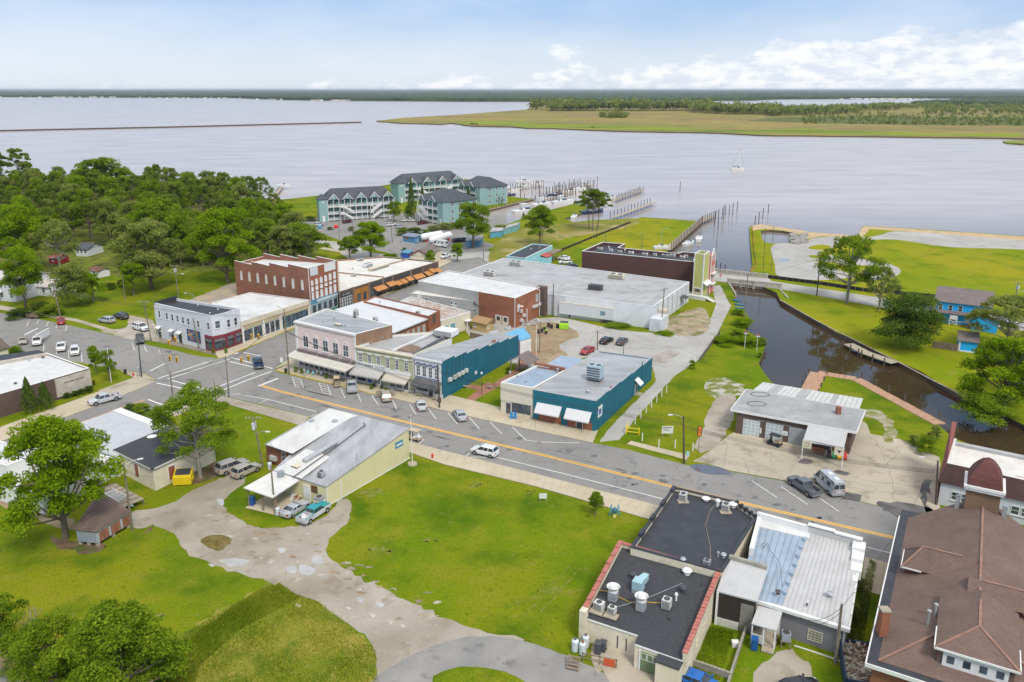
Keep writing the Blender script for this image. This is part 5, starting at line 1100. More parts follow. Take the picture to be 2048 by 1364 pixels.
wheelie(1206,1302,MATS['charcoal_plastic'],'second charcoal refuse bin, against the cream stucco wall',-.35,1.1)
b=MB(FR(PX(1165,1322),-.3)); b.box(-.1,3.6,-.06,.06,.9,1.0); b.box(-.1,3.6,-.04,.04,.4,.46)
for x in (0,1.8,3.5): b.box(x-.06,x+.06,-.06,.06,0,1.0)
o=b.build('wooden_rail',M_WOOD,tag_=Vector((*PX(1165,1322),0))); tag(o,'low weathered wooden rail with an orange board beside the gas cylinders','rail')
MB(FR(PX(1165,1322),-.3)).box(2.2,3.4,-.12,-.06,.1,.95).build('orange_board',mat('orange_board',(.50,.09,.03),.6),o)
b=MB(FR(PX(1148,1330),-.3))
for k in range(4): b.box(-.6,.6,-.9+k*.3,-.62+k*.3,.2+k*.22,.25+k*.22)
for x in (-.6,.6): b.bar((x,-.9,.1),(x,.3,1.0),.06,.2)
tag(b.build('wooden_steps',M_WOOD,tag_=Vector((*PX(1148,1330),0))),'short flight of weathered wooden steps by the gas cylinders','steps')
# ---- shed with white metal roof over a dark opening
h=4.6; q_=[(1436,1181),(1513,1201),(1533,1139),(1458,1117)]
sh=Bld('lean_to_shed','tall lean-to with a ribbed white metal roof over a dark boarded opening','building',[PX(*q_[0],h-.4),PX(*q_[1],h-.4),PX(*q_[2],h+.3),PX(*q_[3],h+.3)],[h-.4,h-.4,h+.3,h+.3],[brickmat('dark_boards',(.05,.035,.03),(.04,.03,.025),(.02,.015,.012),.3,.12,.01),mat('old_block',(.30,.28,.24),.9,.25,.8,.6,(.16,.15,.1)),MATS['old_block'],MATS['old_block']],R_RIB,par=0.,overhang=.12)
L=sh.side[0].len; sh.part(0,'block_base',mat('pale_block',(.55,.54,.50),.9,.2,1,.5,(.3,.28,.22)),0,L*.6,0,.12,0,.9); sh.part(0,'post',M_WHITE,-.1,.12,.02,.2,0,h-.5); sh.part(0,'old_door',mat('grey_door',(.20,.19,.17),.9,.3,1),L*.62,L*.95,0,.05,0,3.4)
sh.part(2,'ridge_wall',MATS['old_block'],0,sh.side[2].len,-.15,.25,0,h+.75)
# block yard wall
for pts_,lb in (([(1500,1236),(1459,1364),(1450,1400)],'long mossy concrete block wall running from the white metal lean-to to the yard corner'),([(1385,1332),(1459,1358)],'short concrete block wall closing the grassy yard beside the cream stucco building')):
 P0=[Vector(PX(*p)) for p in pts_]; root=empty('block_wall',(*P0[0],0),lb,'wall')
 for a,c in zip(P0,P0[1:]):
  d=(c-a).normalized(); n_=max(1,int((c-a).length/.42)); f=F(a,d,(-d.y,d.x))
  MB(f).box(0,(c-a).length,-.09,.09,0,.62).build('wall_core',MATS['old_block'],root)
  for k in range(n_): MB(f).box(k*.42,k*.42+.38,-.12,.12,.62,.80+random.uniform(0,.03)).build('block',MATS['old_block'],root)
# ---- blue metal roof and white metal roof store
h=4.8; hb2=zof(1681,1314,1256)
bl=Bld('blue_roof_store','narrow store with a pale blue panelled metal roof behind a white false front','building',[PX(1478,1192,hb2),PX(1564,1213,hb2),PX(1617,1064,h),PX(1515,1036,h)],[hb2,hb2,h,h],[W_WHITE,W_GRSID,W_WHITE,W_WHITE],R_BLUM,par=0.,overhang=0.)
L,D=bl.side[0].len,bl.side[1].len; b4=[bl.loc(p) for p in bl.pts]
qq=[(*b4[0],hb2+.03),(*b4[1],hb2+.03),(*b4[2],h+.03),(*b4[3],h+.03)]; bl.panels(qq,8,R_BLUM,th=.05,gap=.04)
bl.part(2,'false_front',W_WHITE,0,bl.side[2].len,-.35,.1,0,h+.9); bl.part(3,'side_parapet',W_WHITE,0,bl.side[3].len*.52,-.5,.0,0,h+.4)
MB(bl.fr).prism([bl.P2(*p,h+.1) for p in ((1515,1052),(1619,1077),(1621,1062),(1517,1036))],h-.2,h+.12).build('white_roof_strip',R_WHITE,bl.e)
for k in range(7): bl.part(1,'curb_block',R_BLUM,D*(.12+.12*k),D*(.16+.12*k),-.25,.05,hb2-.2,hb2+.45+(h-hb2)*(.14+.12*k))
bl.vent(1556,1186,h-.6,.2,.3,M_DKMETAL)
b=MB(); b.path([P(x,y,h-.1) for x,y in ((1532,1083),(1522,1090),(1528,1094),(1536,1086),(1540,1100),(1560,1125),(1562,1150),(1565,1175))],.03,4); b.build('roof_cable',M_DGREY,bl.e)
wr=Bld('white_roof_store','store with a broad ribbed white metal roof and grey lap-sided rear wall','building',[PX(1564,1213,hb2),PX(1695,1254,hb2),PX(1722,1092,h),PX(1617,1064,h)],[hb2,hb2,h,h],[W_GRSID,W_GRSID,W_WHITE,W_WHITE],R_RIB,par=0.,overhang=.1)
L,D=wr.side[0].len,wr.side[1].len
wr.part(2,'false_front',stripemat('false_front_ribs',(.55,.54,.52),(.42,.41,.40),.3,0,.8,.6,.08,.4),0,wr.side[2].len,-.3,.1,0,h+.9); wr.part(2,'false_front_cap',M_WHITE,-.1,wr.side[2].len*.5,-.4,.2,h+.9,h+1.05); wr.part(2,'false_front_cap',M_WHITE,wr.side[2].len*.5,wr.side[2].len+.1,-.4,.2,h+1.05,h+1.2)
b4=[wr.loc(p) for p in wr.pts]; wr.panels([(*b4[0],hb2+.03),(*b4[1],hb2+.03),(*b4[2],h+.03),(*b4[3],h+.03)],13,mat('white_metal_sheet',(.47,.47,.475),.5,.10,.5,.6,(.36,.35,.33),fine=.06),th=.04,gap=.02)
wr.part(0,'fascia',M_WHITE,-3.0,L+.3,.02,.5,hb2-.3,hb2+.08)
for k in range(3): wr.part(1,'side_parapet',M_WHITE,D*(1-.12*(k+1)),D*(1-.12*k),-.9+.1*k,.5,h-.6-.35*k,h+.6-.4*k)
for k in range(5): wr.part(1,'side_parapet',M_WHITE,D*(.64-.12*(k+1)),D*(.64-.12*k),-.3,.25,h-1.4-.2*k,h-.45-.27*k)
u,z=wr.q(0,1630,1272); wr.win(0,u,z-.65,1.5,1.3,fm=W_CREAM,cols=4,rows=4,gm=mat('wired_glass',(.20,.20,.17),.2),ft=.1,sill=False); wr.part(0,'downpipe',M_WHITE,u+2.2,u+2.35,.02,.15,0,2.2); wr.part(0,'downpipe',M_WHITE,L-.3,L-.12,.02,.18,0,hb2); wr.part(0,'meter_box',M_ACW,u+2.1,u+2.5,.02,.25,2.0,2.6)
wr.vent(1660,1190,h-.6,.25,.3); wr.vent(1614,1210,h-.9,.08,.2,M_DKMETAL)
# rear porch
z=2.9; q_=[PX(*p,z_) for p,z_ in (((1503,1247),z-.3),((1553,1261),z-.3),((1565,1224),z+.3),((1516,1211),z+.3))]; pr=empty('rear_porch',(q_[0][0],q_[0][1],0),'small white rear porch with ribbed roof and picket railing','porch')
f=wr.side[0]; b=MB(); b.prism([tuple(p) for p in q_],[z-.4,z-.4,z+.2,z+.2],[z-.3,z-.3,z+.3,z+.3]); b.build('porch_roof',R_RIB,pr)
a,c=Vector(q_[0]),Vector(q_[1]); d=(c-a).normalized(); nn=Vector((-d.y,d.x)); f=F(a+nn*.15,d,nn); Lp=(c-a).length
b=MB(f)
for x in (.1,Lp*.5,Lp-.1): b.box(x-.07,x+.07,0,.14,0,z-.35)
b.build('post',M_WHITE,pr); b=MB(f); b.box(.1,Lp*.5,.02,.08,1.25,1.32); b.box(.1,Lp*.5,.02,.08,.35,.42)
for k in range(10): b.box(.2+k*Lp*.05,.26+k*Lp*.05,.03,.07,.42,1.25)
b.build('railing',M_WHITE,pr); b=MB(f); b.box(0,Lp,.1,2.6,.2,.35); b.box(Lp*.5,Lp,-.8,.1,.05,.2); b.build('deck',M_WOODP,pr)
wheelie(1508,1298,BINB,'blue wheelie bin beside the white rear porch',-.3,1.25);
# heat pump on a stand
c=PX(1570,1293); f=FR(c,-.25); b=MB(f)
for x in (-.45,.45):
 for y in (-.4,.4): b.box(x-.04,x+.04,y-.04,y+.04,0,.85)
b.box(-.55,.55,-.5,.5,.85,.93); o=b.build('heat_pump',M_WOOD,tag_=Vector((*c,0))); tag(o,'grey heat pump on a tall wooden stand behind the grey-sided store','heat pump')
MB(f).box(-.45,.45,-.42,.42,.93,1.75).build('casing',mat('blue_grey_coil',(.26,.31,.36),.5,.15),o); MB(f).tube((0,0,1.75),(0,0,1.8),.36,n=14).build('fan_grille',M_DKMETAL,o)
tag(strip('white_pipe',[(1588,1292),(1650,1312),(1690,1327)],.12,.12,M_WHITE,kind=None,h=.1),'long white pipe lying in the grass behind the grey-sided store','pipe')
sheet('gravel_patch',[(1520,1330),(1560,1300),(1600,1310),(1620,1345),(1640,1400),(1500,1400)],.008,G_GRAV,smooth=True,rough=.4)
# skip full of rubble
c=PX(1718,1348); f=FR(c,-.28); b=MB(f); M_SKIP=mat('navy_steel',(.015,.04,.11),.5,.3,1,.4,(.1,.06,.05)); w_,d_=1.7,3.2
for x0,x1,y0,y1 in ((-w_,w_,-d_,-d_+.12),(-w_,w_,d_-.12,d_),(-w_,-w_+.12,-d_,d_),(w_-.12,w_,-d_,d_)): b.box(x0,x1,y0,y1,.1,1.6)
b.box(-w_,w_,-d_,d_,.05,.2); o=b.build('skip',M_SKIP,tag_=Vector((*c,0))); tag(o,'navy skip heaped with broken rubble beside the brown-roofed church','skip')
b=MB(f); r2=random.Random(2)
for k in range(150):
 x,y=r2.uniform(-w_+.3,w_-.3),r2.uniform(-d_+.3,d_-.3); s_=r2.uniform(.1,.35); z=1.2+.35*(1-(x/w_) ** 2)+r2.uniform(-.1,.1); b.m=r2.randrange(2); a=Vector((r2.uniform(-1,1),r2.uniform(-1,1),r2.uniform(-.4,.4))).normalized()*s_
 b.bar(Vector((x,y,z))-a,Vector((x,y,z))+a,s_*r2.uniform(.4,1.2),s_*.5)
b.box(-w_+.15,w_-.15,-d_+.15,d_-.15,.9,1.15)
tag(b.build('rubble',[mat('rubble_pale',(.42,.37,.30),.9,.3,2),mat('rubble_brown',(.20,.13,.09),.9,.3,2)],o),kind='stuff')
# ---- yellow metal building
hA=zof(654.7,1012,972.4); hE=zof(817,916,856.5)
ym=Bld('yellow_metal_building','long pale yellow metal-sided building with a grey and white patched roof','building',[PX(531,888,hA),PX(584,906,hA),PX(548,940,hA),PX(652,972.5,hA),PX(817,856.5,hE),PX(658,816,hE)],[hA,hA,hA,hA,hE,hE],[B_RED2,B_RED,W_YEL,W_YEL,W_WHITE,W_WHITE],mat('streaked_grey_roof',(.36,.365,.38),.55,.25,.5,.6,(.24,.24,.25),fine=.1,streak=(1,.35,1)),par=0.,overhang=.1)
f=ym.fr
def ron(px,py,off=.0):
 """height of the sloping roof under a pixel"""
 z=hA
 for _ in range(4):
  q=Vector(PX(px,py,z)); t=(q-ym.pts[3]).dot((ym.pts[4]-ym.pts[3]).normalized())/(ym.pts[4]-ym.pts[3]).length; z=hA+(hE-hA)*max(0,min(1,t))
 return z+off
def patch(px,m,off=.07,name='roof_sheet'):
 zs=[ron(*p,off) for p in px]; pts=[ym.loc(PX(*p,z)) for p,z in zip(px,zs)]; b=MB(f); b.prism(pts,[z-.04 for z in zs],zs); return b.build(name,m,ym.e)
patch([(533,889),(585,907),(700,836),(716,831),(659,817)],mat('white_coated_sheet',(.58,.58,.57),.55,.12,.5,.8,(.44,.42,.39),streak=(1,.3,1)),.10)
patch([(549,940),(603,957),(660,914),(641,906),(612,898)],MATS['white_coated_sheet'],.12)
b=MB(); pts=[P(x,y,ron(x,y,.35)) for x,y in ((727,846),(731,850),(722,856),(690,880),(660,902),(620,930),(585,955))]; b.path(pts,.08,5); b.build('roof_pipe',M_DKMETAL,ym.e)
b=MB(); b.tube(P(672,884,ron(672,884,.4)),P(608,922,ron(608,922,.4)),.4,.4,10); b.build('duct',M_GALV,ym.e,smooth=40)
for x,y in ((624,843),(670,844)): ym.vent(x,y,ron(x,y),.3,.35)
ym.unit(643,952,ron(643,952),.8,.8,.8,M_GALV); ym.vent(714,922,ron(714,922),.06,1.2); ym.unit(594,932,ron(594,932)+.1,1.2,1.2,.15,W_CREAM,fan=0)
L=ym.side[2].len; u=ym.q(2,615,990)[0]; ym.door(2,u,1.1,2.2,W_WHITE,glass=False); u=ym.q(2,629,980)[0]; ym.win(2,u,1.5,1.2,1.1,fm=M_BRD,cols=3,rows=2,gm=mat('amber_glass',(.12,.08,.03),.3),sill=False)
u,z=ym.q(0,561,918); ym.win(0,ym.side[0].len*.68,1.0,1.0,1.8,fm=M_WHITE); ym.part(0,'wall_air_conditioner',M_ACW,ym.side[0].len*.2,ym.side[0].len*.42,.02,.5,.9,1.6)
u,z=ym.q(3,798,888); sg=ym.part(3,'wall_sign',mat('blue_sign',(.05,.22,.40),.6),u-.9,u+.9,0,.06,z-.5,z+.5); ym.part(3,'sign_stripe',M_WHITE,u-.7,u+.7,.06,.07,z-.2,z+.1)
ym.part(3,'downpipe',M_WHITE,ym.side[3].len*.15,ym.side[3].len*.15+.12,.02,.14,0,hA-.1); ym.part(3,'corner_flashing',M_WHITE,0,.12,0,.06,0,hA); ym.part(3,'eave_trim',M_WHITE,0,ym.side[3].len,.1,.16,0,.12)
c=Vector(PX(600,985)); f2=FR(PX(640,1013),-.3); b=MB(f2)
for x in (-.6,.6):
 for y in (-.45,.45): b.box(x-.05,x+.05,y-.05,y+.05,0,.9)
b.box(-.7,.7,-.55,.55,.9,1.0); o=b.build('heat_pump',M_WHITE,tag_=Vector((*PX(640,1013),0))); tag(o,'grey heat pump on a white timber stand against the yellow metal building','heat pump'); MB(f2).box(-.6,.6,-.5,.5,1.0,1.6).build('casing',M_GALV,o); MB(f2).tube((0,0,1.6),(0,0,1.65),.4,n=14).build('fan_grille',M_DKMETAL,o)
# carport
z=3.0; q_=[PX(*p,z) for p in ((487,975),(545,995),(598,960),(550,940))]; cpz=empty('carport',(q_[0][0],q_[0][1],0),'flat white carport roof on posts over a concrete slab beside the yellow building','carport')
MB().prism([tuple(p) for p in q_],z-.16,z).build('roof',mat('carport_white',(.62,.61,.59),.7,.08,.5,.4,(.5,.47,.42)),cpz)
for (x,y) in ((491,975),(550,993),(521,985)):
 p=PX(x,y,z); q0=Vector(q_[2]).lerp(Vector(q_[3]),.5); p=Vector(p).lerp(q0,.05); MB(F(p)).box(-.09,.09,-.09,.09,0,z-.16).build('post',M_WOOD,cpz)
tag(sheet('concrete_slab',[(490,1016),(553,1031),(612,990),(560,975)],.05,G_CONC),kind='structure')
c=PX(520,1014); o=wheelie(505,1010,BINB,'blue wheelie bin under the edge of the white carport',-.2,1.2)
f2=FR(PX(583,954,3.0),-.2); b=MB(f2); b.tube((-.1,0,3.0),(-.1,0,3.8),.5,.5,12); o=b.build('condenser',mat('condenser_grey',(.25,.28,.31),.5),tag_=Vector((*PX(583,954,3.0),3.0))); o.location=Vector((*PX(563,953,3.0),3.0)); tag(o,'round grey condenser standing on the carport roof','air conditioner')
# debris under the carport
b=MB(); r2=random.Random(8)
for k in range(40): x,y=r2.uniform(580,600),r2.uniform(985,1002); s_=r2.uniform(.1,.35); b.m=k % 3; b.box(*sorted((PX(x,y)[0],PX(x,y)[0]+s_)),*sorted((PX(x,y)[1],PX(x,y)[1]+s_)),.06,.06+s_)
tag(b.build('clutter',[M_WOODP,M_WHITE,M_DOORB]),'heap of boxes and junk stored at the back of the carport','clutter',kind='stuff')
# ---- cream building with shingle roof (+ seam roof)
h=zof(305,983,936)
ds=Bld('shingle_roof_building','cream rendered building with a dark charcoal shingle roof and rust-red doors','building',RF([(232,899),(305,935),(427,878.5),(337,854.5)],h),[h,h,h,h],[W_CREAM2,W_CREAM2,W_CREAM2,W_CREAM2],R_DARK,par=0.,overhang=.35)
u,z=ds.q(0,276,955); ds.door(0,u,1.1,2.1,M_DOORB,glass=False,z=.9); u=ds.q(1,343,940)[0]; ds.door(1,u,1.1,2.1,M_DOORB,glass=False,z=.6); ds.vent(304,874,h,.45,.15,M_WHITE); ds.part(0,'eave_board',M_WHITE,0,ds.side[0].len,.3,.36,h-.2,h); ds.part(1,'eave_board',M_WHITE,0,ds.side[1].len,.3,.36,h-.2,h)
h2=h-.3
sm=Bld('seam_roof_building','low building with a pale standing-seam metal roof beside the dark shingle roof','building',RF([(100,868),(232,912),(336,854),(240,818)],h2),h2,[W_WHST,W_CREAM2,W_WHITE,W_WHITE],R_RIBW,par=0.,overhang=.1)
b4=[sm.loc(p) for p in sm.pts]; z_=h2+.03
sm.panels([(*b4[1],z_),(*b4[2],z_),(*b4[3],z_),(*b4[0],z_)],24,mat('pale_seam_metal',(.50,.51,.54),.45,.08,.5,.2,(.42,.42,.43)),th=.04,gap=.03)
sm.part(2,'ridge_cap',M_WHITE,0,sm.side[2].len,-1.4,.1,h2,h2+.22)
# loading dock with stacked frames
c0=Vector(PX(245,985)); f2=F(c0,ds.side[0].u.xy,ds.side[0].w.xy); b=MB(f2); Ld=9
dkr=empty('loading_dock',(*c0,0),'weathered timber loading dock below the rust-red door','loading dock')
for k in range(18): MB(f2).box(-2+k*.45,-2+k*.45+.41,0,3.6,.9,.97).build('plank',M_WOODP if k % 3 else M_WOOD,dkr)
for x in (-1.9,.8,3.4,5.9):
 for y in (.1,3.4): MB(f2).box(x-.08,x+.08,y-.08,y+.08,0,.9).build('leg',M_WOOD,dkr)
b=MB(f2)
for k in range(12): b.bar((0+k*.35,1.2,1.05+.03*(k % 3)),(0.3+k*.35,3.0,1.1),.08,.08)
b.bar((-.2,1.3,1.2),(4.6,1.3,1.2),.1,.1); b.bar((-.2,2.8,1.2),(4.6,2.8,1.2),.1,.1); tag(b.build('frame_stack',M_WHITE,tag_=Vector((*c0,1))),'stack of white metal frames lying on the timber loading dock','frame stack')
# yellow container
c=PX(368,966); f2=FR(c,.12); b=MB(f2); MY=mat('bright_yellow_steel',(.70,.50,.01),.5,.08,1,.2,(.4,.3,.05)); b.prism([(-1.3,-.9),(1.3,-.9),(1.3,.9),(-1.3,.9)],.15,[1.35,1.35,2.0,2.0]); o=b.build('dumpster',MY,tag_=Vector((*c,0))); tag(o,'bright yellow dumpster with a black lid opening','dumpster')
b=MB(f2); b.prism([(-1.1,-.4),(1.1,-.4),(1.1,.8),(-1.1,.8)],1.3,[1.56,1.56,1.99,1.99]); b.build('lid',M_DKMETAL,o)
for x in (-1.36,1.36): MB(f2).box(x-.06,x+.06,-.5,.5,.7,.95).build('lifting_pocket',MY,o)
# ---- rusty shed
h=zof(195.5,1093,1060); hl=h-.5
M_CORR=stripemat('grey_corrugated_wall',(.33,.37,.42),(.24,.27,.31),.3,0,.55,.6,.15,.6); M_RUST=mat('rusty_sheet',(.27,.10,.045),.8,.35,1.2,.8,(.42,.40,.40),streak=(3,3,.4)); M_RUST2=mat('half_rusted_sheet',(.40,.42,.44),.7,.2,1.2,.9,(.28,.11,.05),streak=(3,3,.4))
rs=Bld('rusty_shed','rusty corrugated iron shed raised on blocks under the big tree','shed',[PX(152,1056,h),PX(191.5,1060,h),PX(256,1022.5,h),PX(200,985,h)],[h,h,h,h],[M_CORR,M_CORR,M_CORR,M_CORR],mat('rusty_brown_roof',(.17,.12,.10),.8,.25,.8,.5,(.25,.16,.11),streak=(1,.3,1)),par=0.,overhang=.25,z0=.45)
L=rs.side[1].len; n_=14
for k in range(n_): rs.part(1,'iron_sheet',M_RUST if k % 5 else M_RUST2,L*k/n_+.015,L*(k+1)/n_-.015,0,.04+random.uniform(0,.02),.5,h-.5)
rs.part(1,'top_rail',M_RUST2,0,L,0,.05,h-.48,h-.1); L0=rs.side[0].len
for k in range(9): rs.part(0,'iron_sheet',M_CORR,L0*k/9+.015,L0*(k+1)/9-.015,0,.04+random.uniform(0,.02),.5,h-.2)
b4=[rs.loc(p) for p in rs.pts]; rs.panels([(*b4[1],h+.05),(*b4[2],h+.05),(*b4[3],h+.05),(*b4[0],h+.05)],16,MATS['rusty_brown_roof'],th=.03,gap=.03)
for i in (0,1):
 for u in np.linspace(.2,rs.side[i].len-.2,3): MB(rs.side[i]).box(u-.2,u+.2,-.45,-.05,0,.5).build('pier_block',M_KERB,rs.e)
b=MB();
for k in range(3): b.bar(P(205+k*3,985+k*3,.7+.05*k),P(262+k*2,1008+k*2,.7+.05*k),.18,.12)
tag(b.build('gutter_lengths',mat('pale_blue_gutter',(.40,.52,.58),.5),tag_=Vector((*PX(230,1000),.7))),'pale blue gutter lengths lying along the rusty shed roof','gutters')
# ---- white block buildings lower left
h=5.4
wl_=Bld('white_block_building','large white block building behind the big tree at the left edge','building',[PX(-120,893,h),PX(13,932,h),PX(90,905,h),PX(-40,872,h)],h,W_WHITE,R_WHITE,par=.1)
h=3.2
wm=Bld('white_block_annex','low white annex with a stained roof partly hidden by the big tree','building',[PX(-100,930,h),PX(82,990,h),PX(225,915,h),PX(60,880,h)],h,W_WHITE,mat('cluttered_roof',(.58,.57,.56),.7,.2,.6,.9,(.26,.19,.16),fine=.15),par=.25)
wm.unit(150,945,h,1.4,1,.8); wm.unit(185,925,h,1.4,1,.8); wm.vent(100,945,h,.3,.8)
tag(sheet('dirt_verge',[(-50,990),(70,1012),(150,1040),(150,1062),(90,1046),(0,1010),(-50,1000)],.008,G_DIRT,rough=.3),kind='structure')
# ================================================================ CHURCH AND NEIGHBOUR
ze=6.0
S_,W_=Vector(PX(1733,1326,ze)),Vector(PX(1800,1032,ze)); dd=(W_-S_).normalized(); nr=Vector((dd.y,-dd.x))
zr=9.0
while zr < 17:
 R1=Vector(PX(1960,1186,zr)); q=R1-S_
 if q.dot(nr) <= q.dot(dd)+.3: break
 zr += .1
hw=(R1-S_).dot(nr)-.9; Lc=(W_-S_).dot(dd)
ch=empty('church',(*(R1),0),'large brown shingled church roof with hipped dormers and a stone bell tower','church')
class _B: pass
cb=_B(); cb.e=ch; fr=F(S_,nr,dd); WW=2*hw+1.8; zp=.0
b=MB(fr); b.prism([(.5,.5),(WW-.5,.5),(WW-.5,Lc+2),(.5,Lc+2)],0,ze-.2,cap=False); b.build('wall',B_RED2,ch)
b=MB(fr); b.box(0,WW,0,Lc+2,ze-.25,ze-.02); b.build('gutter_deck',R_BLACK,ch)
b=MB(fr); b.box(-.12,0,-.12,Lc,ze-.35,ze+.04); b.box(0,WW,-.12,0,ze-.35,ze+.04); b.build('fascia',M_WHITE,ch)
a0,a1=.9,WW-.9; mid=(a0+a1)/2; w0=.9; Lr=(Vector(PX(1959,989,zr))-S_).dot(dd); sl=(zr-ze)/(mid-a0)
b=MB(fr); rA,rB=(mid,w0+(mid-a0),zr),(mid,Lr,zr); c4=[(a0,w0,ze),(a1,w0,ze),(a1,Lc,ze),(a0,Lc,ze)]
b.face([c4[0],c4[1],rA]); b.face([c4[1],c4[2],rB,rA]); b.face([c4[3],c4[0],rA,rB]); b.face([c4[2],c4[3],rB]); b.build('roof',R_SHBR,ch)
RC=mat('hip_cap_shingle',(.265,.155,.115),.9,.2,1)
for p,q_ in ((c4[0],rA),(c4[1],rA),(rA,rB)):
 n_=40; P0,P1=Vector(p),Vector(q_); b=MB(fr)
 for k in range(n_): t0,t1=k/n_,(k+.94)/n_; b.bar(P0.lerp(P1,t0)+Vector((0,0,.04)),P0.lerp(P1,t1)+Vector((0,0,.07)),.24,.05)
 b.build('ridge_cap',RC,ch)
def dormer(c,half,front,zE,rise,face,nw=0):
 """hipped dormer; face 'L' looks to -u, 'F' looks to -w, 'R' looks to +u"""
 ang={'L': 0,'F': 1,'R': 2}[face]
 def T(x,y,z):
  if face == 'L': return (front+y,c-x,z)
  if face == 'R': return (front-y,c+x,z)
  return (c+x,front+y,z)
 dp=9 if face == 'F' else 6.5; b=MB(fr); h2=half+.35; zt=zE+rise
 b.face([T(-h2,-.35,zE),T(h2,-.35,zE),T(0,half*.9,zt)]); b.face([T(h2,-.35,zE),T(h2,dp,zE),T(0,dp,zt),T(0,half*.9,zt)]); b.face([T(-h2,dp,zE),T(-h2,-.35,zE),T(0,half*.9,zt),T(0,dp,zt)])
 o=b.build('dormer_roof',R_SHBR,ch); b=MB(fr)
 for p,q_ in ((T(-h2,-.35,zE),T(0,half*.9,zt)),(T(h2,-.35,zE),T(0,half*.9,zt)),(T(0,half*.9,zt),T(0,dp*.8,zt))): b.bar(Vector(p),Vector(q_),.22,.08)
 b.build('ridge_cap',RC,o); b=MB(fr); zl=zE-2.2
 for p,q_ in (((-half,0),(half,0)),((half,0),(half,dp)),((-half,dp),(-half,0))): b.face([T(*p,zl),T(*q_,zl),T(*q_,zE),T(*p,zE)])
 w=b.build('dormer_wall',R_SHBR if nw else mat('dormer_red',(.16,.05,.04),.8),ch); b=MB(fr); b.bar(T(-h2,-.38,zE-.05),T(h2,-.38,zE-.05),.1,.2)
 b.bar(T(h2,-.35,zE-.05),T(h2,half,zE-.05),.1,.16); b.bar(T(-h2,-.35,zE-.05),T(-h2,half,zE-.05),.1,.16); b.build('eave_board',M_WHITE,o)
 if nw:
  b=MB(fr); b.bar(T(-half*.86,-.06,zE-1.0),T(half*.86,-.06,zE-1.0),.12,1.5); win=b.build('window',M_WHITE,w)
  for k in range(nw):
   x=-half*.86+half*1.72*(k+.5)/nw; MB(fr).bar(T(x-.3,-.13,zE-1.0),T(x+.3,-.13,zE-1.0),.02,.75).build('pane',GL,w)
def onroof(px,py,ax,off):
 """point under a pixel lying off metres above the left (ax 0) or front (ax 1) slope"""
 z=ze
 for _ in range(40):
  q=Vector(PX(px,py,z))-S_; v=q.dot(nr)-a0 if ax == 0 else q.dot(dd)-w0; z += .5*(ze+sl*v+off-z)
 return q.dot(nr),q.dot(dd),z
j=onroof(1925,1115,0,0); e=onroof(1813,1117,0,1.0); dormer(e[1],1.6,e[0],e[2],max(1.8,j[2]-e[2]+.9),'L')
j=onroof(1957,1220,1,0); e=onroof(1948,1313,1,1.7); dormer(mid,3.0,e[1],e[2],max(1.5,j[2]-e[2]+.3),'F',4)
j=onroof(1925,1115,0,0); dormer(w0+(mid-a0)+5.5,1.6,a1-2.2,ze+2.2,1.3,'R')
for x,y in ((1857,1235),(1871,1222)):
 z=8.2; c=PX(x,y,z); MB(F(c)).tube((0,0,z-.8),(0,0,z+.7),.12,.12,8).tube((0,0,z+.6),(0,0,z+.8),.2,.2,8).build('vent_pipe',M_GALV,ch)
c=PX(1763,1268,ze); b=MB(F(c)); b.box(-.4,.4,-.4,.4,ze-.3,ze+2.7); o=b.build('chimney',B_RED2,ch); MB(F(c)).box(-.45,.45,-.45,.45,ze+2.7,ze+2.85).build('chimney_cap',M_KERB,o)
# bell tower
TA=Vector(PX(1927,1022,zr-1.0)); zt=zat(TA,973); TS=3.5; f=F(TA,nr,dd); B_ST=brickmat('mossy_brick',(.26,.12,.06),(.19,.10,.06),(.24,.19,.12),.22,.08,.012,.35,stain=.7,staincol=(.20,.13,.03))
MB(f).box(0,TS,0,TS,4,zt).build('tower_shaft',B_ST,ch)
b=MB(f); b.box(-.4,TS+.4,-.4,TS+.4,zt,zt+.3); b.box(-.3,TS+.3,-.3,TS+.3,zt-.3,zt); b.build('tower_cornice',M_WHITE,ch)
b=MB(f); prof=[(1.0,0),(.93,.7),(.78,1.4),(.56,2.1),(.30,2.75),(.05,3.1)]; cx=TS/2
for (r0,z0),(r1,z1) in zip(prof,prof[1:]):
 for k in range(4):
  an=[math.pi/4+k*math.pi/2,math.pi/4+(k+1)*math.pi/2]; R=(TS/2+.1)*1.414
  b.face([(cx+R*r0*math.cos(an[0]),cx+R*r0*math.sin(an[0]),zt+.35+z0),(cx+R*r0*math.cos(an[1]),cx+R*r0*math.sin(an[1]),zt+.35+z0),(cx+R*r1*math.cos(an[1]),cx+R*r1*math.sin(an[1]),zt+.35+z1),(cx+R*r1*math.cos(an[0]),cx+R*r1*math.sin(an[0]),zt+.35+z1)])
b.build('tower_roof',brickmat('red_shingle',(.19,.06,.05),(.13,.045,.04),(.07,.03,.03),.3,.15,.015,.2),ch)
for x in (-1.3,TS+.1): b=MB(f); b.box(x,x+1.3,.2,1.5,zr-2.2,zr-1.6); b.box(x+.3,x+.8,.4,.9,zr-1.6,zr+.6); b.build('tower_bracket',M_GALV,ch)
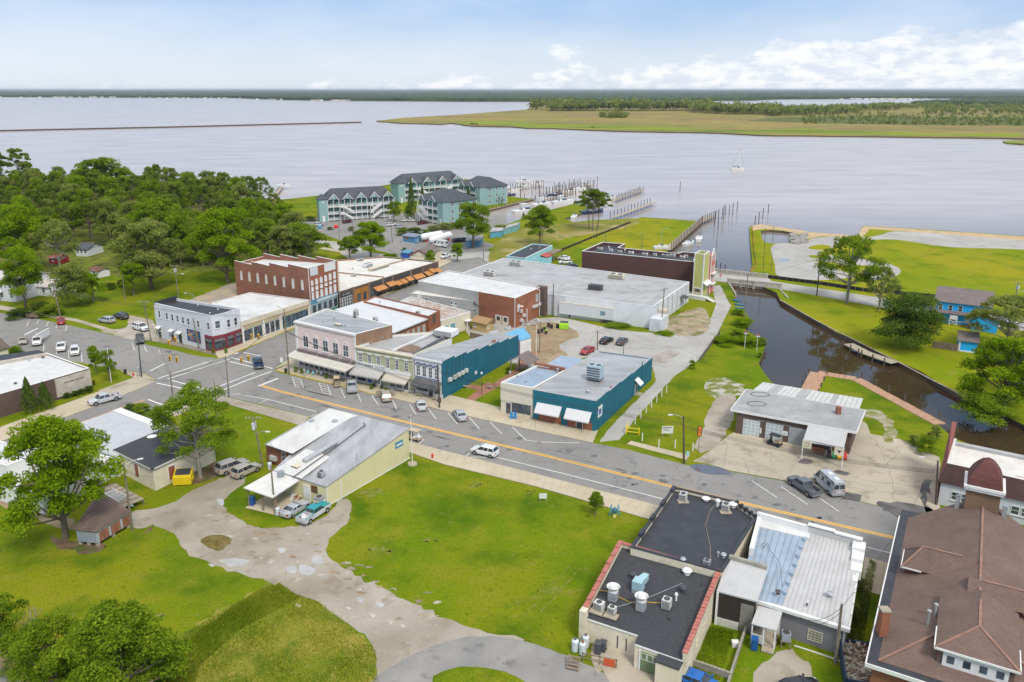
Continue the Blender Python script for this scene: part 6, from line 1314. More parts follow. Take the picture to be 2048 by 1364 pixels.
# ---- mansard building across the street
h=3.6; A=Vector(PX(1875,1008)); B_=Vector(PX(2180,1083)); C_=Vector(PX(1890,868,h+3)); d=(B_-A).normalized()
n_=Vector((-d.y,d.x)); Dm=(C_-A).dot(n_)
ms=Bld('mansard_building','white-sided building with a brown mansard band and a pale patched flat roof near the canal','building',[A,B_,B_+n_*Dm,A+n_*Dm],h,stripemat('white_siding',(.62,.64,.68),(.50,.52,.56),.25,1,.9,.7,.06,.2),R_WHITE2,par=.05,cop=None)
L=ms.side[0].len; f=ms.side[0]; b=MB(f); b.face([(-.4,.3,h-.1),(L,.3,h-.1),(L,-1.2,h+2.4),(.3,-1.2,h+2.4)]); b.face([(.3,-1.2,h+2.4),(L,-1.2,h+2.4),(L,-1.3,h+1.6),(.3,-1.3,h+1.6)]); b.build('mansard',brickmat('maroon_shingle',(.10,.045,.04),(.075,.035,.03),(.04,.02,.02),.3,.15,.02),ms.e)
b=MB(ms.fr); b.box(.3,L,1.25,Dm-.3,h+1.4,h+1.7); b.build('roof_deck',R_WHITE2,ms.e)
b=MB(ms.fr); b.prism([(-.35,-.2),(.3,1.2),(.3,Dm+.6),(-.35,Dm+.6)],0,[h,h+2.6,h+5.0,h+5.0]); b.build('gable_wall',mat('maroon_wall',(.22,.07,.06),.8,.15),ms.e); MB(ms.fr).box(.3,.6,1.2,Dm+.6,h+1.5,h+2.4).build('white_flashing',M_WHITE,ms.e); MB(ms.fr).box(.6,L,Dm-.6,Dm+.3,h+1.6,h+2.1).build('rear_coping',R_GREY,ms.e)
for k in range(9): u=2.0+k*3.6; ms.win(0,u,1.2,1.0,1.3); ms.win(0,u+1.2,1.2,1.0,1.3)
r2=random.Random(4)
for k in range(14): u,w=r2.uniform(2,16),r2.uniform(3,Dm-1); b=MB(ms.fr); b.box(u,u+r2.uniform(.3,1.4),w,w+.2,h+1.70,h+1.705); b.build('roof_patch',M_DGREY if k % 2 else M_DOORB,ms.e)
# ================================================================ HOUSES
h=5.4
bh=Bld('blue_house','bright blue two-storey house with grey-brown roof and white trim on the far canal bank','house',rect((1866,642),(1976,656),(1996,630),0,square=True),h,mat('bright_blue_siding',(.01,.38,.85),.7,.06,.4),R_SHTN,par=.02,cop=None)
L,D=bh.side[0].len,bh.side[1].len; gable(bh,'pitched_roof',R_SHTN,L,D,h,2.2,wallm=MATS['bright_blue_siding'])
bh.row(0,(1881,613.5),(1921,618),3,1.0,1.5); bh.row(0,(1876,634),(1902.5,636),2,1.0,1.4); bh.awning(0,-.2,L*.72,3.3,2.75,1.1,R_SHTN,name='pent_roof'); bh.door(0,L*.62,1,2.1,M_WHITE,z=.6)
bh.part(0,'skirting',M_WHITE,0,L,0,.08,.5,.75); bh.part(0,'corner_board',M_WHITE,-.05,.2,0,.1,0,h); b=MB(bh.fr); b.prism([(L*.7,-4.2),(L*1.15,-4.2),(L*1.15,0),(L*.7,0)],0,3.2); b.build('wing',MATS['bright_blue_siding'],bh.e)
gable(bh,'wing_roof',R_SHTN,L*.45,4.5,3.2,1.6,along='w',off=(L*.7,-4.2),wallm=MATS['bright_blue_siding'])
b=MB(bh.fr); b.bar((L*.7-.4,-4.7,3.0),(L*.925,-4.7,4.9),.1,.25); b.bar((L*1.15+.4,-4.7,3.0),(L*.925,-4.7,4.9),.1,.25); b.build('barge_board',M_WHITE,bh.e)
b=MB(bh.fr); b.box(3.6,5.4,-1.8,0,1.5,1.65)
for x in (3.7,5.3): b.box(x-.08,x+.08,-1.8,-1.65,0,2.5);
b.bar((3.7,-1.75,.1),(5.3,-1.75,1.4),.1,.1); b.bar((5.3,-1.75,.1),(3.7,-1.75,1.4),.1,.1); b.box(3.6,5.4,-1.8,-1.7,2.0,2.5); b.build('platform',M_WHITE,bh.e)
b=MB(bh.fr);
for k in range(6): b.box(7.6,9.2,-3.2+k*.4,-2.85+k*.4,k*.1,.1+k*.1)
b.build('steps',M_WOOD,bh.e)
h=2.6; sb=Bld('blue_garage','small bright blue garage with white trim beside the board fence on the canal lawn','shed',rect((1916,702),(1952,706.5),(1966,690),0,square=True),h,MATS['bright_blue_siding'],R_SHTN,par=.02,cop=None)
L,D=sb.side[0].len,sb.side[1].len; gable(sb,'pitched_roof',R_SHTN,L,D,h,1.2,wallm=MATS['bright_blue_siding']); sb.part(0,'corner_board',M_WHITE,-.05,.3,0,.1,0,h); sb.part(0,'skirting',M_WHITE,0,L,0,.1,0,.3)
def house(name,label,A,B,C,h,rise,wm_,rm,along='u',wins=(3,),**k):
 s=Bld(name,label,'house',rect(A,B,C,0,square=True),h,wm_,rm,par=.02,cop=None); L,D=s.side[0].len,s.side[1].len; gable(s,'pitched_roof',rm,L,D,h,rise,along=along,wallm=wm_)
 for i,n_ in enumerate(wins):
  for j in range(n_):
   for fl in range(1 if h < 4 else 2): s.win(i,s.side[i].len*(j+.5)/n_,1.0+fl*2.8,1.0,1.4)
 return s
house('white_house','white two-storey house with a front porch behind a bright green tree on the left',(-20,600),(34,604),(60,580),5.6,1.8,W_PALE,mat('pale_roof',(.48,.44,.42),.8,.1),wins=(3,2)).awning(0,0,5,3.0,2.5,1.8,W_WHITE,name='porch_roof')
house('grey_roof_house','distant waterfront house with a grey roof among the trees on the shore',(305,392),(345,392),(352,384),4.5,3.0,W_WHITE,R_SHGR)
house('cottage','small white cottage with a low pale roof half hidden behind grey-green trees',(66,590),(112,594),(118,578),2.8,1.3,W_WHITE,mat('pale_roof',(.48,.44,.42)))
house('white_shed','small white garden shed with a brown roof at the edge of the wood',(181,553),(198,556),(202,548),2.2,.8,W_WHITE,M_BRD,wins=(1,))
house('red_shed','small red shed under the trees behind the white house',(99,527),(116,529),(121,522),2.2,.8,mat('barn_red',(.35,.03,.03),.8),mat('red_porch_roof',(.42,.07,.05)),wins=(1,))
house('grey_cottage','grey cottage seen between trunks in the shade of the wood',(153,512),(176,513),(182,503),2.6,1.4,W_PALE,R_SHGR)
s=house('tan_roof_house','cream gabled house with a brown shingle roof at the left edge',(-70,745),(20,722),(-20,690),3.2,2.8,W_CREAM,mat('brown_shingle_plain',(.14,.11,.09),.9,.25,2,fine=.3),wins=(1,))
# ---- condominiums
C_TEAL=stripemat('sea_green_siding',(.25,.40,.385),(.21,.345,.33),.3,1,.9,.7,.05,.2)
def condo(label,A,B,C,n=6,twr='L',depth=None,z0=0):
 pts=rect(A,B,C,0,square=True)
 s=Bld('condominium',label,'apartment building',pts,9.6,C_TEAL,R_SHGR,par=.02,cop=None); L,D=s.side[0].len,s.side[1].len; s.e['group']='sea-green apartment blocks by the marina'
 gable(s,'pitched_roof',R_SHGR,L,D,9.6,4.2,ov=.7,hip=min(4,L*.2))
 fl=3.1; bw=L*.94
 gal=s.part(0,'gallery_shade',mat('shaded_teal',(.10,.26,.24),.8),.3,L-.3,0,.06,.2,9.3)  # darker copy of the siding: shade behind the balconies put into the colour
 for k in range(3):
  z=k*fl; s.part(0,'balcony_deck',M_WHITE,.2,L-.2,.06,2.0,z+(.45 if k == 0 else .0),z+(.6 if k == 0 else .25))
  b=MB(s.side[0]); zz=z+(.6 if k == 0 else .25); b.box(.2,L-.2,1.92,2.0,zz+.95,zz+1.05)
  for j in range(int((L-.4)/.35)): b.box(.2+j*.35,.32+j*.35,1.93,1.97,zz,zz+.95)
  b.build('railing',M_WHITE,s.e)
  for j in range(n): s.win(0,L*(j+.5)/n,zz+.2,L/n*.5,2.1,cols=2,rows=1,sill=False,pr=.14)
 for j in range(n+1): s.part(0,'post',M_WHITE,.2+(L-.5)*j/n,.42+(L-.5)*j/n,1.85,2.05,0,9.5)
 for j in range(max(2,n // 3+1)):
  c=L*(j+.5)/max(2,n // 3+1); b=MB(s.side[0]); b.face([(c-1.9,1.9,9.7),(c+1.9,1.9,9.7),(c,1.9,12.0)]); o=b.build('gable',C_TEAL,s.e)
  b=MB(s.side[0]); b.face([(c-2.3,2.2,9.6),(c,2.2,12.3),(c,-4,12.3),(c-2.3,-4,9.6)][::-1]); b.face([(c,2.2,12.3),(c+2.3,2.2,9.6),(c+2.3,-4,9.6),(c,-4,12.3)][::-1]); b.build('gable_roof',R_SHGR,s.e)
  b=MB(s.side[0]); b.bar((c-2.3,2.25,9.5),(c,2.25,12.2),.1,.3); b.bar((c,2.25,12.2),(c+2.3,2.25,9.5),.1,.3); b.tube((c,1.9,10.9),(c,2.0,10.9),.35,n=8); b.build('gable_trim',M_WHITE,o)
 u0,u1=((-3.6,.2) if twr == 'L' else (L-.2,L+3.2)); b=MB(s.side[0]); b.box(u0,u1,-2,2.0,0,10.2); tw_=b.build('tower',C_TEAL,s.e)
 b=MB(s.side[0]); a=[(u0-.5,-2.5),(u0-.5,2.5),(u1+.5,2.5),(u1+.5,-2.5)]; ap=((u0+u1)/2,0,12.4)
 for p,q_ in zip(a,a[1:]+a[:1]): b.face([(*p,10.1),ap,(*q_,10.1)])
 b.build('tower_roof',R_SHGR,tw_); MB(s.side[0]).tube(((u0+u1)/2,2.0,8.8),((u0+u1)/2,2.1,8.8),.45,n=10).build('round_window',M_WHITE,tw_)
 s.part(0,'door_frame',M_WHITE,u0+1.3,u0+2.4,2.0,2.1,0,2.6); b=MB(s.side[0])
 for c in ([L*.28,L*.72] if n > 4 else [L*.4]):
  b=MB(s.side[0])
  sg=1 if c < L/2 else -1
  for k in range(3):
   z=k*fl-(1.2 if k == 0 else 0); zt_=(k+1)*fl if k < 2 else 2*fl
   if k < 2:
    for st_ in range(12): x=c+sg*(2.6-st_*.42); b.box(x-.2,x+.2,2.6,3.9,k*fl+st_*.26,k*fl+st_*.26+.08)
    for w in (2.6,3.9): b.bar((c+sg*2.6,w,k*fl+.9),(c-sg*2.2,w,k*fl+4.0),.08,.9)
  b.box(c-3.4,c-1.8,2,4.2,fl-.1,fl+.1); b.box(c-3.4,c-1.8,2,4.2,2*fl-.1,2*fl+.1); b.box(c-3.4,c-3.3,2,4.2,fl,fl+1); b.box(c-3.4,c-1.8,4.1,4.2,fl,fl+1.0); b.box(c-3.4,c-1.8,4.1,4.2,2*fl,2*fl+1.0)
  for x in (c-3.3,c-1.9): b.box(x-.1,x+.1,4.0,4.2,0,7.2)
  b.build('outside_stair',M_WHITE,s.e)
 for k in range(3):
  for j in range(max(2,int(D/4))): s.win(1,D*(j+.5)/max(2,int(D/4)),1.0+k*fl,1.2,1.5)
 s.part(1,'corner_board',M_WHITE,0,.25,0,.1,0,9.6); s.part(1,'corner_board',M_WHITE,D-.25,D,0,.1,0,9.6)
 return s
condo('widest sea-green condominium, leftmost of the four, facing the car park',(654,442),(788,433),(800,426),12)
condo('rearmost sea-green condominium behind the tall cypress trees',(806,404),(924,393),(936,385),10)
condo('sea-green condominium nearest the camera, beside the dark cypresses',(842,440),(884,448),(930,434),4,'R')
condo('sea-green condominium at the water end beside the boat slips',(922,407),(958,413),(1000,404),3,'R')
# ---- small waterfront buildings
h=2.8
hb_=Bld('blue_hut','small blue office hut with white trim beside the propane tanks','hut',rect((805,485),(829,488.5),(842,483),0),h,mat('hut_blue',(.09,.25,.40),.7,.08),mat('hut_roof',(.20,.23,.30),.6),par=.02,cop=None,overhang=.3)
hb_.row(1,(835,480),(835,480),1,.9,1.1); hb_.part(0,'sign_panel',M_DOORB,1.2,3.2,0,.08,1.6,2.3); hb_.part(0,'skirting',M_WHITE,0,hb_.side[0].len,0,.06,0,.25); hb_.part(0,'corner_board',M_WHITE,-.03,.15,0,.08,0,h)
for i_,(p,q_,lb) in enumerate((((847,474),(880,468),'rear of two white propane tanks beside the blue hut'),((864,480),(898,470),'front of two white propane tanks on red cradles'))):
 a,c=P(*p,1.9),P(*q_,1.9); o=MB().tube(a,c,1.35,1.35,16).build('propane_tank',mat('tank_white',(.72,.72,.72),.4,.05),tag_=Vector((a.x,a.y,0)),smooth=50); tag(o,lb,'propane tank')
 d=(c-a).normalized(); f=F((a.x,a.y),d.xy,(-d.y,d.x)); [MB(f).dome((x,0,1.9),1.33,1.33,12,4,True).build('end_cap',MATS['tank_white'],o,smooth=60) for x in (0,(c-a).length)]
 for k in range(5): MB(f).box(.6+k*(c-a).length/5,1.0+k*(c-a).length/5,-1.2,1.2,0,.8).build('cradle',mat('red_steel',(.55,.06,.04),.6),o)
h=3.0
gb=Bld('gabled_restaurant','cream gabled building with dark red trim and a brown roof behind the brick shop row','building',rect((820,528),(859,530),(884,517),0),h,W_CREAM,R_SHTN,par=.02,cop=None)
L,D=gb.side[0].len,gb.side[1].len; gable(gb,'pitched_roof',R_SHTN,L,D,h,2.0,along='w',wallm=W_CREAM); b=MB(gb.fr)
for x0,x1 in ((-.4,L/2),(L+.4,L/2)): b.bar((x0,-.45,h-.05),(x1,-.45,h+2.1),.1,.3)
b.build('barge_board',M_BURG,gb.e); gb.row(0,(834,522),(846,523),2,.9,1.1)
hb2_=Bld('blue_shed','small bright blue flat-roofed shed beside the gabled restaurant','shed',rect((803,518),(818,520),(826,514),0),2.4,M_BLUE,mat('hut_blue',(.09,.25,.40)),par=.02,cop=None,overhang=.2)
for i_,(A,B,C,lb,mm_) in enumerate((((980,476),(1003,474),(1010,466),'long pale blue boat shed with a grey roof below the marina',mat('shed_blue',(.09,.30,.42),.7)),((1006,470),(1034,462),(1040,456),'green-blue boat shed beside the marina boardwalk',mat('shed_aqua',(.16,.36,.38),.7)),((932,494),(960,494),(966,484),'blue equipment shed under the large tree by the tanks',MATS['hut_blue']))):
 s=Bld('boat_shed',lb,'shed',rect(A,B,C,0),2.6,mm_,R_GREY,par=.02,cop=None,overhang=.3)
th_=Bld('garden_shed','small tan timber shed with a light brown roof behind the teal-sided store','shed',rect((944,660),(973,666.5),(987,658),0),2.4,mat('tan_boards',(.46,.34,.14),.8,.1),mat('light_brown_shingle',(.36,.22,.11),.9,.15,2,fine=.2),par=.02,cop=None)
gable(th_,'pitched_roof',MATS['light_brown_shingle'],th_.side[0].len,th_.side[1].len,2.4,.8,wallm=MATS['tan_boards']); th_.win(0,.9,1.0,.7,.8); th_.win(1,.8,1.0,.7,.8)
b=MB(th_.fr); b.box(-2.6,.0,-1.6,.4,2.45,2.55)
for x,y in ((-2.5,-1.5),(-.2,-1.5),(-2.5,.3)): b.box(x-.06,x+.06,y-.06,y+.06,0,2.45)
b.build('canopy',M_WHITE,th_.e)
f=F(PX(940,676),th_.fr.u.xy,th_.fr.w.xy); b=MB(f)
for k in range(30): b.box(k*.24,k*.24+.2,-.03,.03,0,1.5)
b.box(0,7.2,.03,.1,.3,.4); tag(b.build('board_fence',M_WOOD,tag_=f.o.copy()),'dark board fence below the small tan shed','fence')
h=3.4; ab=Bld('blue_canopy_building','low white building with a sky blue canopy roof at the end of the teal wall','building',rect((1040,711),(1062,704),(1048,683),0),h,W_WHITE,mat('sky_blue_metal',(.12,.36,.58),.5,.08),par=.02,cop=None)
q_=[ab.loc(PX(*p,z)) for p,z in (((1033,680),h),((1061,669),h),((1037,656.5),h+.6),((994,675),h+.6))]; MB(ab.fr).prism(q_,[h-.15,h-.15,h+.45,h+.45],[h,h,h+.6,h+.6]).build('canopy_roof',MATS['sky_blue_metal'],ab.e)
for k in range(3): ab.win(0,ab.side[0].len*(k+.5)/3,.6,ab.side[0].len/3.4,2.0,gm=W_WHITE,rows=1,sill=False)
# pavilion
c=Vector(PX(1046,742)); f=F(c,ts.side[0].u.xy,(-ts.side[0].u.y,ts.side[0].u.x)); pv=empty('pavilion',(*c,0),'small open timber pavilion with a grey gabled roof in the pocket park','pavilion')
g_=_B(); g_.fr=f; g_.e=pv; gable(g_,'roof',R_SHTN,4.2,4.0,2.5,1.3,off=(-2.1,-2),along='w')
for x in (-1.9,1.9):
 for y in (-1.8,1.8): MB(f).box(x-.09,x+.09,y-.09,y+.09,0,2.5).build('post',M_WOOD,pv)
MB(f).box(-1.2,.6,.4,1.3,.7,.78).build('table',M_WOODP,pv)
# semi-trailer
A,B_=Vector(PX(1118,634)),Vector(PX(1226,649)); d=(B_-A).normalized(); f=F(A,d,(-d.y,d.x)); L=(B_-A).length; o=MB(f).box(0,L,0,2.6,1.0,3.9).build('semi_trailer',stripemat('trailer_ribs',(.62,.64,.66),(.54,.56,.58),.5,0,.92,.5,.06,.2),tag_=Vector((*A,0))); tag(o,'long white box semi-trailer parked against the warehouse wall','trailer')
MB(f).box(-.02,L+.02,-.03,2.63,3.9,3.96).build('roof',mat('trailer_roof',(.48,.45,.38),.8,.2),o); MB(f).box(L-3.5,L-2.2,-.02,-.005,2.0,3.1).build('faded_logo',mat('faded_blue',(.18,.27,.36),.7),o)
for k in (L-2.8,L-1.5): MB(f).tube((k,.1,.5),(k,2.5,.5),.5,n=12).build('wheel',M_DKMETAL,o)
MB(f).box(2.6,2.8,.3,2.3,0,1.0).build('landing_leg',M_DKMETAL,o)
# green dumpster and bins behind it
c=PX(1128,657); f=FR(c,-.15); o=MB(f).prism([(-1.1,-.8),(1.1,-.8),(1.1,.8),(-1.1,.8)],.1,[1.3,1.3,1.75,1.75]).build('dumpster',mat('lime_steel',(.32,.62,.02),.5,.08),tag_=Vector((*c,0))); tag(o,'lime green dumpster standing in the back parking lot','dumpster'); MB(f).prism([(-1,-.3),(1,-.3),(1,.75),(-1,.75)],1.3,[1.5,1.5,1.78,1.78]).build('lid',M_DKMETAL,o)
BL_=['black wheelie bin nearest the tan shed in the row','black wheelie bin second in the row behind the dumpster','black wheelie bin with a green lid among the bins','black wheelie bin with a bright green lid nearest the camera','black wheelie bin at the back of the cluster','black wheelie bin beside the back one','black wheelie bin closest to the lime dumpster']
for k,(x,y) in enumerate(((1077,667),(1084,665),(1089,660),(1092,668),(1097,654),(1103,657),(1115,656))): wheelie(x,y,BINK,BL_[k],.1*k,.95,'wheelie bins behind the lime dumpster',BING if k in (2,3) else None)
for k,(x,y,lb) in enumerate(((572,746,'black litter bin on the corner sidewalk by the pink shop'),(879,806,'black litter bin beside the pole by the teal wall'),(251,748,'black litter bin at the corner plaza'))):
 c=PX(x,y); b=MB(F(c)); b.tube((0,0,.13),(0,0,1.0),.28,.32,10); tag(b.build('litter_bin',BINK,tag_=Vector((*c,0))),lb,'litter bin')
# ================================================================ VEHICLES
TYRE=mat('tyre',(.02,.02,.02),.9,.1); RIM=mat('wheel_rim',(.35,.35,.36),.35,.1,metal=.6); CARGL=glassmat('car_glass',(.02,.025,.03)); HL=mat('headlight_lens',(.6,.6,.6),.15,.05); TLM=mat('tail_light_lens',(.40,.01,.01),.25,.05); PLT=mat('licence_plate',(.6,.6,.58),.5,.05); TRIM=mat('bumper_plastic',(.05,.05,.052),.6,.1)
def paint(name,c):
 if name in MATS: return MATS[name]
 m,n,l,b=newmat(name); b.inputs['Base Color'].default_value=(*c,1); b.inputs['Roughness'].default_value=.28; b.inputs['Coat Weight'].default_value=.6; b.inputs['Coat Roughness'].default_value=.08; b.inputs['Metallic'].default_value=.15
 MATS[name]=m; return m
def ring(x,hw_,zb,zt,r=.10,tumble=0.):
 return [(x,-hw_*.86,zb),(x,-hw_,zb+.12),(x,-hw_,zt-r*1.6),(x,-hw_+r*.6,zt-r*.4),(x,-hw_+r*2.4,zt),(x,hw_-r*2.4,zt),(x,hw_-r*.6,zt-r*.4),(x,hw_,zt-r*1.6),(x,hw_,zb+.12),(x,hw_*.86,zb)]
def loft(b,rings,cap=True):
 for A,B in zip(rings,rings[1:]):
  n=len(A)
  for i in range(n): j=(i+1) % n; b.face([A[j],A[i],B[i],B[j]])
 if cap: b.face(rings[0]); b.face(rings[-1][::-1])
# body stations (x front positive, half width, bottom, top) and cabin outline (x, z) bottom and top
SPEC={
'sedan': dict(L=4.7,W=.90,st=[(-2.33,.70,.34,.78),(-2.25,.82,.26,.95),(-1.5,.90,.22,1.0),(0,.91,.2,.97),(1.1,.90,.22,.95),(1.9,.86,.24,.82),(2.25,.76,.28,.70),(2.35,.62,.34,.58)],cab=[(-1.75,1.15,.97,-1.05,.35,1.42)],wb=(1.42,-1.38),wr=.32),
'coupe': dict(L=4.7,W=.93,st=[(-2.35,.74,.36,.84),(-2.2,.88,.26,1.0),(-1.4,.95,.22,1.02),(-.2,.92,.2,.95),(.9,.92,.22,.93),(1.8,.90,.24,.86),(2.25,.80,.28,.74),(2.36,.64,.34,.62)],cab=[(-1.9,.8,.95,-.9,.05,1.34)],wb=(1.45,-1.4),wr=.35),
'suv': dict(L=4.7,W=.93,st=[(-2.3,.80,.40,1.0),(-2.22,.90,.32,1.12),(-1.5,.94,.28,1.12),(0,.94,.26,1.08),(1.05,.93,.28,1.05),(1.9,.90,.30,.98),(2.25,.80,.34,.86),(2.35,.66,.40,.70)],cab=[(-2.18,1.15,1.08,-1.75,.35,1.68)],wb=(1.40,-1.38),wr=.36),
'pickup': dict(L=5.7,W=.98,st=[(-.95,.96,.34,1.14),(-.3,.97,.32,1.16),(.8,.97,.32,1.14),(1.4,.97,.34,1.13),(2.4,.94,.36,1.08),(2.75,.86,.40,.95),(2.85,.76,.46,.82)],cab=[(-.9,1.45,1.12,-.65,.75,1.78)],wb=(1.85,-1.85),wr=.40),
'van': dict(L=5.9,W=1.0,st=[(-2.95,.92,.40,1.2),(-2.9,.99,.34,1.3),(0,1.0,.30,1.3),(1.6,1.0,.32,1.28),(2.4,.96,.34,1.10),(2.85,.84,.38,.9),(2.95,.70,.45,.75)],cab=[(-2.93,2.3,1.25,-2.85,1.35,2.55)],wb=(1.95,-1.75),wr=.36)}
PROTO={}
def make_car(kind,opn=False):
 sp_=SPEC[kind]; e=bpy.data.objects.new('parked_car',None); COL.objects.link(e); ORG[e.name]=Vector((0,0,0)); P0=paint('paint_white',(.7,.7,.7))
 b=MB(); loft(b,[ring(x,w,zb,zt) for x,w,zb,zt in sp_['st']]); b.build('body',P0,e,smooth=32)
 xb,xf,zb,xbt,xft,zt=sp_['cab'][0]; W_=sp_['W']; wt=W_*.76
 lo=[(xb,-W_*.93,zb-.06),(xf,-W_*.90,zb-.06),(xf,W_*.90,zb-.06),(xb,W_*.93,zb-.06)]; hi=[(xbt,-wt,zt-.07),(xft,-wt,zt-.07),(xft,wt,zt-.07),(xbt,wt,zt-.07)]
 b=MB()
 for i in range(4): j=(i+1) % 4; b.face([lo[i],lo[j],hi[j],hi[i]])
 g=b.build('cabin_glass',CARGL,e)
 b=MB(); q=.035; rf=[(xbt-.06,-wt-q,zt-.09),(xft+.06,-wt-q,zt-.09),(xft+.06,wt+q,zt-.09),(xbt-.06,wt+q,zt-.09)]; rt=[(xbt+.08,-wt+.1,zt),(xft-.1,-wt+.1,zt),(xft-.1,wt-.1,zt),(xbt+.08,wt-.1,zt)]
 for i in range(4): j=(i+1) % 4; b.face([rf[i],rf[j],rt[j],rt[i]])
 b.face(rt); b.face(rf[::-1])
 for i in range(4): b.bar(Vector(lo[i]),Vector(hi[i]) ,.09,.06)
 for t in ((.36,.66) if kind in ('suv','van') else (.48,)):
  for s_ in (0,1):
   a=Vector(lo[0 if s_ == 0 else 3]).lerp(Vector(lo[1 if s_ == 0 else 2]),t); c=Vector(hi[0 if s_ == 0 else 3]).lerp(Vector(hi[1 if s_ == 0 else 2]),t); b.bar(a,c,.10,.05)
 b.build('roof',P0,e)
 if kind == 'van':
  b=MB()
  for s_ in (-1,1):
   def sp(x,z): t=(z-zb)/(zt-zb); return (x,s_*(W_*.93+(wt-W_*.93)*t+.012),z)
   for x0,x1 in ((-2.8,-1.9),(-1.0,-.2),(.45,1.1)):
    pts=[sp(x0,zb-.03),sp(x1,zb-.03),sp(x1,zt-.08),sp(x0,zt-.08)]; b.face(pts if s_ < 0 else pts[::-1])
   for z0,z1 in ((zt-.55,zt-.07),(zb-.06,zb+.12)):
    pts=[sp(-2.85,z0),sp(1.25,z0),sp(1.25,z1),sp(-2.85,z1)]; b.face(pts if s_ < 0 else pts[::-1])
  b.face([(-2.97,-.85,1.2),(-2.97,.85,1.2),(-2.97,.8,1.45),(-2.97,-.8,1.45)][::-1]); b.face([(-2.92,-.82,2.1),(-2.92,.82,2.1),(-2.87,.76,2.5),(-2.87,-.76,2.5)][::-1]); b.box(-2.95,-2.9,-.05,.05,1.2,2.4); b.build('side_panel',P0,e)
  for x in (-.2,-1.9): MB().box(x-.35,x+.35,-.3,.3,zt,zt+.12).build('roof_vent',M_WHITE,e)
 if kind == 'pickup':
  b=MB()
  for y0,y1 in ((-.98,-.88),(.88,.98)): b.box(-2.85,-.95,y0,y1,.45,1.16)
  b.box(-2.88,-2.80,-.96,.96,.50,1.14); b.box(-2.85,-.95,-.9,.9,.55,.62); b.box(-1.0,-.93,-.9,.9,.55,1.14); b.build('bed',P0,e); MB().box(-2.98,-2.86,-.9,.9,.42,.62).build('bumper',RIM,e)
 for wx in sp_['wb']:
  for s_ in (-1,1):
   y=s_*(W_-.10); w=MB().tube((wx,y-.11,sp_['wr']),(wx,y+.11,sp_['wr']),sp_['wr'],n=16).build('wheel',TYRE,e,smooth=40); MB().tube((wx,y+s_*.105,sp_['wr']),(wx,y+s_*.125,sp_['wr']),sp_['wr']*.62,n=10).build('rim',RIM,w)
   MB().tube((wx,s_*(W_-.02),sp_['wr']+.03),(wx,s_*(W_+.008),sp_['wr']+.03),sp_['wr']*1.16,n=16).build('wheel_arch',TRIM,e)
 xf_,xr_=sp_['st'][-1][0],(-2.85 if kind == 'pickup' else sp_['st'][0][0]); zf,zr_=sp_['st'][-2][3],(1.0 if kind == 'pickup' else sp_['st'][1][3])
 for s_ in (-1,1):
  MB().box(xf_-.22,xf_-.04,s_*.68-.13,s_*.68+.13,zf-.17,zf-.03).build('headlight',HL,e); MB().box(xr_-.02,xr_+.12,s_*.72-.11,s_*.72+.11,zr_-.32,zr_-.10).build('tail_light',TLM,e)
  MB().box(xf-.15,xf+.02,s_*(W_+.09)-.09,s_*(W_+.09)+.09,zb,zb+.16).build('wing_mirror',P0,e)
 MB().box(xf_-.06,xf_+.015,-.5,.5,zf-.22,zf-.05).build('grille',TRIM,e); MB().box(xr_-.03,xr_+.01,-.26,.26,zr_-.42,zr_-.28).build('licence_plate',PLT,e)
 return e
def car(kind,rear,front,col,label,cat='car',name=None,scale=1.,group=None,off=(0,0)):
 if kind not in PROTO: PROTO[kind]=make_car(kind); o=PROTO[kind]; first=True
 else: o=copy_tree(PROTO[kind])
 a,c=Vector(PX(*rear)),Vector(PX(*front)); m_=(a+c)/2; d=c-a
 o.location=(m_.x,m_.y,.02); o.rotation_euler=(0,0,math.atan2(d.y,d.x)); o.scale=(scale,)*3; o.name=name or {'pickup': 'pickup_truck','van': 'camper_van','suv': 'parked_suv'}.get(kind,'parked_car')
 tag(o,label,cat,group or 'vehicles parked around the town'); p=paint('paint_'+col,PAINTS[col])
 for ch in o.children:
  if ch.name.split('.')[0] in ('body','roof','bed','wing_mirror','side_panel'): ch.material_slots[0].link='OBJECT'; ch.material_slots[0].material=p
 return o
PAINTS=dict(white=(.72,.72,.71),silver=(.42,.44,.46),grey=(.13,.14,.15),black=(.015,.015,.017),red=(.38,.012,.015),navy=(.02,.04,.10),tan=(.40,.36,.29),blue=(.01,.07,.18),champagne=(.38,.34,.28),charcoal=(.05,.055,.06),palegrey=(.52,.53,.55),brightblue=(.0,.12,.45),maroon=(.12,.012,.015),teal=(.0,.28,.30))
# in the street: rear pixel, front pixel
car('suv',(992,914),(948,904),'white','white compact SUV driving along the main street')
car('pickup',(519,741),(514,722),'navy','navy pickup truck crossing the main intersection','pickup truck')
car('pickup',(705,790),(703,768),'silver','silver pickup truck angle-parked in front of the sage green shop','pickup truck')
o=car('suv',(775,808),(768,788),'champagne','champagne SUV with both front doors open at the kerb')
for s_ in (-1,1): d=MB().box(0,1.0,-.04,.04,.35,1.1); d.box(0,.8,-.02,.02,1.1,1.55); dq=d.build('open_door',MATS['paint_champagne']); dq.parent=o; dq.location=(1.0,s_*.95,0); dq.rotation_euler=(0,0,s_*2.0)
car('sedan',(845,824),(841,806),'palegrey','pale grey sedan angle-parked beside the white shop with blue arches'); car('sedan',(926,845),(914,826),'silver','silver sedan parked alone near the pocket park')
car('pickup',(234,798),(184,811),'palegrey','silver crew-cab pickup truck parked beside the town hall sidewalk','pickup truck')
car('pickup',(1628,994),(1586,966),'grey','dark grey pickup truck with a loaded bed in front of the service station','pickup truck')
car('van',(1678,998),(1634,958),'silver','silver high-roofed camper van beside the dark grey pickup','camper van')
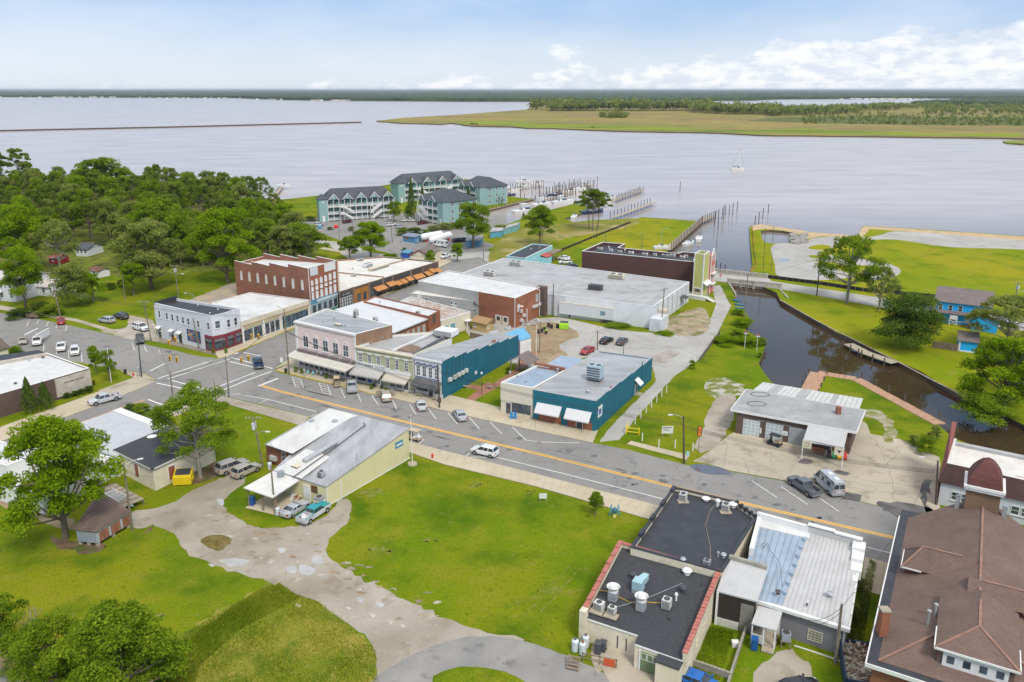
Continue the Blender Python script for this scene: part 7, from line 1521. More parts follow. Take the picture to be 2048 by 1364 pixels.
car('sedan',(1189,698),(1160,714),'red','bright red sedan behind the cream and teal shops'); car('sedan',(1202,691),(1224,679),'black','black sedan with an open door beside the utility pole in the back lot'); car('sedan',(1236,694),(1252,680),'charcoal','second dark sedan, right of the black one in the back lot')
car('suv',(440,950),(488,932),'champagne','tan estate SUV, left of two parked by the leafy tree',scale=1.12); car('suv',(470,958),(514,938),'tan','beige crossover, right of two parked by the leafy tree',scale=1.02)
car('coupe',(572,1036),(610,1012),'silver','silver sports coupe parked on the gravel beside the teal pickup'); o=car('pickup',(604,1050),(652,1018),'palegrey','two-tone teal and silver pickup truck on the gravel yard','pickup truck',scale=.93)
for ch in o.children:
 if ch.name.split('.')[0] in ('roof',): ch.material_slots[0].material=paint('paint_teal',PAINTS['teal'])
q=MB(); q.box(1.45,2.7,-.80,.80,1.10,1.17); q=q.build('bonnet',MATS['paint_teal']); q.parent=o; q=MB().box(-2.8,-1.0,-.99,-.87,1.13,1.19).box(-2.8,-1.0,.87,.99,1.13,1.19).build('bed_rail',MATS['paint_teal']); q.parent=o
for s_ in (-.4,.1,.5): q=MB().box(-2.4+s_,-1.9+s_,s_-.3,s_+.3,.62,1.0).build('load',M_WHITE if s_ > 0 else M_GALV); q.parent=o
car('suv',(56,634),(29,629),'blue','dark blue hatchback towing a small utility trailer'); car('sedan',(123,653),(122,640),'red','small red hatchback on the left street'); car('sedan',(46,680),(46,692),'champagne','pale beige sedan at the kerb near the left edge')
car('pickup',(78,676),(73,698),'white','white pickup truck with a tall white ladder rack','pickup truck'); car('pickup',(125,688),(122,710),'white','white pickup truck parked behind the town hall','pickup truck',scale=.95); car('suv',(151,697),(150,718),'white','white SUV parked behind the town hall')
car('suv',(228,647),(200,643),'silver','silver SUV on the grass beside the dirt driveway'); car('suv',(256,640),(228,634),'charcoal','charcoal SUV on the grass beside the dirt driveway'); car('suv',(266,655),(299,665),'white','long white SUV next to the mural corner building',scale=1.12); car('suv',(280,677),(281,692),'charcoal','dark SUV parked below the utility pole on the left street')
car('suv',(1140,527),(1120,528),'white','white SUV behind the warehouse near the porch'); car('sedan',(1134,519),(1120,519),'white','white sedan behind the warehouse near the porch'); car('sedan',(1152,535),(1132,536),'charcoal','dark sedan half hidden by the warehouse roof')
car('van',(893,495),(868,492),'white','white delivery van on the marina street','van',scale=1.05); car('pickup',(898,513),(882,519),'white','white pickup truck by the gabled restaurant','pickup truck')
for k,(x,y,c_,lb) in enumerate(((810,443,'white','white car beside the two small trees'),(825,443,'white','second white car, right of the first'),(846,448,'maroon','maroon pickup by the condominium'),(694,446,'maroon','red car towing equipment'),(915,484,'black','black SUV under the marina tree'),(928,483,'charcoal','dark SUV under the marina tree'),(638,452,'palegrey','pale van left'),(782,452,'white','white car by the hedge'),(800,456,'silver','silver car by the hedge'))):
 car('pickup' if k == 2 else 'suv',(x-7,y+1),(x+7,y-1),c_,lb+' in the condominium car park')
car('sedan',(1383,1368),(1408,1378),'brightblue','bright blue car cut off by the bottom edge'); car('sedan',(1580,1388),(1612,1382),'black','black car cut off by the bottom edge behind the rear porch')
# ladder rack on the white pickup, utility trailer
c=Vector(PX(76,684)); b=MB(F(c,(1,0),(0,1)))
for x in (-1.4,1.2): b.box(x-.15,x+.15,-2.2,3.0,2.3,2.5); b.bar((x,-2,1.8),(x,-2,2.4),.08,.08); b.bar((x,2,1.0),(x,2,2.4),.08,.08)
b.box(1.2,1.28,-1,3.0,1.0,2.3); tag(b.build('ladder_rack',M_WHITE,tag_=Vector((*c,0))),'tall white ladder rack over the parked white pickup','ladder rack')
c=Vector(PX(69,636)); f=FR(c,-.12); b=MB(f)
for y in (-.8,.8):
 for z in (.6,.9,1.2): b.box(-1.6,1.6,y-.03,y+.03,z,z+.12)
 for x in (-1.5,-.5,.5,1.5): b.box(x-.04,x+.04,y-.04,y+.04,.4,1.35)
b.box(-1.6,1.6,-.8,.8,.4,.5); o=b.build('utility_trailer',M_WOOD,tag_=Vector((*c,0))); tag(o,'small slatted utility trailer behind the dark blue hatchback','trailer')
for y in (-.9,.9): MB(f).tube((0,y-.08,.3),(0,y+.08,.3),.3,n=10).build('wheel',TYRE,o)
# golf carts
def golf(rear,front,label,top,seat):
 a,c=Vector(PX(*rear)),Vector(PX(*front)); d=(c-a); m_=(a+c)/2; f=FR(m_,math.atan2(d.y,d.x)); e=empty('golf_cart',(*m_,0),label,'golf cart','golf carts')
 b=MB(f); b.prism([(-1.1,-.55),(.3,-.55),(.3,.55),(-1.1,.55)],.3,.62); b.box(.3,.8,-.52,.52,.28,.36); b.prism([(.8,-.5),(1.25,-.42),(1.25,.42),(.8,.5)],.28,[.95,.6,.6,.95]); b.build('body',top,e)
 b=MB(f); b.box(-.5,.1,-.5,.5,.62,.82); b.bar((-.55,0,.8),(-.62,0,1.2),1.0,.1); b.bar((-.6,0,.75),(-1.1,0,.8),.9,.12); b.build('seat',seat,e)
 MB(f).box(-.95,.95,-.58,.58,1.82,1.9).build('canopy',top,e)
 for x,y in ((-.85,-.5),(-.85,.5),(.75,-.5),(.75,.5)): MB(f).bar((x,y,.6),(x*.95,y,1.82),.04,.04).build('post',M_DKMETAL,e)
 MB(f).bar((.85,0,.9),(.72,0,1.7),.9,.02).build('windscreen',CARGL,e)
 for x,y in ((-.75,-.5),(-.75,.5),(.85,-.5),(.85,.5)): MB(f).tube((x,y-.1,.23),(x,y+.1,.23),.23,n=10).build('wheel',TYRE,e)
golf((675,780),(673,764),'beige golf cart parked at the kerb in front of the pink shop',mat('cart_beige',(.48,.38,.25),.5,.06),mat('cart_seat',(.35,.28,.2),.7)); golf((838,882),(822,878),'tan-roofed white golf cart beside the front of the yellow metal building',MATS['cart_beige'],M_WHITE)
golf((1557,893),(1542,888),'black golf cart parked before the garage doors of the service station',mat('cart_black',(.03,.032,.04),.4,.1),MATS['cart_seat'])
# ================================================================ TREES
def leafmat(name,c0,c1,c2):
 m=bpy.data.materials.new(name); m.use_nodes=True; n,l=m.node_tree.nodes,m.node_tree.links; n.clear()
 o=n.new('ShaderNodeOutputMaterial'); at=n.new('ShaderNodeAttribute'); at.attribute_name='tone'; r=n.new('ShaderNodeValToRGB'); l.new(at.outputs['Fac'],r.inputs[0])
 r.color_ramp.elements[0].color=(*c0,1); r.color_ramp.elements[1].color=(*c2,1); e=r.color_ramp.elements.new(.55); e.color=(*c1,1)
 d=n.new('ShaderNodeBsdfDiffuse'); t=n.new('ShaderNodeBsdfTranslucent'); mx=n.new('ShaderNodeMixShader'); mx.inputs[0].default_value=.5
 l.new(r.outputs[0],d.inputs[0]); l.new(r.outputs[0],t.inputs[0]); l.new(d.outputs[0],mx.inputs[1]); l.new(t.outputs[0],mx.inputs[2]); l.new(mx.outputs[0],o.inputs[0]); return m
LF={'bright': leafmat('bright_leaf',(.12,.22,.008),(.24,.36,.012),(.36,.46,.02)),'mid': leafmat('mid_leaf',(.10,.18,.012),(.22,.32,.02),(.37,.46,.04)),
 'dull': leafmat('dull_leaf',(.12,.17,.03),(.27,.32,.07),(.43,.47,.14)),'dark': leafmat('dark_leaf',(.05,.10,.015),(.12,.19,.03),(.21,.28,.05)),'pine': leafmat('pine_needle',(.09,.15,.015),(.19,.26,.035),(.33,.40,.08)),
 'straw': leafmat('straw_grass',(.16,.24,.012),(.34,.38,.03),(.60,.50,.12)),'pale': leafmat('pale_leaf',(.16,.17,.10),(.30,.31,.20),(.45,.45,.35))}
BARK=mat('bark',(.16,.125,.095),.95,.3,2.0,.4,(.30,.27,.22)); BARKL=mat('pale_bark',(.30,.27,.23),.95,.3,2.0)
def leaves(cent,nrm,size,R,jitter=.9):
 """numpy: folded diamond leaves at points"""
 n=len(cent); d=R.normal(size=(n,3)); nn=nrm+R.normal(size=(n,3))*jitter; nn /= np.linalg.norm(nn,axis=1)[:,None]
 a=np.cross(nn,d); a /= np.linalg.norm(a,axis=1)[:,None]; b_=np.cross(nn,a); s=size*R.uniform(.6,1.3,n)[:,None]
 v=np.stack([cent-a*s,cent-b_*s*.55+nn*s*.12,cent+a*s,cent+b_*s*.55+nn*s*.12],1).reshape(-1,3); return v
def mk(name,v,tone,m):
 nq=len(v) // 4; me=bpy.data.meshes.new(name); me.vertices.add(len(v)); me.vertices.foreach_set('co',v.astype(np.float32).ravel()); me.loops.add(nq*4); me.loops.foreach_set('vertex_index',np.arange(nq*4,dtype=np.int32))
 me.polygons.add(nq); me.polygons.foreach_set('loop_start',np.arange(0,nq*4,4,dtype=np.int32)); me.update(); at=me.attributes.new('tone','FLOAT','FACE'); at.data.foreach_set('value',tone.astype(np.float32)); me.materials.append(m); me.validate(); return me
def tree_proto(kind,seed,n,size):
 """unit tree: height 1 crown radius .5 in x,y -> (crown verts, tone, trunk MB)"""
 R=np.random.default_rng(seed); b=MB(); H=1.0
 if kind == 'cone':
  t=R.uniform(0,1,n) ** .8; an=R.uniform(0,6.283,n); r=.5*(1-t) ** .8*(.72+.28*np.sin(an*5+t*17))*R.uniform(.75,1,n); c=np.stack([r*np.cos(an),r*np.sin(an),.03+t*.97],1); nr_=np.stack([np.cos(an),np.sin(an),.5+0*an],1)
  b.tube((0,0,0),(0,0,.5),.04,.02,6); return leaves(c,nr_,size,R,.6),R.uniform(0,1,n),b
 lob=[]
 cb,nl,rl={'round': (.22,18,.19),'broad': (.15,34,.155),'sparse': (.28,34,.145),'pine': (.52,20,.13),'bush': (.0,12,.27),'dense': (.03,20,.24)}[kind]
 for k in range(nl):
  an=k*2.4+R.uniform(-.5,.5); t=(k+.5)/nl; zz=cb+(1-cb)*(.10+.84*t)+R.uniform(-.05,.05)
  prof=math.sin(math.pi*min(1,.30+.64*t)) ** .8; rr=(.5-rl*.8)*prof*R.uniform(.55,1.12)*(1.2 if kind == 'sparse' else 1)
  lob.append((rr*math.cos(an),rr*math.sin(an),min(zz,1-rl*.6),rl*R.uniform(.65,1.15)))
 lob.append((0,0,1-rl*.75,rl*.8))
 if kind in ('broad','round','dense'): lob += [(R.uniform(-.1,.1),R.uniform(-.1,.1),cb+(1-cb)*.45,rl*1.25)]
 br={'bush': .01}.get(kind,.022 if kind != 'pine' else .014); zf=cb+(1-cb)*.35
 if kind not in ('bush','dense'):
  bend=R.uniform(-.02,.02,2); b.tube((0,0,-.01),(bend[0],bend[1],zf),br*1.25,br*.8,9); top=(bend[0],bend[1],zf); b.tube(top,(0,0,.86),br*.75,br*.2,6)
  for (x,y,z,r) in lob:
   z0=max(cb*.75,min(z-.08,R.uniform(cb*.8,z))); s0=Vector((bend[0]*z0,bend[1]*z0,z0)); md=Vector((x*.55,y*.55,z0+(z-z0)*.45)); b.tube(s0,md,br*.45,br*.3,5,False); b.tube(md,(x,y,z),br*.3,br*.1,5,False)
 V,T=[],[]; tot=sum(l_[3] ** 2 for l_ in lob)
 for (x,y,z,r) in lob:
  m_=int(n*r*r/tot); tone0=R.uniform(-.18,.18); sub=R.normal(size=(7,3)); sub /= np.linalg.norm(sub,axis=1)[:,None]; sub[:,2]=np.abs(sub[:,2])*.8-.15
  k=R.integers(0,7,m_); d=R.normal(size=(m_,3)); d /= np.linalg.norm(d,axis=1)[:,None]; d[:,2]=np.where(d[:,2] <-.35,-d[:,2],d[:,2])
  fl=.85 if kind != 'pine' else .5; rs=r*.52*R.uniform(.55,1.08,m_)[:,None]
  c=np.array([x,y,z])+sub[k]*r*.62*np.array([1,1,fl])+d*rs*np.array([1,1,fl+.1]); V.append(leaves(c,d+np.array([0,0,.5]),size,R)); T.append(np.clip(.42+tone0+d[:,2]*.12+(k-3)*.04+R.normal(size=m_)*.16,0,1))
 return np.concatenate(V),np.concatenate(T),b
TP={}
def tproto(kind,lod,var):
 k=(kind,lod,var)
 if k not in TP:
  n,s={'near': (24000,.0145),'mid': (9000,.021),'far': (2600,.036)}[lod]
  if kind == 'pine' : n=int(n*.6)
  if kind in ('sparse',): n=int(n*.62)
  if kind == 'cone': n=int(n*.5)
  v,t,b=tree_proto(kind,11*var+sum(map(ord,kind)),n,s); me=mk('crown',v,t,LF['mid']); tm_=None
  if b.f: o=b.build('trunk',BARK,smooth=60); tm_=o.data; bpy.data.objects.remove(o)
  TP[k]=(me,tm_)
 return TP[k]
def plant(kind,bx,by,ty,wpx,col,label,name='tree',cat='tree',group=None,lod='mid',var=0,xy=None,hgt=None,wid=None,bark=None,wf=1.0):
 xy=xy or PX(bx,by); h=hgt or (zat(xy,ty)); w=wid or wpx/((FP/(xy[1]*cp+HC*sp)))
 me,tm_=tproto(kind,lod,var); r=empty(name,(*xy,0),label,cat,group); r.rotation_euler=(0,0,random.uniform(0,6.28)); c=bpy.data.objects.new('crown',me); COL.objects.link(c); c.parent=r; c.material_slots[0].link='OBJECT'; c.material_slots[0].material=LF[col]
 r.scale=(w*1.04,w*1.04,h*.98)
 if tm_: t=bpy.data.objects.new('trunk',tm_); COL.objects.link(t); t.parent=r; t.material_slots[0].link='OBJECT'; t.material_slots[0].material=bark or BARK
 return r
T_=[('broad',132,1076,830,226,'bright','huge leafy green tree standing beside the rusty shed','near',1),('broad',250,1440,1212,250,'mid','large green tree rising from the bottom edge of the yard','near',2),('broad',120,1400,1235,150,'mid','rounded tree at the bottom left, left of the largest one','near',3),
('sparse',401,955,778,150,'mid','open-crowned tree with pale trunk beside the dark shingle roof','near',1),('round',20,1330,1195,120,'mid','dense tree cut off by the left edge near the brick wall','mid',4),
('round',1190,1034,982,38,'mid','small young tree on the lawn beside the crab statue','mid',1),('sparse',1693,606,472,112,'mid','tall feathery tree beside the bridge road','near',2),('sparse',1757,620,533,58,'dull','thin sparse tree right of the tall feathery one','mid',3),
('dense',1812,694,588,148,'dark','dense dark rounded tree on the canal bank by the blue house','near',1),('sparse',2012,704,592,140,'dull','wide loose dull green tree in front of the blue house','near',4),('broad',2005,826,672,160,'bright','bright green tree on the canal bank at the right edge','near',4),('round',2040,790,690,90,'mid','green tree cut off by the right edge beyond the bright one','mid',2),('dense',1965,842,790,120,'mid','low spreading bush at the water edge below the bright tree','mid',2),
('round',193,750,690,30,'bright','left of two small round street trees by the town hall','mid',1),('round',219,764,700,34,'mid','right of two small round street trees by the town hall','mid',3),
('cone',62,826,752,46,'dark','tall pointed evergreen against the town hall wall','mid',1),('cone',93,818,762,46,'dark','shorter pointed evergreen right of the tall one at the town hall','mid',2),
('broad',455,566,414,128,'bright','bright green tree at the edge of the lawn behind the brick block','near',5),('broad',304,578,438,140,'dull','grey-green spreading tree in the middle of the lawn edge','near',6),('round',268,592,526,56,'bright','small bright tree in front of the grey-green spreading tree','mid',2),('round',52,618,490,92,'bright','bright tree in front of the white two-storey house','near',1),('dense',150,612,525,90,'dull','rounded dull green tree beside the leaning utility pole','mid',1),('round',188,606,545,52,'bright','bright green young tree right of the rounded dull one','mid',4),
('broad',45,540,408,120,'bright','bright yellow-green tree behind the white house','near',3),('sparse',122,545,440,80,'dull','pale-limbed open tree behind the cottage','mid',1),('broad',330,525,395,130,'mid','tall green tree rising behind the grey-green spreading tree','near',2),
('broad',605,520,443,105,'mid','dark green tree behind the brick block roof','mid',2),('round',532,520,436,84,'mid','green tree between the bright lawn tree and the brick block','mid',1),('round',742,518,442,84,'bright','bright spreading tree on the grass behind the shop row','near',4),('round',700,520,474,50,'mid','smaller green tree left of the bright spreading one','mid',2),('round',946,496,404,80,'mid','large green tree beside the propane tanks','near',3),('round',1080,490,412,74,'mid','large dark green tree on the river-front field','near',5),
('pine',1178,458,378,56,'pine','left of three pines on the river-front field','mid',1),('pine',1185,463,374,60,'pine','middle one of three pines on the river-front field','mid',2),('pine',1196,459,380,56,'pine','right of three pines on the river-front field','mid',3),('pine',45,390,292,50,'pine','tallest pine standing clear against the river at the far left','mid',1),('pine',6,392,300,50,'pine','pine cut off by the left edge against the river','mid',2),('pine',62,396,320,30,'pine','slim pine right of the tallest one','mid',3),
('cone',824,442,354,27,'dark','tall dark cypress between the condominiums','mid',1),('cone',846,436,366,20,'dark','shorter dark cypress right of the tall one','mid',2),('round',788,444,402,32,'mid','small tree in front of the widest condominium','mid',3),('round',816,442,410,18,'mid','slim small tree beside the tall dark cypress','mid',4),('cone',937,412,370,16,'dark','small cypress left of the water-end condominium','mid',1),
('round',862,530,500,26,'bright','small bright tree in front of the gabled restaurant','mid',1),('round',915,524,486,32,'bright','round bright tree beside the terrace garden','mid',2),('broad',208,410,314,120,'mid','broad spreading tree highest on the left wood skyline','mid',4),('round',311,388,332,44,'dull','round tree standing alone against the river by the grey roof','mid',2),('sparse',500,408,352,36,'pine','left of two trees by the boat dock','mid',3),('sparse',524,408,353,44,'pine','right of two trees by the boat dock','mid',4),('round',378,396,356,34,'dull','small rounded tree near the grey-roofed waterfront house','mid',3),('cone',1047,438,424,12,'dark','little conifer at the basin edge','mid',1)]
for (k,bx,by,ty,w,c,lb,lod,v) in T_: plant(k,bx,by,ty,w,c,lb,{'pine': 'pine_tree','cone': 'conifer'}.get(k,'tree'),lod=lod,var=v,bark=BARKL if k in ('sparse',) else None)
# the wood on the left: single trees, front rows first
sheet('wood_floor',[(-200,380),(0,372),(200,376),(330,382),(480,402),(560,430),(640,500),(600,535),(520,538),(460,540),(380,545),(260,560),(200,545),(120,560),(0,560),(-300,560)],.004,ground('wood_floor',[(.10,.12,.02),((.16,.19,.02),.1,.4,.6,None),((.04,.03,.02),.3,.5,.7,None)]),rough=.5)
rows=[(535,100,640,52),(515,-20,620,48),(495,-40,600,44),(475,-60,590,42),(455,-60,570,40),(436,-80,545,38),(420,-80,520,38),(404,-80,480,36),(392,-80,430,38),(382,-80,330,44)]
kk=0
for (y,x0,x1,st) in rows:
 x=x0+random.uniform(0,st)
 while x < x1:
  kk += 1; r_=random.random(); k='pine' if r_ < .28 else ('broad' if r_ < .7 else 'round'); c=random.choice(['dull','dull','dull','mid','mid','bright','pine']) if k != 'pine' else 'pine'; h=random.uniform(11,20)*(1 if k != 'pine' else 1.12)
  if y < 400: h *= .8
  lb='%s %s %s in the left wood, %s, %s' % (('low' if h < 13.5 else 'middling' if h < 17 else 'tall'),{'dull': 'grey-green','dark': 'dark','mid': 'mid-green','bright': 'bright','pine': 'needle-green'}[c],{'pine': 'pine','broad': 'spreading tree','round': 'rounded tree'}[k],('lawn edge' if y > 500 else 'front half' if y > 470 else 'middle' if y > 430 else 'rear half' if y > 400 else 'river side'),('left end' if x < 90 else 'right end' if x > 470 else 'left of centre' if x < 270 else 'right of centre'))
  yy=y+random.uniform(-7,7)
  if not (y >= 515 and (x < 215 or 300 < x < 330)): plant(k,x,yy,0,0,c,lb,'pine_tree' if k == 'pine' else 'tree',lod='mid',var=random.randint(1,4),hgt=h,wid=random.uniform(10,14)*(1 if k != 'pine' else .8),group={'pine': 'pines of the left wood','broad': 'spreading trees of the left wood','round': 'rounded trees of the left wood'}[k])
  x += st*random.uniform(.75,1.25)
# shrubs: base x, y, width px, height m, colour, label
SH=[(40,634,60,2.2,'dark','dark shrub left of the leaning pole'),(82,622,40,2.5,'dark','tall dark shrub behind the others'),(84,634,34,1.8,'dull','olive shrub in the row by the sidewalk'),(108,631,46,3.0,'mid','green shrub nearest the leaning pole'),(219,578,30,1.8,'dark','clipped dark shrub on the lawn'),(243,574,20,2.2,'dark','rounded dark shrub by the wood edge'),
(135,796,18,1.1,'dark','left clipped shrub below the name panel'),(151,792,18,1.1,'dark','second clipped shrub below the name panel'),(164,788,18,1.1,'dark','third clipped shrub below the name panel'),(179,784,20,1.3,'dark','right clipped shrub below the name panel'),(188,770,8,1.0,'dark','tiny shrub at the town hall corner'),(30,706,30,1.6,'mid','low shrub by the cream gabled house'),(-2,726,44,2.0,'mid','shrub cut off by the left edge'),
(262,826,30,1.8,'dark','left end shrub behind the seam roof'),(284,832,50,2.2,'mid','large shrub behind the seam roof'),(310,846,46,2.2,'dull','reddish shrub behind the dark shingle roof'),(335,858,40,2.0,'mid','right end shrub behind the dark shingle roof'),
(1486,652,50,2.0,'bright','bright shrub on the left canal bank'),(1478,672,44,1.6,'mid','shrub on the canal bank by the nest boxes'),(1500,690,50,1.8,'bright','bright shrub beside the nest boxes'),(1450,686,60,1.6,'bright','wide shrub by the lane'),(1522,690,28,1.8,'mid','shrub overhanging the canal'),(1477,630,30,1.7,'bright','shrub near the bridge'),(1520,715,14,1.2,'mid','small shrub lower on the canal bank'),
(1850,905,44,2.8,'mid','leafy green bush beside the maroon wall'),(1826,890,26,1.8,'dull','spiky bush by the forecourt'),(1868,880,30,2.6,'dull','feathery bush against the maroon wall'),(1795,586,26,2.6,'dull','bush behind the silt fence'),(1384,738,16,2.0,'mid','small palm-like shrub by the lane'),(1015,748,9,1.4,'dark','small clipped cone shrub in the pocket park'),
(1290,646,40,.9,'mid','weeds along the warehouse wall'),(1236,652,60,.7,'mid','low weeds below the trailer'),(1330,668,40,.6,'bright','weeds at the warehouse corner'),(868,462,30,2.4,'dull','olive shrub behind the tanks'),(890,458,40,2.6,'dull','long olive hedge shrub by the basin'),(832,472,40,3.5,'dark','dark shrub behind the blue hut'),(806,470,34,3.0,'mid','green shrub left of the blue hut'),(852,470,18,2.4,'bright','bright shrub beside the blue hut'),(715,470,26,1.6,'dull','island shrub in the condominium car park'),(702,462,16,2.0,'dull','taller island shrub in the car park'),(660,460,14,1.3,'dark','small car park shrub'),(620,442,26,2.2,'dark','shrub at the end of the widest condominium'),(808,512,14,3.0,'dark','small conifer-like shrub behind the shop row'),(1000,466,40,3.4,'dull','flowering bush over the boat shed'),(780,515,40,1.2,'bright','low green hedge behind the shop row'),
(70,1332,60,2.6,'bright','yellow-green shrub below the bare tree'),(30,1350,60,2.0,'dull','low shrub by the dirt verge'),(330,1364,60,3.2,'dark','dark conifer-like shrub right of the largest bottom tree'),(140,1375,90,3.0,'bright','wide yellow-green shrub at the bottom edge'),(1700,1235,40,2.0,'dull','overgrown shrub between the grey store and the church'),(1718,1180,26,1.6,'dull','small shrub beside the church path'),(1415,1306,0.1,.1,'mid','')]
for i,(x,y,w,h,c,lb) in enumerate(SH[:-1]): plant('bush',x,y,0,w,c,lb,'shrub','shrub',lod='mid',var=1+i % 4,hgt=h)
# potted plants at the shops, bare tree
b=MB(F(PX(60,1302)));
def twig(p,d,L_,r,k):
 q=p+d*L_; b.tube(p,q,r,r*.6,5,False)
 if k:
  for _ in range(3): twig(q,(d+Vector((random.uniform(-.8,.8),random.uniform(-.8,.8),random.uniform(-.1,.6)))).normalized(),L_*.72,r*.6,k-1)
twig(Vector((0,0,0)),Vector((.05,0,1)),1.7,.10,4); twig(Vector((1.4,.3,0)),Vector((.15,0,1)),1.2,.07,3); tag(b.build('bare_tree',BARKL,tag_=Vector((*PX(60,1302),0))),'bare pale-branched dead tree at the bottom left','tree')
# ---- tall grass and weeds (geometry)
def grass(name,px,n,h,lw,colr,label,jit=.5,clump=0):
 pts=[Vector(PX(*p)) for p in px]; xs_,ys_=[p.x for p in pts],[p.y for p in pts]; R=np.random.default_rng(n); P_=np.stack([R.uniform(min(xs_),max(xs_),n*3),R.uniform(min(ys_),max(ys_),n*3)],1); ins=np.zeros(len(P_),bool); j=len(pts)-1
 for i in range(len(pts)):
  a,c=pts[i],pts[j]; cond=((a.y > P_[:,1]) != (c.y > P_[:,1])) & (P_[:,0] < (c.x-a.x)*(P_[:,1]-a.y)/(c.y-a.y+1e-9)+a.x); ins ^= cond; j=i
 P_=P_[ins][:n]; m_=len(P_); an=R.uniform(0,6.283,m_); hh=h*R.uniform(.4,1.2,m_)*(.75+.4*np.sin(P_[:,0]*.9+1)*np.sin(P_[:,1]*.7)); dx,dy=np.cos(an)*lw,np.sin(an)*lw; lean=R.normal(size=(m_,2))*.35*hh[:,None]
 z0=np.zeros(m_); v=np.stack([np.stack([P_[:,0]-dx,P_[:,1]-dy,z0],1),np.stack([P_[:,0]+dx,P_[:,1]+dy,z0],1),np.stack([P_[:,0]+lean[:,0]+dx*.3,P_[:,1]+lean[:,1]+dy*.3,hh],1),np.stack([P_[:,0]+lean[:,0]-dx*.3,P_[:,1]+lean[:,1]-dy*.3,hh*.97],1)],1).reshape(-1,3)
 t=np.clip(.35+.35*np.sin(P_[:,0]*.35)*np.cos(P_[:,1]*.28+1)+R.normal(size=m_)*.2,0,1); o=bpy.data.objects.new(name,mk(name,v,t,LF[colr])); COL.objects.link(o); return tag(o,label,'grass',kind='stuff')
grass('tall_grass',[(330,1290),(440,1225),(540,1170),(640,1205),(700,1250),(750,1300),(757,1364),(740,1420),(320,1420)],26000,.24,.05,'straw','rough tall straw-green grass in the bottom centre')
grass('tall_grass',[(325,1330),(400,1262),(520,1178),(560,1170),(600,1195),(480,1260),(400,1330),(380,1400),(300,1400)],15000,.36,.05,'straw','dark green reedy grass along the ditch')
grass('weeds',[(1320,1290),(1350,1240),(1395,1250),(1470,1262),(1440,1360),(1340,1345)],9000,.3,.03,'straw','weedy grass in the block-walled yard')
grass('weeds',[(1690,1300),(1740,1120),(1752,1130),(1722,1310)],8000,.4,.04,'dull','weeds between the stores and the church')
# ================================================================ POLES, WIRES, SIGNS, BOATS
PW=mat('pole_wood',(.20,.17,.13),.9,.3,1); PWD=mat('dark_pole_wood',(.09,.07,.055),.9,.3,1); LAMP=mat('lamp_housing',(.6,.6,.58),.5)
def top(bx,by,tx,ty): xy=PX(bx,by); return Vector((*xy,zat(xy,ty)))
POLES={}
def pole(key,bx,by,tx,ty,kind,label,r=.13,m=None,arm=0.):
 xy=Vector(PX(bx,by)); d=Vector((xy.x,xy.y)); z=zat(xy,ty); sc_=FP/(xy.y*cp+(HC-z)*sp); px0=CXP+FP*xy.x/(xy.y*cp+(HC-z)*sp); lean=(tx-px0)/sc_; lean=max(-1.6,min(1.6,lean))
 f=F(xy); m=m or PW; names={'f': 'flagpole','s': 'street_lamp','l': 'street_lamp','m': 'flagpole'}; r={'f': .07,'l': .06,'m': .05}.get(kind,r)
 e=empty(names.get(kind,'utility_pole'),(*xy,0),label,{'f': 'flagpole','s': 'street lamp','l': 'street lamp'}.get(kind,'utility pole')); MB(f).tube((0,0,-.1),(lean,0,z),r*1.2,r*.75,9).build('post',M_WHITE if kind == 'f' else (M_DKMETAL if kind == 'l' else m),e,smooth=40)
 c,s_=math.cos(arm),math.sin(arm)
 if kind in ('u','t'):
  MB(f).bar((lean-1.2*c,-1.2*s_,z-.3),(lean+1.2*c,1.2*s_,z-.3),.12,.12).build('crossarm',m,e)
  for t in (-1.1,-.6,.6,1.1): MB(f).tube((lean+t*c,t*s_,z-.24),(lean+t*c,t*s_,z-.04),.06,.04,6).build('insulator',LAMP,e)
 if kind == 't':
  for t in (-.35,.35): MB(f).tube((lean+t*s_,-t*c,z-2.0),(lean+t*s_,-t*c,z-1.0),.26,.26,10).build('transformer',mat('transformer_grey',(.5,.52,.53),.5),e)
 if kind in ('s','t'):
  zz=z-(.3 if kind == 's' else 3.0); b=MB(f); b.path([(lean,0,zz),(lean+.9*c,.9*s_,zz+.45),(lean+1.8*c,1.8*s_,zz+.5)],.04,5); o=b.build('lamp_arm',M_GALV,e); MB(f).bar((lean+1.7*c,1.7*s_,zz+.47),(lean+2.4*c,2.4*s_,zz+.45),.28,.14).build('lamp_head',LAMP,o)
 if kind == 'l': MB(f).dome((0,0,z-.05),.22,.3,8,3,True).build('lamp_globe',LAMP,e)
 if kind == 'f': MB(f).dome((lean,0,z),.12,.12,8,3,True).build('finial',LAMP,e)
 POLES[key]=Vector((xy.x+lean,xy.y,z)); return e
A5=1.0
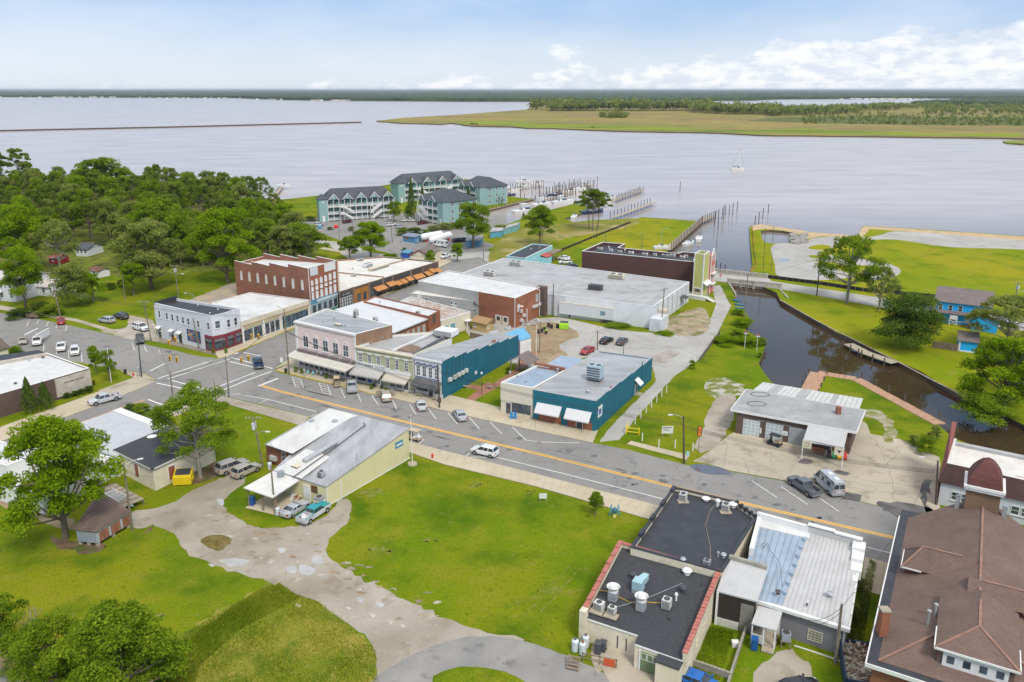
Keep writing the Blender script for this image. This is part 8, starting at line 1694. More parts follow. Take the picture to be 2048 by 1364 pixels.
for a in ((1,122,638,105,565,'t','leaning utility pole with a transformer and lamp behind the red hatchback',.15,None,2.9),(2,250,599,245,552,'p','short bare pole on the left lawn'),(3,357,596,349,530,'t','utility pole with twin transformers behind the mural corner building'),(4,303,684,287,602,'u','wooden utility pole at the left end of the mural building'),(5,396,612,385,588,'s','curved street lamp behind the mural building',.08,M_GALV,3.0),
 (6,399,698,386,636,'p','slanting pole in front of the mural'),(7,283.5,754.6,276,680,'p','dark signal pole at the corner plaza',.12,M_DKMETAL),(8,347,807,340,741,'p','bare wooden pole at the near left corner of the intersection'),(9,458,794,451,712,'s','wooden pole with a lamp at the near right corner of the intersection',.13,None,.6),(10,432.6,806,428,762,'p','short thin pole beside the corner lawn',.08),
 (11,578.5,748,568,618,'s','tall wooden pole with a street lamp at the pink shop corner',.15,None,2.4),(12,879,816,875,729,'p','dark wooden pole at the corner of the teal side wall',.15,PWD),(13,1368,927,1367,832,'s','dark pole with a street lamp on the grass verge by the lane',.15,PWD,3.1),(14,526.5,934,506,833,'t','leaning pole with a transformer beside the parked SUVs'),(15,551,1028,541.6,931,'p','wooden pole at the corner of the white carport'),
 (16,265,1062,247,928,'s','wooden pole with a small lamp at the rusty shed',.14,None,.6),(17,1670.6,1327,1684,1208,'p','mossy wooden pole behind the grey-sided store',.16),(18,1872,1009,1876,921,'s','dark pole with a lamp against the mansard building',.15,PWD,2.8),(19,1195,700,1195,661,'p','wooden pole beside the black sedan'),(20,1247,712,1247,694,'p','short post behind the teal shop roof',.1),(21,1078.6,705,1081,643,'u','wooden pole behind the pavilion'),(22,1072,718,1073.5,651,'f','slim white pole behind the pavilion'),
 (23,1106,632,1107,567,'p','dark pole at the end of the brick warehouse',.13,PWD),(24,1322,659,1329,576,'u','utility pole at the white warehouse corner',.14,None,.6),(25,1488.6,635,1496,548,'p','pale wooden pole rising beside the bridge'),(26,1633.5,591,1641,513,'p','dark wooden pole beside the bridge road',.15,PWD),(27,2028,613,2037,564,'t','pole with a transformer near the right edge'),(28,1526.6,540,1531,456,'p','tall thin pole on the grass strip by the channel',.08,PWD),(29,1545.5,483,1547,453,'p','thin pole beside the small pond',.08,PWD),(30,1542,540,1545,503,'s','small lamp post on the channel grass strip',.07,M_DKMETAL),
 (31,1284,496,1284.5,467,'u','pole standing behind the brown hall'),(32,1323.6,496,1324,457,'s','lamp post by the boat dock',.08,M_GALV),(33,1193.5,477,1194,443,'p','dark pole near the three pines',.1,PWD),(34,1211.4,500,1212,470,'u','crossarm pole on the river-front field'),(35,1084.7,506,1084.7,453,'u','crossarm pole beside the field tree'),(36,967,520,968,472,'p','pole at the corner of the marina street'),(37,679.5,490,677,444,'p','wooden pole on the condominium street verge'),(38,785,485,780,427,'t','pole with transformers by the blue hut',.14,None,2.9),
 (39,577.7,520,576.7,481,'t','pole with transformers behind the tall brick block'),(40,824.8,928.5,821.4,832,'f','white flagpole on a round base in front of the yellow metal building'),(41,222.7,765,214.4,697,'f','white flagpole on the town hall lawn'),(42,963.6,789.6,963.6,746,'l','black globe lamp near the sidewalk in the pocket park'),(43,1030,751,1029.6,723.5,'l','black globe lamp by the pavilion'),(44,2,1290,-6,1232,'p','leaning pole at the lower left edge'),(45,1250.5,462,1250.5,445,'p','short dark post beside the field silt fence',.1,PWD),(46,705,468,704,436,'s','lamp post in the condominium car park',.07,M_DKMETAL)): pole(*a)
MB(F(PX(283.5,754.6))).box(-.9,-.2,-.3,.3,1.0,2.2).build('signal_cabinet',M_GALV,next(o for o in bpy.data.objects if o.get('label','').startswith('dark signal pole')))
b=MB(F(PX(824.8,928.5))); b.tube((0,0,0),(0,0,.25),.8,.75,14); tag(b.build('round_base',M_KERB),kind='structure')
WM=mat('wire_black',(.02,.02,.02),.6)
def wires(a,b_,n,dz,label,sag=.9,off=.4,r=.022):
 A,B=(POLES[k] if isinstance(k,int) else P(*k) for k in (a,b_)); e=empty('overhead_wires',A,label,'wires'); d=(B-A); s_=Vector((-d.y,d.x,0)).normalized()
 for i in range(n):
  o=s_*(i-(n-1)/2)*off; pts=[A+d*t+o+Vector((0,0,-dz-.35*i-4*sag*t*(1-t))) for t in [k/10 for k in range(11)]]; MB().path(pts,r,4).build('wire',WM,e)
for w in ((1,4,4,.5,'overhead wires between the leaning pole and the mural building pole'),(4,11,3,1.0,'overhead wires crossing in front of the mural building'),(11,12,4,4.2,'overhead wires passing in front of the pink and sage shops'),(12,13,4,.8,'overhead wires in front of the cream and teal shops'),(13,18,4,1.2,'overhead wires in front of the service station'),(3,39,2,.4,'overhead wires behind the tall brick block'),(3,4,2,.8,'overhead wires beside the mural building'),
  (4,8,2,1.0,'signal wires on the left side of the intersection',.6),(8,9,2,.6,'signal wires on the near side of the intersection',.4),(9,11,2,1.2,'signal wires on the right side of the intersection',.5),(7,6,1,.8,'signal wire over the left street',.3),(1,(-120,560,9),4,.5,'overhead wires leaving over the left edge'),(39,38,2,.6,'overhead wires over the shop row trees'),(24,23,2,.5,'service wires along the warehouse front'),(24,19,2,.6,'service wires over the back lot'),(17,(1600,1228,4.6),2,.5,'service wires to the grey-sided store'),(17,18,1,.4,'service wire crossing above the church path',1.2),(14,(560,905,4.0),1,.5,'service wire to the yellow metal building',.2),(12,42,1,2.5,'service wire to the pocket park lamp',.4),(25,26,1,.4,'wire between the two bridge poles',.5),(16,(305,940,4),1,1.0,'service wire to the shingle-roofed building',.3)): wires(*w)
MYL=mat('signal_yellow',(.75,.42,.01),.5)
for k,(x,y,lb) in enumerate(((340,716,'left street, nearer pair'),(354,718.5,'left street, nearer pair right'),(337.5,685,'beside the mural, left'),(351,679,'beside the mural, right'),(503,673,'before the cream storefront, left'),(517,673,'before the cream storefront, right'),(483,720,'over the crossing, left'),(497,716,'over the crossing, right'))):
 c=P(x,y,5.3); b=MB(F((c.x,c.y))); b.box(-.19,.19,-.19,.19,4.7,5.85); o=b.build('traffic_signal',MYL,tag_=c); tag(o,'yellow hanging traffic signal, '+lb,'traffic signal','hanging signals')
 for j in range(3): MB(F((c.x,c.y))).tube((0,-.20,5.6-j*.36),(0,-.32,5.6-j*.36),.13,n=8).build('lens_hood',M_DKMETAL,o)
# ---- small street things
def post_sign(x,y,h,w,hh,m,label,name='street_sign',cat='sign',txt=None,pm_=M_GALV,oval=False,two=False):
 f=F(PX(x,y)); e=empty(name,(*PX(x,y),0),label,cat)
 for u in ((-w*.4,w*.4) if two else (0,)): MB(f).tube((u,0,0),(u,0,h),.04,n=6).build('post',pm_,e)
 b=MB(f)
 if oval: b.tube((0,-.1,h-hh/2),(0,-.04,h-hh/2),hh/2,n=14)
 else: b.box(-w/2,w/2,-.09,-.04,h-hh,h)
 o=b.build('panel',m,e)
 if txt:
  bb_=MB(f); r_=random.Random(3)
  for k in range(9): bb_.box(-w*.42+k*w*.09,-w*.42+k*w*.09+w*.07,-.105,-.09,h-hh*.28,h-hh*.12)
  for k in range(3): bb_.box(-w*.4,-w*.4+w*(.5+.1*k),-.105,-.09,h-hh*(.42+.12*k),h-hh*(.38+.12*k))
  bb_.build('faded_lettering',M_DGREY,o)
 return e
post_sign(1334,876,2.2,1.9,1.3,M_WHITE,'white notice board on two posts on the lawn beside the lane',two=True,txt=True); post_sign(1086,1004,1.4,1.1,.8,M_WHITE,'small white sign at the edge of the big foreground lawn',two=True)
e=SIGN_=post_sign(1396.5,905,4.6,.6,.6,mat('orange_sign',(.70,.20,.01),.6),'tall pole sign with stacked orange discs by the forecourt',oval=True,pm_=M_DKMETAL)
for k in (1,2): MB(F(PX(1396.5,905))).tube((0,-.1,4.3-k*.54),(0,-.04,4.3-k*.54),.29,n=14).build('panel',MATS['orange_sign'],e)
e=post_sign(1440,566,2.8,.8,.8,mat('stop_red',(.65,.02,.03),.6),'round red no-entry sign at the bridge',oval=True); MB(F(PX(1440,566))).box(-.27,.27,-.12,-.10,2.32,2.46).build('bar',M_WHITE,e)
post_sign(639,846,2.4,.7,.8,M_GALV,'grey backed road sign behind the white coated roof'); post_sign(565,742,3.0,.6,1.1,M_WHITE,'stacked white route signs on the pink shop corner'); post_sign(1071,858,1.9,.4,.3,M_DOORB,'small parking sign on the sidewalk before the cream shop'); post_sign(419,800,2.0,1.2,.15,M_WHITE,'street name sign near the open-crowned tree'); post_sign(610,757,2.2,.5,.6,M_GALV,'small grey sign by the hatched parking bay'); post_sign(1374,926,2.0,.5,.6,W_AQUA,'small green sign beside the verge pole')
for x,y,lb in ((267,753,'red fire hydrant on the corner plaza'),(865,917,'red fire hydrant on the near sidewalk')):
 b=MB(F(PX(x,y))); b.tube((0,0,0),(0,0,.75),.14,.13,10); b.dome((0,0,.75),.15,.15,10,3); b.tube((-.25,0,.5),(.25,0,.5),.08,n=8); b.tube((0,0,.02),(0,0,.1),.2,n=10); tag(b.build('fire_hydrant',mat('hydrant_red',(.6,.03,.02),.5),tag_=Vector((*PX(x,y),0))),lb,'fire hydrant')
# white posts of the lane fence
for k,(zx,zy) in enumerate(((1484,835),(1530,790),(1573,750),(1616,708),(1658,662),(1698,618),(1737,583),(1960,320),(1990,300),(1542,972),(1675,1025),(1805,1028),(1947,1055))):
 x,y=900+zx/4.012,640+zy/4.012; tag(MB(F(PX(x,y))).box(-.07,.07,-.07,.07,0,1.5).build('fence_post',M_WHITE,tag_=Vector((*PX(x,y),0))),'white post of the row along the lane' if k < 9 else 'white post of the row along the verge','fence post','white posts along the lane' if k < 9 else 'white posts along the verge')
b=MB(F(PX(1252,868)));
for x,y in ((0,0),(2.1,-.6),(.5,1.6)): b.box(x-.08,x+.08,y-.08,y+.08,0,1.4)
for z in (.5,1.2): b.bar((0,0,z),(2.1,-.6,z),.1,.12)
b.bar((0,0,1.2),(.5,1.6,1.2),.1,.12); tag(b.build('barrier',mat('barrier_yellow',(.75,.55,.02),.5),tag_=Vector((*PX(1252,868),0))),'yellow pipe barrier at the lane mouth','barrier')
MB(F(PX(1396.5,905))).prism([(-.38,-.03),(.38,-.03),(.38,.0),(-.38,.0)],2.85,4.68).build('backing',M_DKMETAL,SIGN_)
# crab statue
c=PX(1229,1034); f=F(c,(.66,0),(0,.66)); f.u *= .66; f.w *= .66; b=MB(f); MC=mat('crab_yellow',(.62,.55,.22),.6); b.box(-.35,.35,-.25,.25,0,1.0); o=b.build('crab_statue',MC,tag_=Vector((*c,0))); tag(o,'painted crab statue with blue claws raised on the lawn','statue'); b=MB(f); b.dome((0,0,1.0),.62,.5,12,4,True); b.build('shell',mat('crab_shell',(.05,.16,.20),.5,.4,3),o)
for s_ in (-1,1):
 b=MB(f); b.path([(s_*.4,0,1.1),(s_*.9,0,1.4),(s_*.6,0,1.9)],.12,6); b.build('claw',mat('crab_blue',(.02,.28,.5),.5),o)
 for k in range(3): MB(f).path([(s_*.4,.1,.9-k*.15),(s_*.95,.1,1.0-k*.25),(s_*1.1,.1,.4-k*.1)],.05,5).build('leg',MATS['crab_blue'],o)
# forecourt seats
for k,(dx,cn,cc) in enumerate(((0,'black',(.03,.03,.03)),(.75,'green',(.02,.25,.08)),(1.5,'yellow',(.7,.45,.02)),(2.25,'red',(.5,.03,.02)))):
 c=Vector(PX(1658,916))+Vector((dx,-dx*.28)); f=FR(c,-.3); b=MB(f); m=mat('chair_'+cn,cc,.6);
 for x in (-.28,.24): b.bar((x,.35,.05),(x,-.45,.42),.07,.1); b.bar((x,-.45,0),(x,-.45,.6),.07,.07)
 b.bar((-.3,-.05,.32),(.3,-.05,.32),.7,.04); b.bar((0,.25,.3),(0,.6,1.1),.62,.05); tag(b.build('garden_chair',m,tag_=Vector((*c,0))),'%s slatted garden chair under the station porch' % cn,'chair','coloured garden chairs')
c=PX(1634,905); f=FR(c,-.3); b=MB(f); b.box(-.9,.9,-.4,.4,.7,.77); b.box(-.9,.9,-.85,-.6,.42,.47); b.box(-.9,.9,.6,.85,.42,.47)
for x in (-.6,.6): b.bar((x,-.7,0),(x,-.2,.7),.06,.1); b.bar((x,.7,0),(x,.2,.7),.06,.1); b.bar((x,-.75,.4),(x,.75,.4),.06,.08)
tag(b.build('picnic_table',mat('table_red',(.5,.16,.06),.7,.3,3,.6,(.5,.5,.45)),tag_=Vector((*c,0))),'brightly painted picnic table under the station porch','table')
def bench(x,y,lb):
 c=PX(x,y); f=F(c,ts.side[0].u.xy,ts.side[0].w.xy); b=MB(f); b.box(-.8,.8,0,.4,.42,.48); b.bar((-.8,.0,.75),(.8,.0,.75),.05,.35)
 for x_ in (-.7,.7): b.box(x_-.05,x_+.05,0,.4,.13,.45)
 tag(b.build('bench',M_WOODP,tag_=Vector((*c,0))),lb,'bench')
bench(840,793,'timber bench left of the door of the shop with blue arches'); bench(872,801,'timber bench right of the door of the shop with blue arches')
for k,(x,y,cc) in enumerate(((616,749,W_AQUA),(626,751,W_AQUA),(634,750,M_WHITE),(642,752,M_WHITE),(748,776,M_DKMETAL),(763,779,M_DKMETAL))):
 c=PX(x,y); b=MB(F(c)); b.box(-.25,.25,-.25,.25,.42,.47); b.box(-.25,.25,.22,.27,.47,.95)
 for u in (-.2,.2):
  for v in (-.2,.2): b.box(u-.02,u+.02,v-.02,v+.02,.13,.42)
 tag(b.build('chair',cc,tag_=Vector((*c,0))),'%s chair, number %s from the left on the shop sidewalk' % (('aqua','aqua','white','white','dark','dark')[k],('one','two','three','four','five','six')[k]),'chair','sidewalk chairs')
for k,(x,y,lb) in enumerate(((592,745,'potted palm at the pink shop corner'),(604,748,'bushy potted plant beside the palm'),(653,758,'potted plant before the pink shop door'),(703,770,'potted plant at the right end of the pink shop'),(743,779,'potted fern under the striped awning'),(772,787,'potted fern between the two striped awnings'),(427,708,'planter at the burgundy shopfront'),(452,707,'planter at the burgundy shopfront corner'))): plant('bush',x,y,0,9,'mid',lb,'potted_plant','plant',hgt=1.3,var=1+k % 4)
e=empty('newspaper_box',PX(1025,838),'pair of blue newspaper boxes outside the cream shop','newspaper box')
for u in (-.35,.3): MB(F(PX(1027,838))).box(u-.25,u+.25,-.2,.2,.2,1.25).build('box',mat('sky_blue_box',(.02,.22,.55),.5),e)
# ---- bridge
f=F(PX(1456.8,566),(Vector(PX(1560,577))-Vector(PX(1456.8,566))).normalized(),(Vector(PX(1429,546))-Vector(PX(1456.8,566))).normalized()); A,B=Vector(PX(1456.8,566)),Vector(PX(1560,577)); C_,D_=Vector(PX(1429,546)),Vector(PX(1533,557)); br=empty('bridge',(*A,0),'low concrete road bridge with balustrades over the canal mouth','bridge'); MCN=mat('aged_concrete',(.40,.37,.32),.9,.2,.5,.7,(.16,.14,.12))
MB().prism([tuple(A),tuple(B),tuple(D_),tuple(C_)],-.75,-.004).build('deck',MCN,br); sheet('road',[(1420,543),(1456,566),(1562,577),(1536,556)],.013,G_ASPH2)
for p,q_ in ((A,B),(C_,D_)):
 d=(q_-p).normalized(); L=(q_-p).length; g=F(p,d,(-d.y,d.x)); o=MB(g).box(-.5,L+.5,-.2,.2,0,.25).box(-.5,L+.5,-.22,.22,1.05,1.5).build('balustrade',MCN,br)
 for k in range(int(L/.6)): MB(g).box(.15+k*.6,.55+k*.6,-.12,.12,.25,1.05).build('baluster',MCN,o)
 for k in range(5): MB(g).box(L*k/4-.35,L*k/4+.35,-.27,.27,-.9,1.6).build('pier',MCN,o)
for p,q_,lb in ((PX(1457,566),PX(1492,622),'left'),(PX(1558,578),PX(1600,622),'right')):
 p,q_=Vector(p),Vector(q_); d=(q_-p).normalized(); MB(F(p,d,(-d.y,d.x))).box(0,(q_-p).length*.45,-.2,.2,-2,.3).build('wing_wall',MCN,br)
def run(name,px,h,w,m,label,cat,post=2.0,pm_=None,ph=None,z0=0.):
 pts=[Vector(PX(*p)) for p in px]; e=empty(name,(*pts[0],0),label,cat)
 for a,c in zip(pts,pts[1:]):
  d=(c-a).normalized(); L=(c-a).length; g=F(a,d,(-d.y,d.x)); MB(g).box(0,L,-w/2,w/2,z0,h).build('panel',m,e)
  for k in range(int(L/post)+1): MB(g).box(k*post-.05,k*post+.05,-w/2-.06,w/2+.06,z0-.5 if z0 < 0 else 0,ph or h+.15).build('stake',pm_ or M_WOOD,e)
M_SILT=mat('black_fabric',(.012,.013,.018),.8,.2)
run('silt_fence',[(1533,556),(1643,570),(1726,583),(1868,596),(2001,610),(2200,630)],1.1,.05,M_SILT,'black fabric silt fence along the bridge road','fence'); run('silt_fence',[(1108,508),(1185,476),(1261,446)],.8,.05,M_SILT,'black silt fence crossing the river-front field','fence',3.0)
run('board_fence',[(1864,695),(1915,703)],1.6,.06,M_WOOD,'weathered board fence between the dark tree and the blue garage','fence',.35,M_WOOD,1.65); run('retaining_wall',[(1069,398),(971,422),(857,462)],.35,.3,M_WOODP,'timber boardwalk edge along the marina basin','boardwalk',4.0,M_WOOD,1.3); run('bulkhead',[(1560,600),(1628,639),(1716,684),(1792,722),(1875,766),(1946,801)],.12,.3,M_WOODP,'pale timber cap of the canal bulkhead','bulkhead',6,M_WOOD,.2)
run('orange_fence',[(1504,452),(1507,495),(1512,530),(1502,545)],.5,.05,mat('orange_mesh',(.65,.22,.05),.8),'low orange mesh along the channel grass strip','fence',3); run('rail_fence',[(1400,722),(1432,678),(1440,668)],.9,.04,M_DGREY,'dark wire fence beside the lane','fence',2)
def dock(px,w,label,z=.25,piles=5.0,ph=2.0,m=None,side=1,bd=1.0):
 pts=[Vector(PX(*p)) for p in px]; e=empty('dock',(*pts[0],0),label,'dock')
 for a,c in zip(pts,pts[1:]):
  d=(c-a).normalized(); L=(c-a).length; g=F(a,d,(-d.y,d.x)); n=max(1,int(L/bd))
  for k in range(n): MB(g).box(L*k/n,L*(k+1)/n-.05,-w/2,w/2,z-.15,z+random.uniform(0,.03)).build('board',m or M_WOODP,e)
  for k in range(int(L/piles)+1):
   for s_ in ((-1,1) if side == 2 else (side,)): MB(g).tube((k*piles,s_*(w/2+.12),-2.5),(k*piles,s_*(w/2+.12),ph),.16,n=7).build('piling',M_BULK,e)
OB=mat('orange_decking',(.40,.235,.15),.85,.2,1,.6,(.40,.32,.24))
dock([(1618,783),(1636,746)],3.2,'orange timber landing beside the service station',.1,4,.8,OB,2); dock([(1636,746),(1712,758),(1765,787),(1880,849)],2.4,'orange timber boardwalk along the canal by the service station',.1,4.5,1.5,OB); dock([(1697,688),(1732,706),(1790,726)],2.6,'grey timber dock on the far canal bank',.1,3,.9,M_WOODP,-1)
dock([(1230,402),(1286,382)],2.0,'farther of two long piers reaching into the river',.6,4.5,3.0,None,2); dock([(1226,437),(1309,407)],2.4,'nearer of two long piers reaching into the river',.6,4.5,3.2,None,1); dock([(1334,501),(1398,445),(1426,433)],3.0,'timber dock with tall pilings beside the boat channel',.3,3.2,3.2,None,-1)
dock([(1012,380),(1086,373)],1.8,'far marina dock crowded with lifted boats',.6,4,4,None,2,2); dock([(1095,387),(1186,371)],1.8,'second marina dock among the moored boats',.6,3.4,3.6,None,2,2); dock([(1080,405),(1150,384)],1.5,'inner marina dock behind the white yachts',.6,4,3.2,None,2,2); dock([(540,405),(566,372)],1.5,'private dock reaching into the river by the small trees',.4,6,1.5)
Z_=6.2
for k,(x,yb,yt) in enumerate(((797,310,140),(843,370,110),(890,240,92),(913,235,60),(935,180,62),(980,190,55),(1022,185,35),(1076,150,10),(1300,305,198),(1345,305,145),(1397,225,97),(1463,170,50),(818,880,750),(873,880,780),(926,885,795),(372,-105,-235))):
 X,Yb,Yt=1300+x/Z_,400+yb/Z_,400+yt/Z_; c=PX(X,Yb,WZ); h=zat(c,Yt); tag(MB(F(c)).tube((random.uniform(-.2,.2),0,h),(0,0,-2.5),.16,.2,8).build('piling',PWD,tag_=Vector((*c,0))),'weathered mooring pile standing in the river off the boat dock' if k < 8 else 'weathered mooring pile near the channel mouth' if k < 12 else 'dark pile in the water before the bridge' if k < 15 else 'lone channel marker pile far out in the river','piling','mooring piles' if k < 15 else None)
r2=random.Random(6)
for k in range(70):
 x=r2.uniform(985,1195); y=404-(x-985)*.13+r2.uniform(-14,16)
 if y > 422-(x-970)*.25 and x < 1070: continue
 c=PX(x,y,WZ); tag(MB(F(c)).tube((0,0,-2),(0,0,r2.uniform(2,4.5)),.17,n=6).build('piling',M_BULK,tag_=Vector((*c,0))),'grey mooring pile among the marina slips','piling','marina slip piles')
# ---- boats
HW=mat('gelcoat',(.70,.70,.69),.35,.05); HN=mat('navy_hull',(.02,.035,.09),.35,.1)
def boat(x,y,L,ang,label,hull=HW,kind='motor',z=WZ):
 c=PX(x,y,z); f=FR(c,ang); e=empty('sailboat' if kind == 'sail' else 'motor_boat',(*c,0),label,'boat'); w=L*.16; fb=.32*L ** .6; b=MB(f)
 st=[(-L/2,w*.85),(-L*.2,w),(L*.15,w*.95),(L*.35,w*.6),(L/2,.05)]; R_=[[(x_,-w_,z+fb*(1+.25*(x_/L+.5))),(x_,-w_*.75,z-.2),(x_,w_*.75,z-.2),(x_,w_,z+fb*(1+.25*(x_/L+.5)))] for x_,w_ in st]
 for A_,B2 in zip(R_,R_[1:]):
  for i in range(3): b.face([A_[i],A_[i+1],B2[i+1],B2[i]][::-1])
  b.face([A_[0],A_[3],B2[3],B2[0]])
 b.face(R_[0]); b.build('hull',hull,e); d=z+fb
 MB(f).prism([(-L*.2,-w*.7),(L*.22,-w*.5),(L*.22,w*.5),(-L*.2,w*.7)],d,[d+fb*.8,d+fb*.3,d+fb*.3,d+fb*.8]).build('cabin',HW,e); MB(f).prism([(-L*.1,-w*.68),(L*.12,-w*.6),(L*.12,w*.6),(-L*.1,w*.68)],d+fb*.3,[d+fb*.7]*4).build('windscreen',CARGL,e)
 if kind == 'yacht': MB(f).box(-L*.2,L*.02,-w*.6,w*.6,d+fb*1.1,d+fb*1.25).build('flybridge',HW,e); MB(f).box(-L*.2,-L*.17,-w*.6,w*.6,d,d+fb*1.9).box(-L*.2,L*.0,-w*.55,w*.55,d+fb*1.85,d+fb*1.95).build('hardtop',HW,e)
 if kind == 'sail': MB(f).tube((L*.08,0,d),(L*.08,0,d+L*1.45),.17,.10,6).build('mast',M_WHITE,e); MB(f).bar((L*.08,0,d+1.3),(-L*.35,0,d+1.5),.2,.35).build('boom',M_DGREY,e); MB(f).path([(L*.5,0,d+.2),(L*.08,0,d+L*1.4)],.06,4).path([(-L*.48,0,d),(L*.08,0,d+L*1.4)],.05,4).build('stay',M_DGREY,e)
 if kind == 'center': MB(f).box(-L*.1,L*.08,-w*.5,w*.5,d+fb*1.4,d+fb*1.5).build('canopy',M_DGREY,e)
 return e
boat(1475,340,11,.25,'white sailboat anchored alone on the open river',HW,'sail'); boat(1052,426,15,.6,'largest white yacht in the near part of the marina basin',HW,'yacht'); boat(1084,412,13,.7,'white yacht behind the large tree in the marina',HW,'yacht'); boat(1126,407,13,.5,'white cruiser with a tall superstructure beside the marina grass',HW,'yacht'); boat(1184,427,13,.5,'dark-hulled cruiser moored behind the three pines',HN,'yacht'); boat(1149,436,7,1.2,'small sailboat in the little inlet',HW,'center')
for k,(x,y,L,a,z,h_,t,lb) in enumerate(((1048,366,11,.1,.9,HW,'yacht','white boat raised high on a lift at the far dock'),(1046,374,9,.3,.5,HW,'motor','white boat on a lift below the highest one'),(1075,370,8,.2,.5,HW,'center','white boat on a lift at the right end of the far dock'),(1008,377,9,.4,-.9,HW,'motor','white boat at the left end of the far dock'),(1018,392,8,.3,-.9,HN,'motor','blue boat beside the water-end condominium'),(1028,382,8,.2,-.9,HW,'motor','small white boat between the far dock and the lawn'),(1092,400,10,.6,-.9,HW,'motor','white motor boat at the inner dock'),(1112,392,9,.5,-.9,HN,'motor','blue-canopied boat at the inner dock'),(1140,386,10,.3,-.9,HW,'motor','white boat midway along the second dock'),(1160,380,9,.4,.3,HW,'center','boat on a lift near the end of the second dock'),(1168,374,10,.3,-.9,HW,'yacht','white boat at the outer end of the second dock'),(1205,405,12,.4,-.9,HW,'yacht','white cruiser hidden behind the pine crowns'),(1222,398,9,.6,-.9,HW,'motor','white boat at the root of the farther pier'),
 (1378,490,8,.9,-.9,HW,'center','nearer of two motor boats at the channel dock'),(1398,480,8.5,1.3,-.9,HW,'center','farther of two motor boats at the channel dock'),(1322,497,6,.3,.1,HW,'motor','small boat on the grass beside the channel dock'),(568,373,8,.3,.8,HW,'motor','white boat on a lift at the private dock'))): boat(x,y,L,a,lb,h_,t,z)
run('breakwater',[(-400,272.5),(0,261.5),(350,254),(723,244.5)],1.2,.6,PWD,'long dark timber breakwater across the open water','breakwater',12,PWD,1.6,-1.2)
# rocks at the pond, nest boxes, kayaks by the bridge
b=MB(); r2=random.Random(1)
for k in range(90): x,y=r2.uniform(1583,1612),r2.uniform(470,488); c=P(x,y,0); s_=r2.uniform(.4,1.2); b.bar(c+Vector((-s_,0,.1)),c+Vector((s_,r2.uniform(-s_,s_),r2.uniform(.1,.5))),s_*1.3,s_)
tag(b.build('rocks',mat('grey_rock',(.30,.28,.26),.9,.3,1)),'pile of broken grey rock at the end of the pond','rocks',kind='stuff')
for k,(x,y) in enumerate(((1489,696),(1513,702))): f=F(PX(x,y)); b=MB(f); b.tube((0,0,0),(0,0,3.4),.06,n=6); b.box(-.35,.35,-.3,.3,3.4,3.8); o=tag(b.build('nest_box',M_WHITE,tag_=Vector((*PX(x,y),0))),('left','right')[k]+' of two white nest boxes on poles by the canal','nest box'); b=MB(f); b.prism([(-.45,-.4),(0,-.4),(0,.4),(-.45,.4)],3.8,[3.82,4.15,4.15,3.82]); b.prism([(0,-.4),(.45,-.4),(.45,.4),(0,.4)],3.8,[4.15,3.82,3.82,4.15]); b.build('roof',M_DOORB,o)
for k,(x,y) in enumerate(((1474,603),(1478,611),(1480,618))): c=PX(x,y); f=FR(c,-.8+k*.2); tag(MB(f).prism([(-1.5,0),(-.8,-.3),(.8,-.3),(1.5,0),(.8,.3),(-.8,.3)],.1,.4).build('canoe',mat('boat_blue',(.03,.16,.30),.5,.3,1),tag_=Vector((*c,0))),('top','middle','bottom')[k]+' one of three blue canoes on the bank below the bridge','canoe')
# ---- yard clutter behind the brick warehouse and tan shed
r2=random.Random(21); b=MB()
for k in range(46): x,y=r2.uniform(1040,1080),r2.uniform(640,652); c=P(x,y,0); s_=r2.uniform(.2,.8); b.m=r2.randrange(3); a=Vector((r2.uniform(-1,1),r2.uniform(-1,1),r2.uniform(0,1))).normalized()*s_; b.bar(c+Vector((0,0,.1)),c+a+Vector((0,0,.15)),s_*.3,s_*.2)
tag(b.build('scrap_heap',[M_WHITE,M_GALV,M_WOODP]),'heap of white scrap metal behind the brick warehouse','scrap',kind='stuff')
for k,x in enumerate((982,986,990,994)): c=PX(x,674-k); b=MB(F(c)); b.tube((0,0,0),(0,0,1.2),.22,n=9); b.dome((0,0,1.2),.22,.15,9,3); tag(b.build('gas_cylinder',MATS['silver_white'],tag_=Vector((*c,0))),'white gas cylinder, %s of four in a row beside the tan shed' % ('first','second','third','last')[k],'gas cylinder','gas cylinders by the tan shed')
for k,(x,y,lb) in enumerate(((925,646,'left one of two grey condensers behind the tile-strewn roof'),(934,652,'right one of two grey condensers behind the tile-strewn roof'),(1016,660,'small white condenser against the brick warehouse'),(1044,648,'grey condenser by the warehouse downpipe'))):
 c=PX(x,y); f=FR(c,-.5); b=MB(f); b.box(-.5,.5,-.4,.4,.1,1.1); o=b.build('condenser',M_ACW if k == 2 else M_GALV,tag_=Vector((*c,0))); tag(o,lb,'air conditioner'); MB(f).tube((0,0,1.1),(0,0,1.15),.34,n=12).build('fan_grille',M_DKMETAL,o)
for k,(x,y,lb) in enumerate(((540,938,'white propane cylinder at the brick corner of the yellow building'),(556,1029,'white meter drum at the foot of the carport pole'))): c=PX(x,y); b=MB(F(c)); b.tube((0,0,0),(0,0,1.0),.35,n=12); b.dome((0,0,1.0),.35,.2,12,3); tag(b.build('propane_cylinder',MATS['silver_white'],tag_=Vector((*c,0)),smooth=50),lb,'propane cylinder')
b=MB(F(PX(1470,1292))); b.prism([(-.35,-.3),(.35,-.3),(.35,.3),(-.35,.3)],0,.6); tag(b.build('white_box',M_WHITE,tag_=Vector((*PX(1470,1292),0))),'small white box lying in the block-walled yard','box')
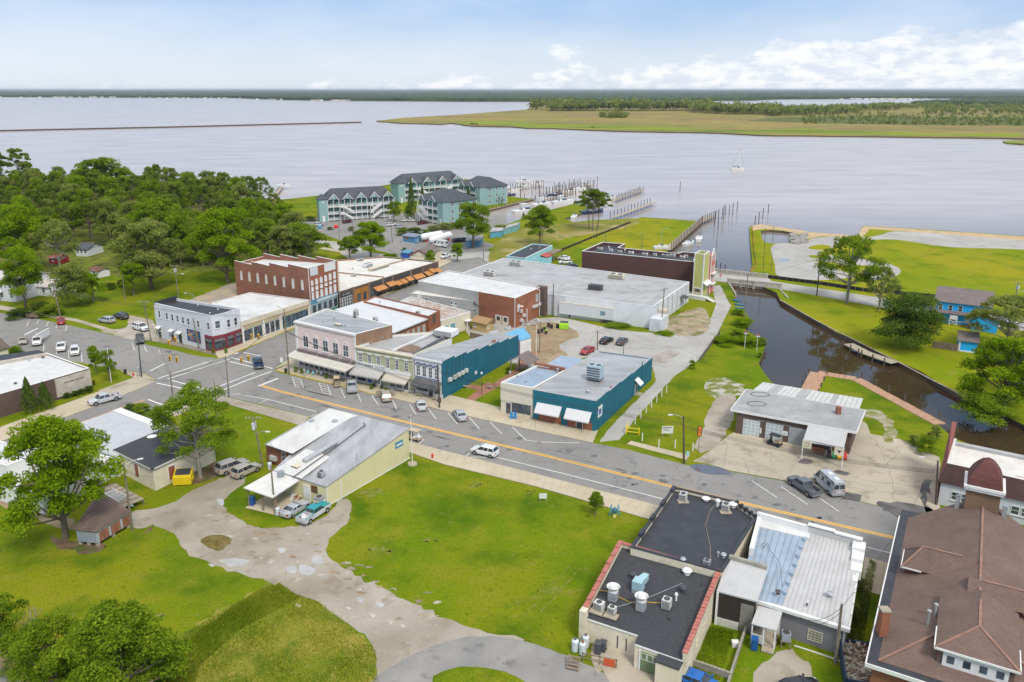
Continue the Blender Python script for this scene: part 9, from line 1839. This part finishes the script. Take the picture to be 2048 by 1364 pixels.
for k,(x,y,lb) in enumerate(((930,776,'white stone bench at the brick path circle'),(979,777,'pale stone bench on the pocket park grass'))): c=PX(x,y); f=FR(c,-.5); b=MB(f); b.box(-.7,.7,-.22,.22,.38,.5).box(-.55,-.4,-.18,.18,0,.38).box(.4,.55,-.18,.18,0,.38); tag(b.build('stone_bench',M_KERB,tag_=Vector((*c,0))),lb,'bench')
for k,(x,y,m,lb) in enumerate(((672,456,'stop_red','red and blue playground toy by the condominium street'),(640,457,'shed_blue','blue covered item in the condominium car park'))): c=PX(x,y); tag(MB(F(c)).dome((0,0,.6),.9,.9,8,3).box(-.8,.8,-.6,.6,0,.7).build('play_house',MATS[m],tag_=Vector((*c,0))),lb,'toy')
# ================================================================ FAR SHORES
M_FARW=ground('far_wood',[(.04,.065,.022),((.065,.095,.03),.006,.4,.6,(1,.3,1)),((.02,.035,.018),.02,.5,.7,(1,.3,1)),((.10,.13,.05),.0016,.62,.74,None)],bump=0)
def canopy(name,px,h,m,label,cell=60,amp=3.0,seed=0):
 """bumpy wood mass: land outline given at canopy foot; grid of crowns with ragged top"""
 R=np.random.default_rng(seed); pts=[PX(*p) for p in px]; n=len(pts) // 2; A,B_=pts[:n],pts[n:][::-1]; b=MB(); rows_=[0,.004,.02,.06,.15,.35,.65,1]; prev=None
 nu=cell
 def lerp(Lp,t): t *= len(Lp)-1; i=min(int(t),len(Lp)-2); f=t-i; return np.array(Lp[i])*(1-f)+np.array(Lp[i+1])*f
 V=np.zeros((len(rows_)+1,nu+1,3))
 for j in range(nu+1):
  a,c=lerp(A,j/nu),lerp(B_,j/nu); V[0,j]=(*a,-.5)
  for i,r in enumerate(rows_): p=a*(1-r)+c*r; V[i+1,j]=(*p,h+R.uniform(-amp,amp)*(1 if i else .8))
 for i in range(len(rows_)):
  for j in range(nu): b.face([tuple(V[i,j]),tuple(V[i,j+1]),tuple(V[i+1,j+1]),tuple(V[i+1,j])])
 return tag(b.build(name,m),label,'wood',kind='stuff')
canopy('far_wood',[(-700,193.5),(0,194),(250,195),(470,196),(560,199.5),(680,201.5),(800,202),(930,203),(1035,203),(1200,204),(1500,201),(1560,198.5),(1700,197.8),(1860,196.8),(2048,197.5),(3000,197)]+[(3000,180.4),(1500,180.4),(1024,180.4),(500,180.4),(0,180.4),(-700,180.4)]+[(-700,180.4)]*10,15,M_FARW,'distant low wooded shore across the whole horizon',700,3.0) if False else None
A_=[(-700,193.5),(0,194),(250,195),(470,196),(560,199.5),(680,201.5),(800,202),(930,203),(1035,203),(1200,204),(1500,201),(1560,198.5),(1700,197.8),(1860,196.8),(2048,197.5),(3000,197)]
canopy('far_wood',A_+[(x,180.2) for x,y in A_][::-1],15,M_FARW,'distant low wooded shore across the whole horizon',900,3.2)
canopy('point_wood',[(1820,212),(1870,211),(1950,212),(2048,213),(2500,214)]+[(2500,197),(2048,199),(1950,201),(1880,205),(1830,209)],13,M_FARW,'dark wood on the right behind the marsh',200,3.5,3)
# marsh
M_MARSH=ground('marsh',[(.22,.19,.055),((.30,.22,.07),.004,.42,.58,(.35,1,1)),((.20,.15,.07),.007,.5,.64,(.3,1,1)),((.20,.26,.02),.006,.54,.66,(.3,1,1)),((.11,.12,.03),.03,.5,.7,(.5,1,1))],fine=.2,finescale=.4,bump=0)
MP=[(750,242.5),(800,236.5),(865,233),(940,228),(988,224.5),(1056,219),(1062,214),(1200,215),(1400,213),(1600,214),(1700,212),(1820,210),(2048,206),(2600,206),(2900,300),(2300,288),(2048,278),(1998,276.6),(1870,275),(1760,273.5),(1691,272.6),(1600,272),(1520,270.5),(1450,267),(1380,265),(1300,264),(1227,262),(1170,260),(1104,257),(1060,256.5),(1022,254),(975,253),(940,252.4),(915,248.5),(899,246.6),(885,249),(864,248),(800,246.5)]
sheet('marsh',MP,.6,M_MARSH,rough=4,step=18,raised=1.6,edge=mat('reed_edge',(.09,.08,.03),.9,.3,.2))
sheet('marsh_green',[(905,247),(1000,251),(1104,254.5),(1227,259.5),(1380,262.5),(1520,267.5),(1691,269.5),(2048,274.5),(2048,268),(1900,269),(1700,262),(1600,258),(1500,262),(1380,258),(1200,251),(1050,247),(960,243)],.66,ground('marsh_green',[(.19,.25,.012),((.12,.16,.02),.01,.48,.62,(.3,1,1))],fine=.2,finescale=.3,bump=0),rough=7,step=14)
sheet('marsh_green',[(1540,236),(1700,232),(1900,234),(2300,238),(2300,254),(2000,252),(1750,250),(1600,246),(1500,242)],.64,ground('marsh_scrub',[(.10,.125,.03),((.18,.15,.05),.02,.5,.66,(.5,1,1)),((.06,.08,.02),.03,.5,.66,None)],fine=.3,finescale=.3,bump=0),rough=9,step=14)
sheet('marsh',[(2005,283),(2048,281),(2300,284),(2300,296),(2048,289),(2010,286)],.5,M_MARSH,rough=1.5,step=8,raised=1.5)
# pine belts of the marsh: one mass of small trees
def belt(name,specs,label,cl='dark'):
 v,t,b,R=[],[],MB(),np.random.default_rng(3)
 for (x0,y0,x1,y1,n,h0,h1,dp) in specs:
  for k in range(n):
   s_=R.uniform(); x,y=PX(x0+(x1-x0)*s_,y0+(y1-y0)*s_+R.uniform(-dp,dp)); h=R.uniform(h0,h1); b.tube((x,y,0),(x,y,h*.8),.30,.16,4,False)
   m_=60; c=R.normal(size=(m_,3))*np.array([h*.20,h*.2,h*.17])+np.array([x,y,h*(.72 if h0 > 7 else .5)]); v.append(leaves(c,np.tile([0,0,1.],(m_,1)),h*.15,R,1.0)); t.append(np.clip(.4+R.normal(size=m_)*.2+R.normal()*.12,0,1))
 o=bpy.data.objects.new(name,mk(name,np.concatenate(v),np.concatenate(t),LF[cl])); COL.objects.link(o); tag(o,label,'wood',kind='stuff'); b.build('trunks',BARK,o); o.children[0]['kind']='stuff'
belt('pine_belt',[(1062,220,1180,221,80,20,29,.8),(1100,222,1180,221,90,14,22,1.0),(1180,221,1420,221,240,18,28,1.0),(1380,224,1560,229,260,14,24,3),(1540,230,1720,224,300,10,20,4),(1720,222,1800,218,70,12,20,2),(1740,219,1900,216,90,10,18,2)],'row of tall pines standing along the back of the marsh','dull')
belt('marsh_scrub',[(1200,235,1255,235,70,5,16,2),(938,250,960,251,10,2,5,.5),(1183,256,1186,257,4,2,4,.3),(1600,236,2200,244,620,3,9,12),(1850,222,2300,222,420,6,16,6),(1900,214,2300,214,200,8,14,3)],'scattered scrub and small trees over the marsh','dull')
b=MB(); R=np.random.default_rng(9)
for k in range(170):
 x0=R.choice([R.uniform(0,560),R.uniform(560,700),R.uniform(1680,1860)]); y0=(194.3 if x0 < 300 else 196.2 if x0 < 500 else 201.2 if x0 < 800 else 198.2)+R.uniform(-.4,.4)
 if x0 > 480 and x0 < 620: y0=199
 x,y=PX(x0,y0+.6); w=R.uniform(4,9); b.m=int(R.integers(0,3)); b.prism([(x-w,y-4),(x+w,y-4),(x+w,y+4),(x-w,y+4)],0,[3.5,3.5,6,6])
tag(b.build('far_houses',[W_WHITE,W_CREAM,R_GREY]),'line of tiny pale houses along the distant shore','houses',kind='stuff')
c=PX(1216,186); MB(F(c)).tube((0,0,0),(0,0,45),5,4,8).dome((0,0,52),14,10,10,4,True).build('water_tower',W_PALE,tag_=Vector((*c,0))); tag(bpy.data.objects['water_tower'],'pale water tower far away on the horizon','water tower')
# haze box
bz=MB().box(-70000,70000,-300,62000,-4,75).build('haze',mat('haze_x',(1,1,1)))
m=bpy.data.materials.new('haze'); m.use_nodes=True; m.node_tree.nodes.clear(); o_=m.node_tree.nodes.new('ShaderNodeOutputMaterial'); v_=m.node_tree.nodes.new('ShaderNodeVolumePrincipled'); v_.inputs['Density'].default_value=3.5e-5; v_.inputs['Color'].default_value=(.80,.88,1,1); v_.inputs['Anisotropy'].default_value=.3
m.node_tree.links.new(v_.outputs[0],o_.inputs['Volume']); bz.data.materials.clear(); bz.data.materials.append(m); tag(bz,kind='stuff')
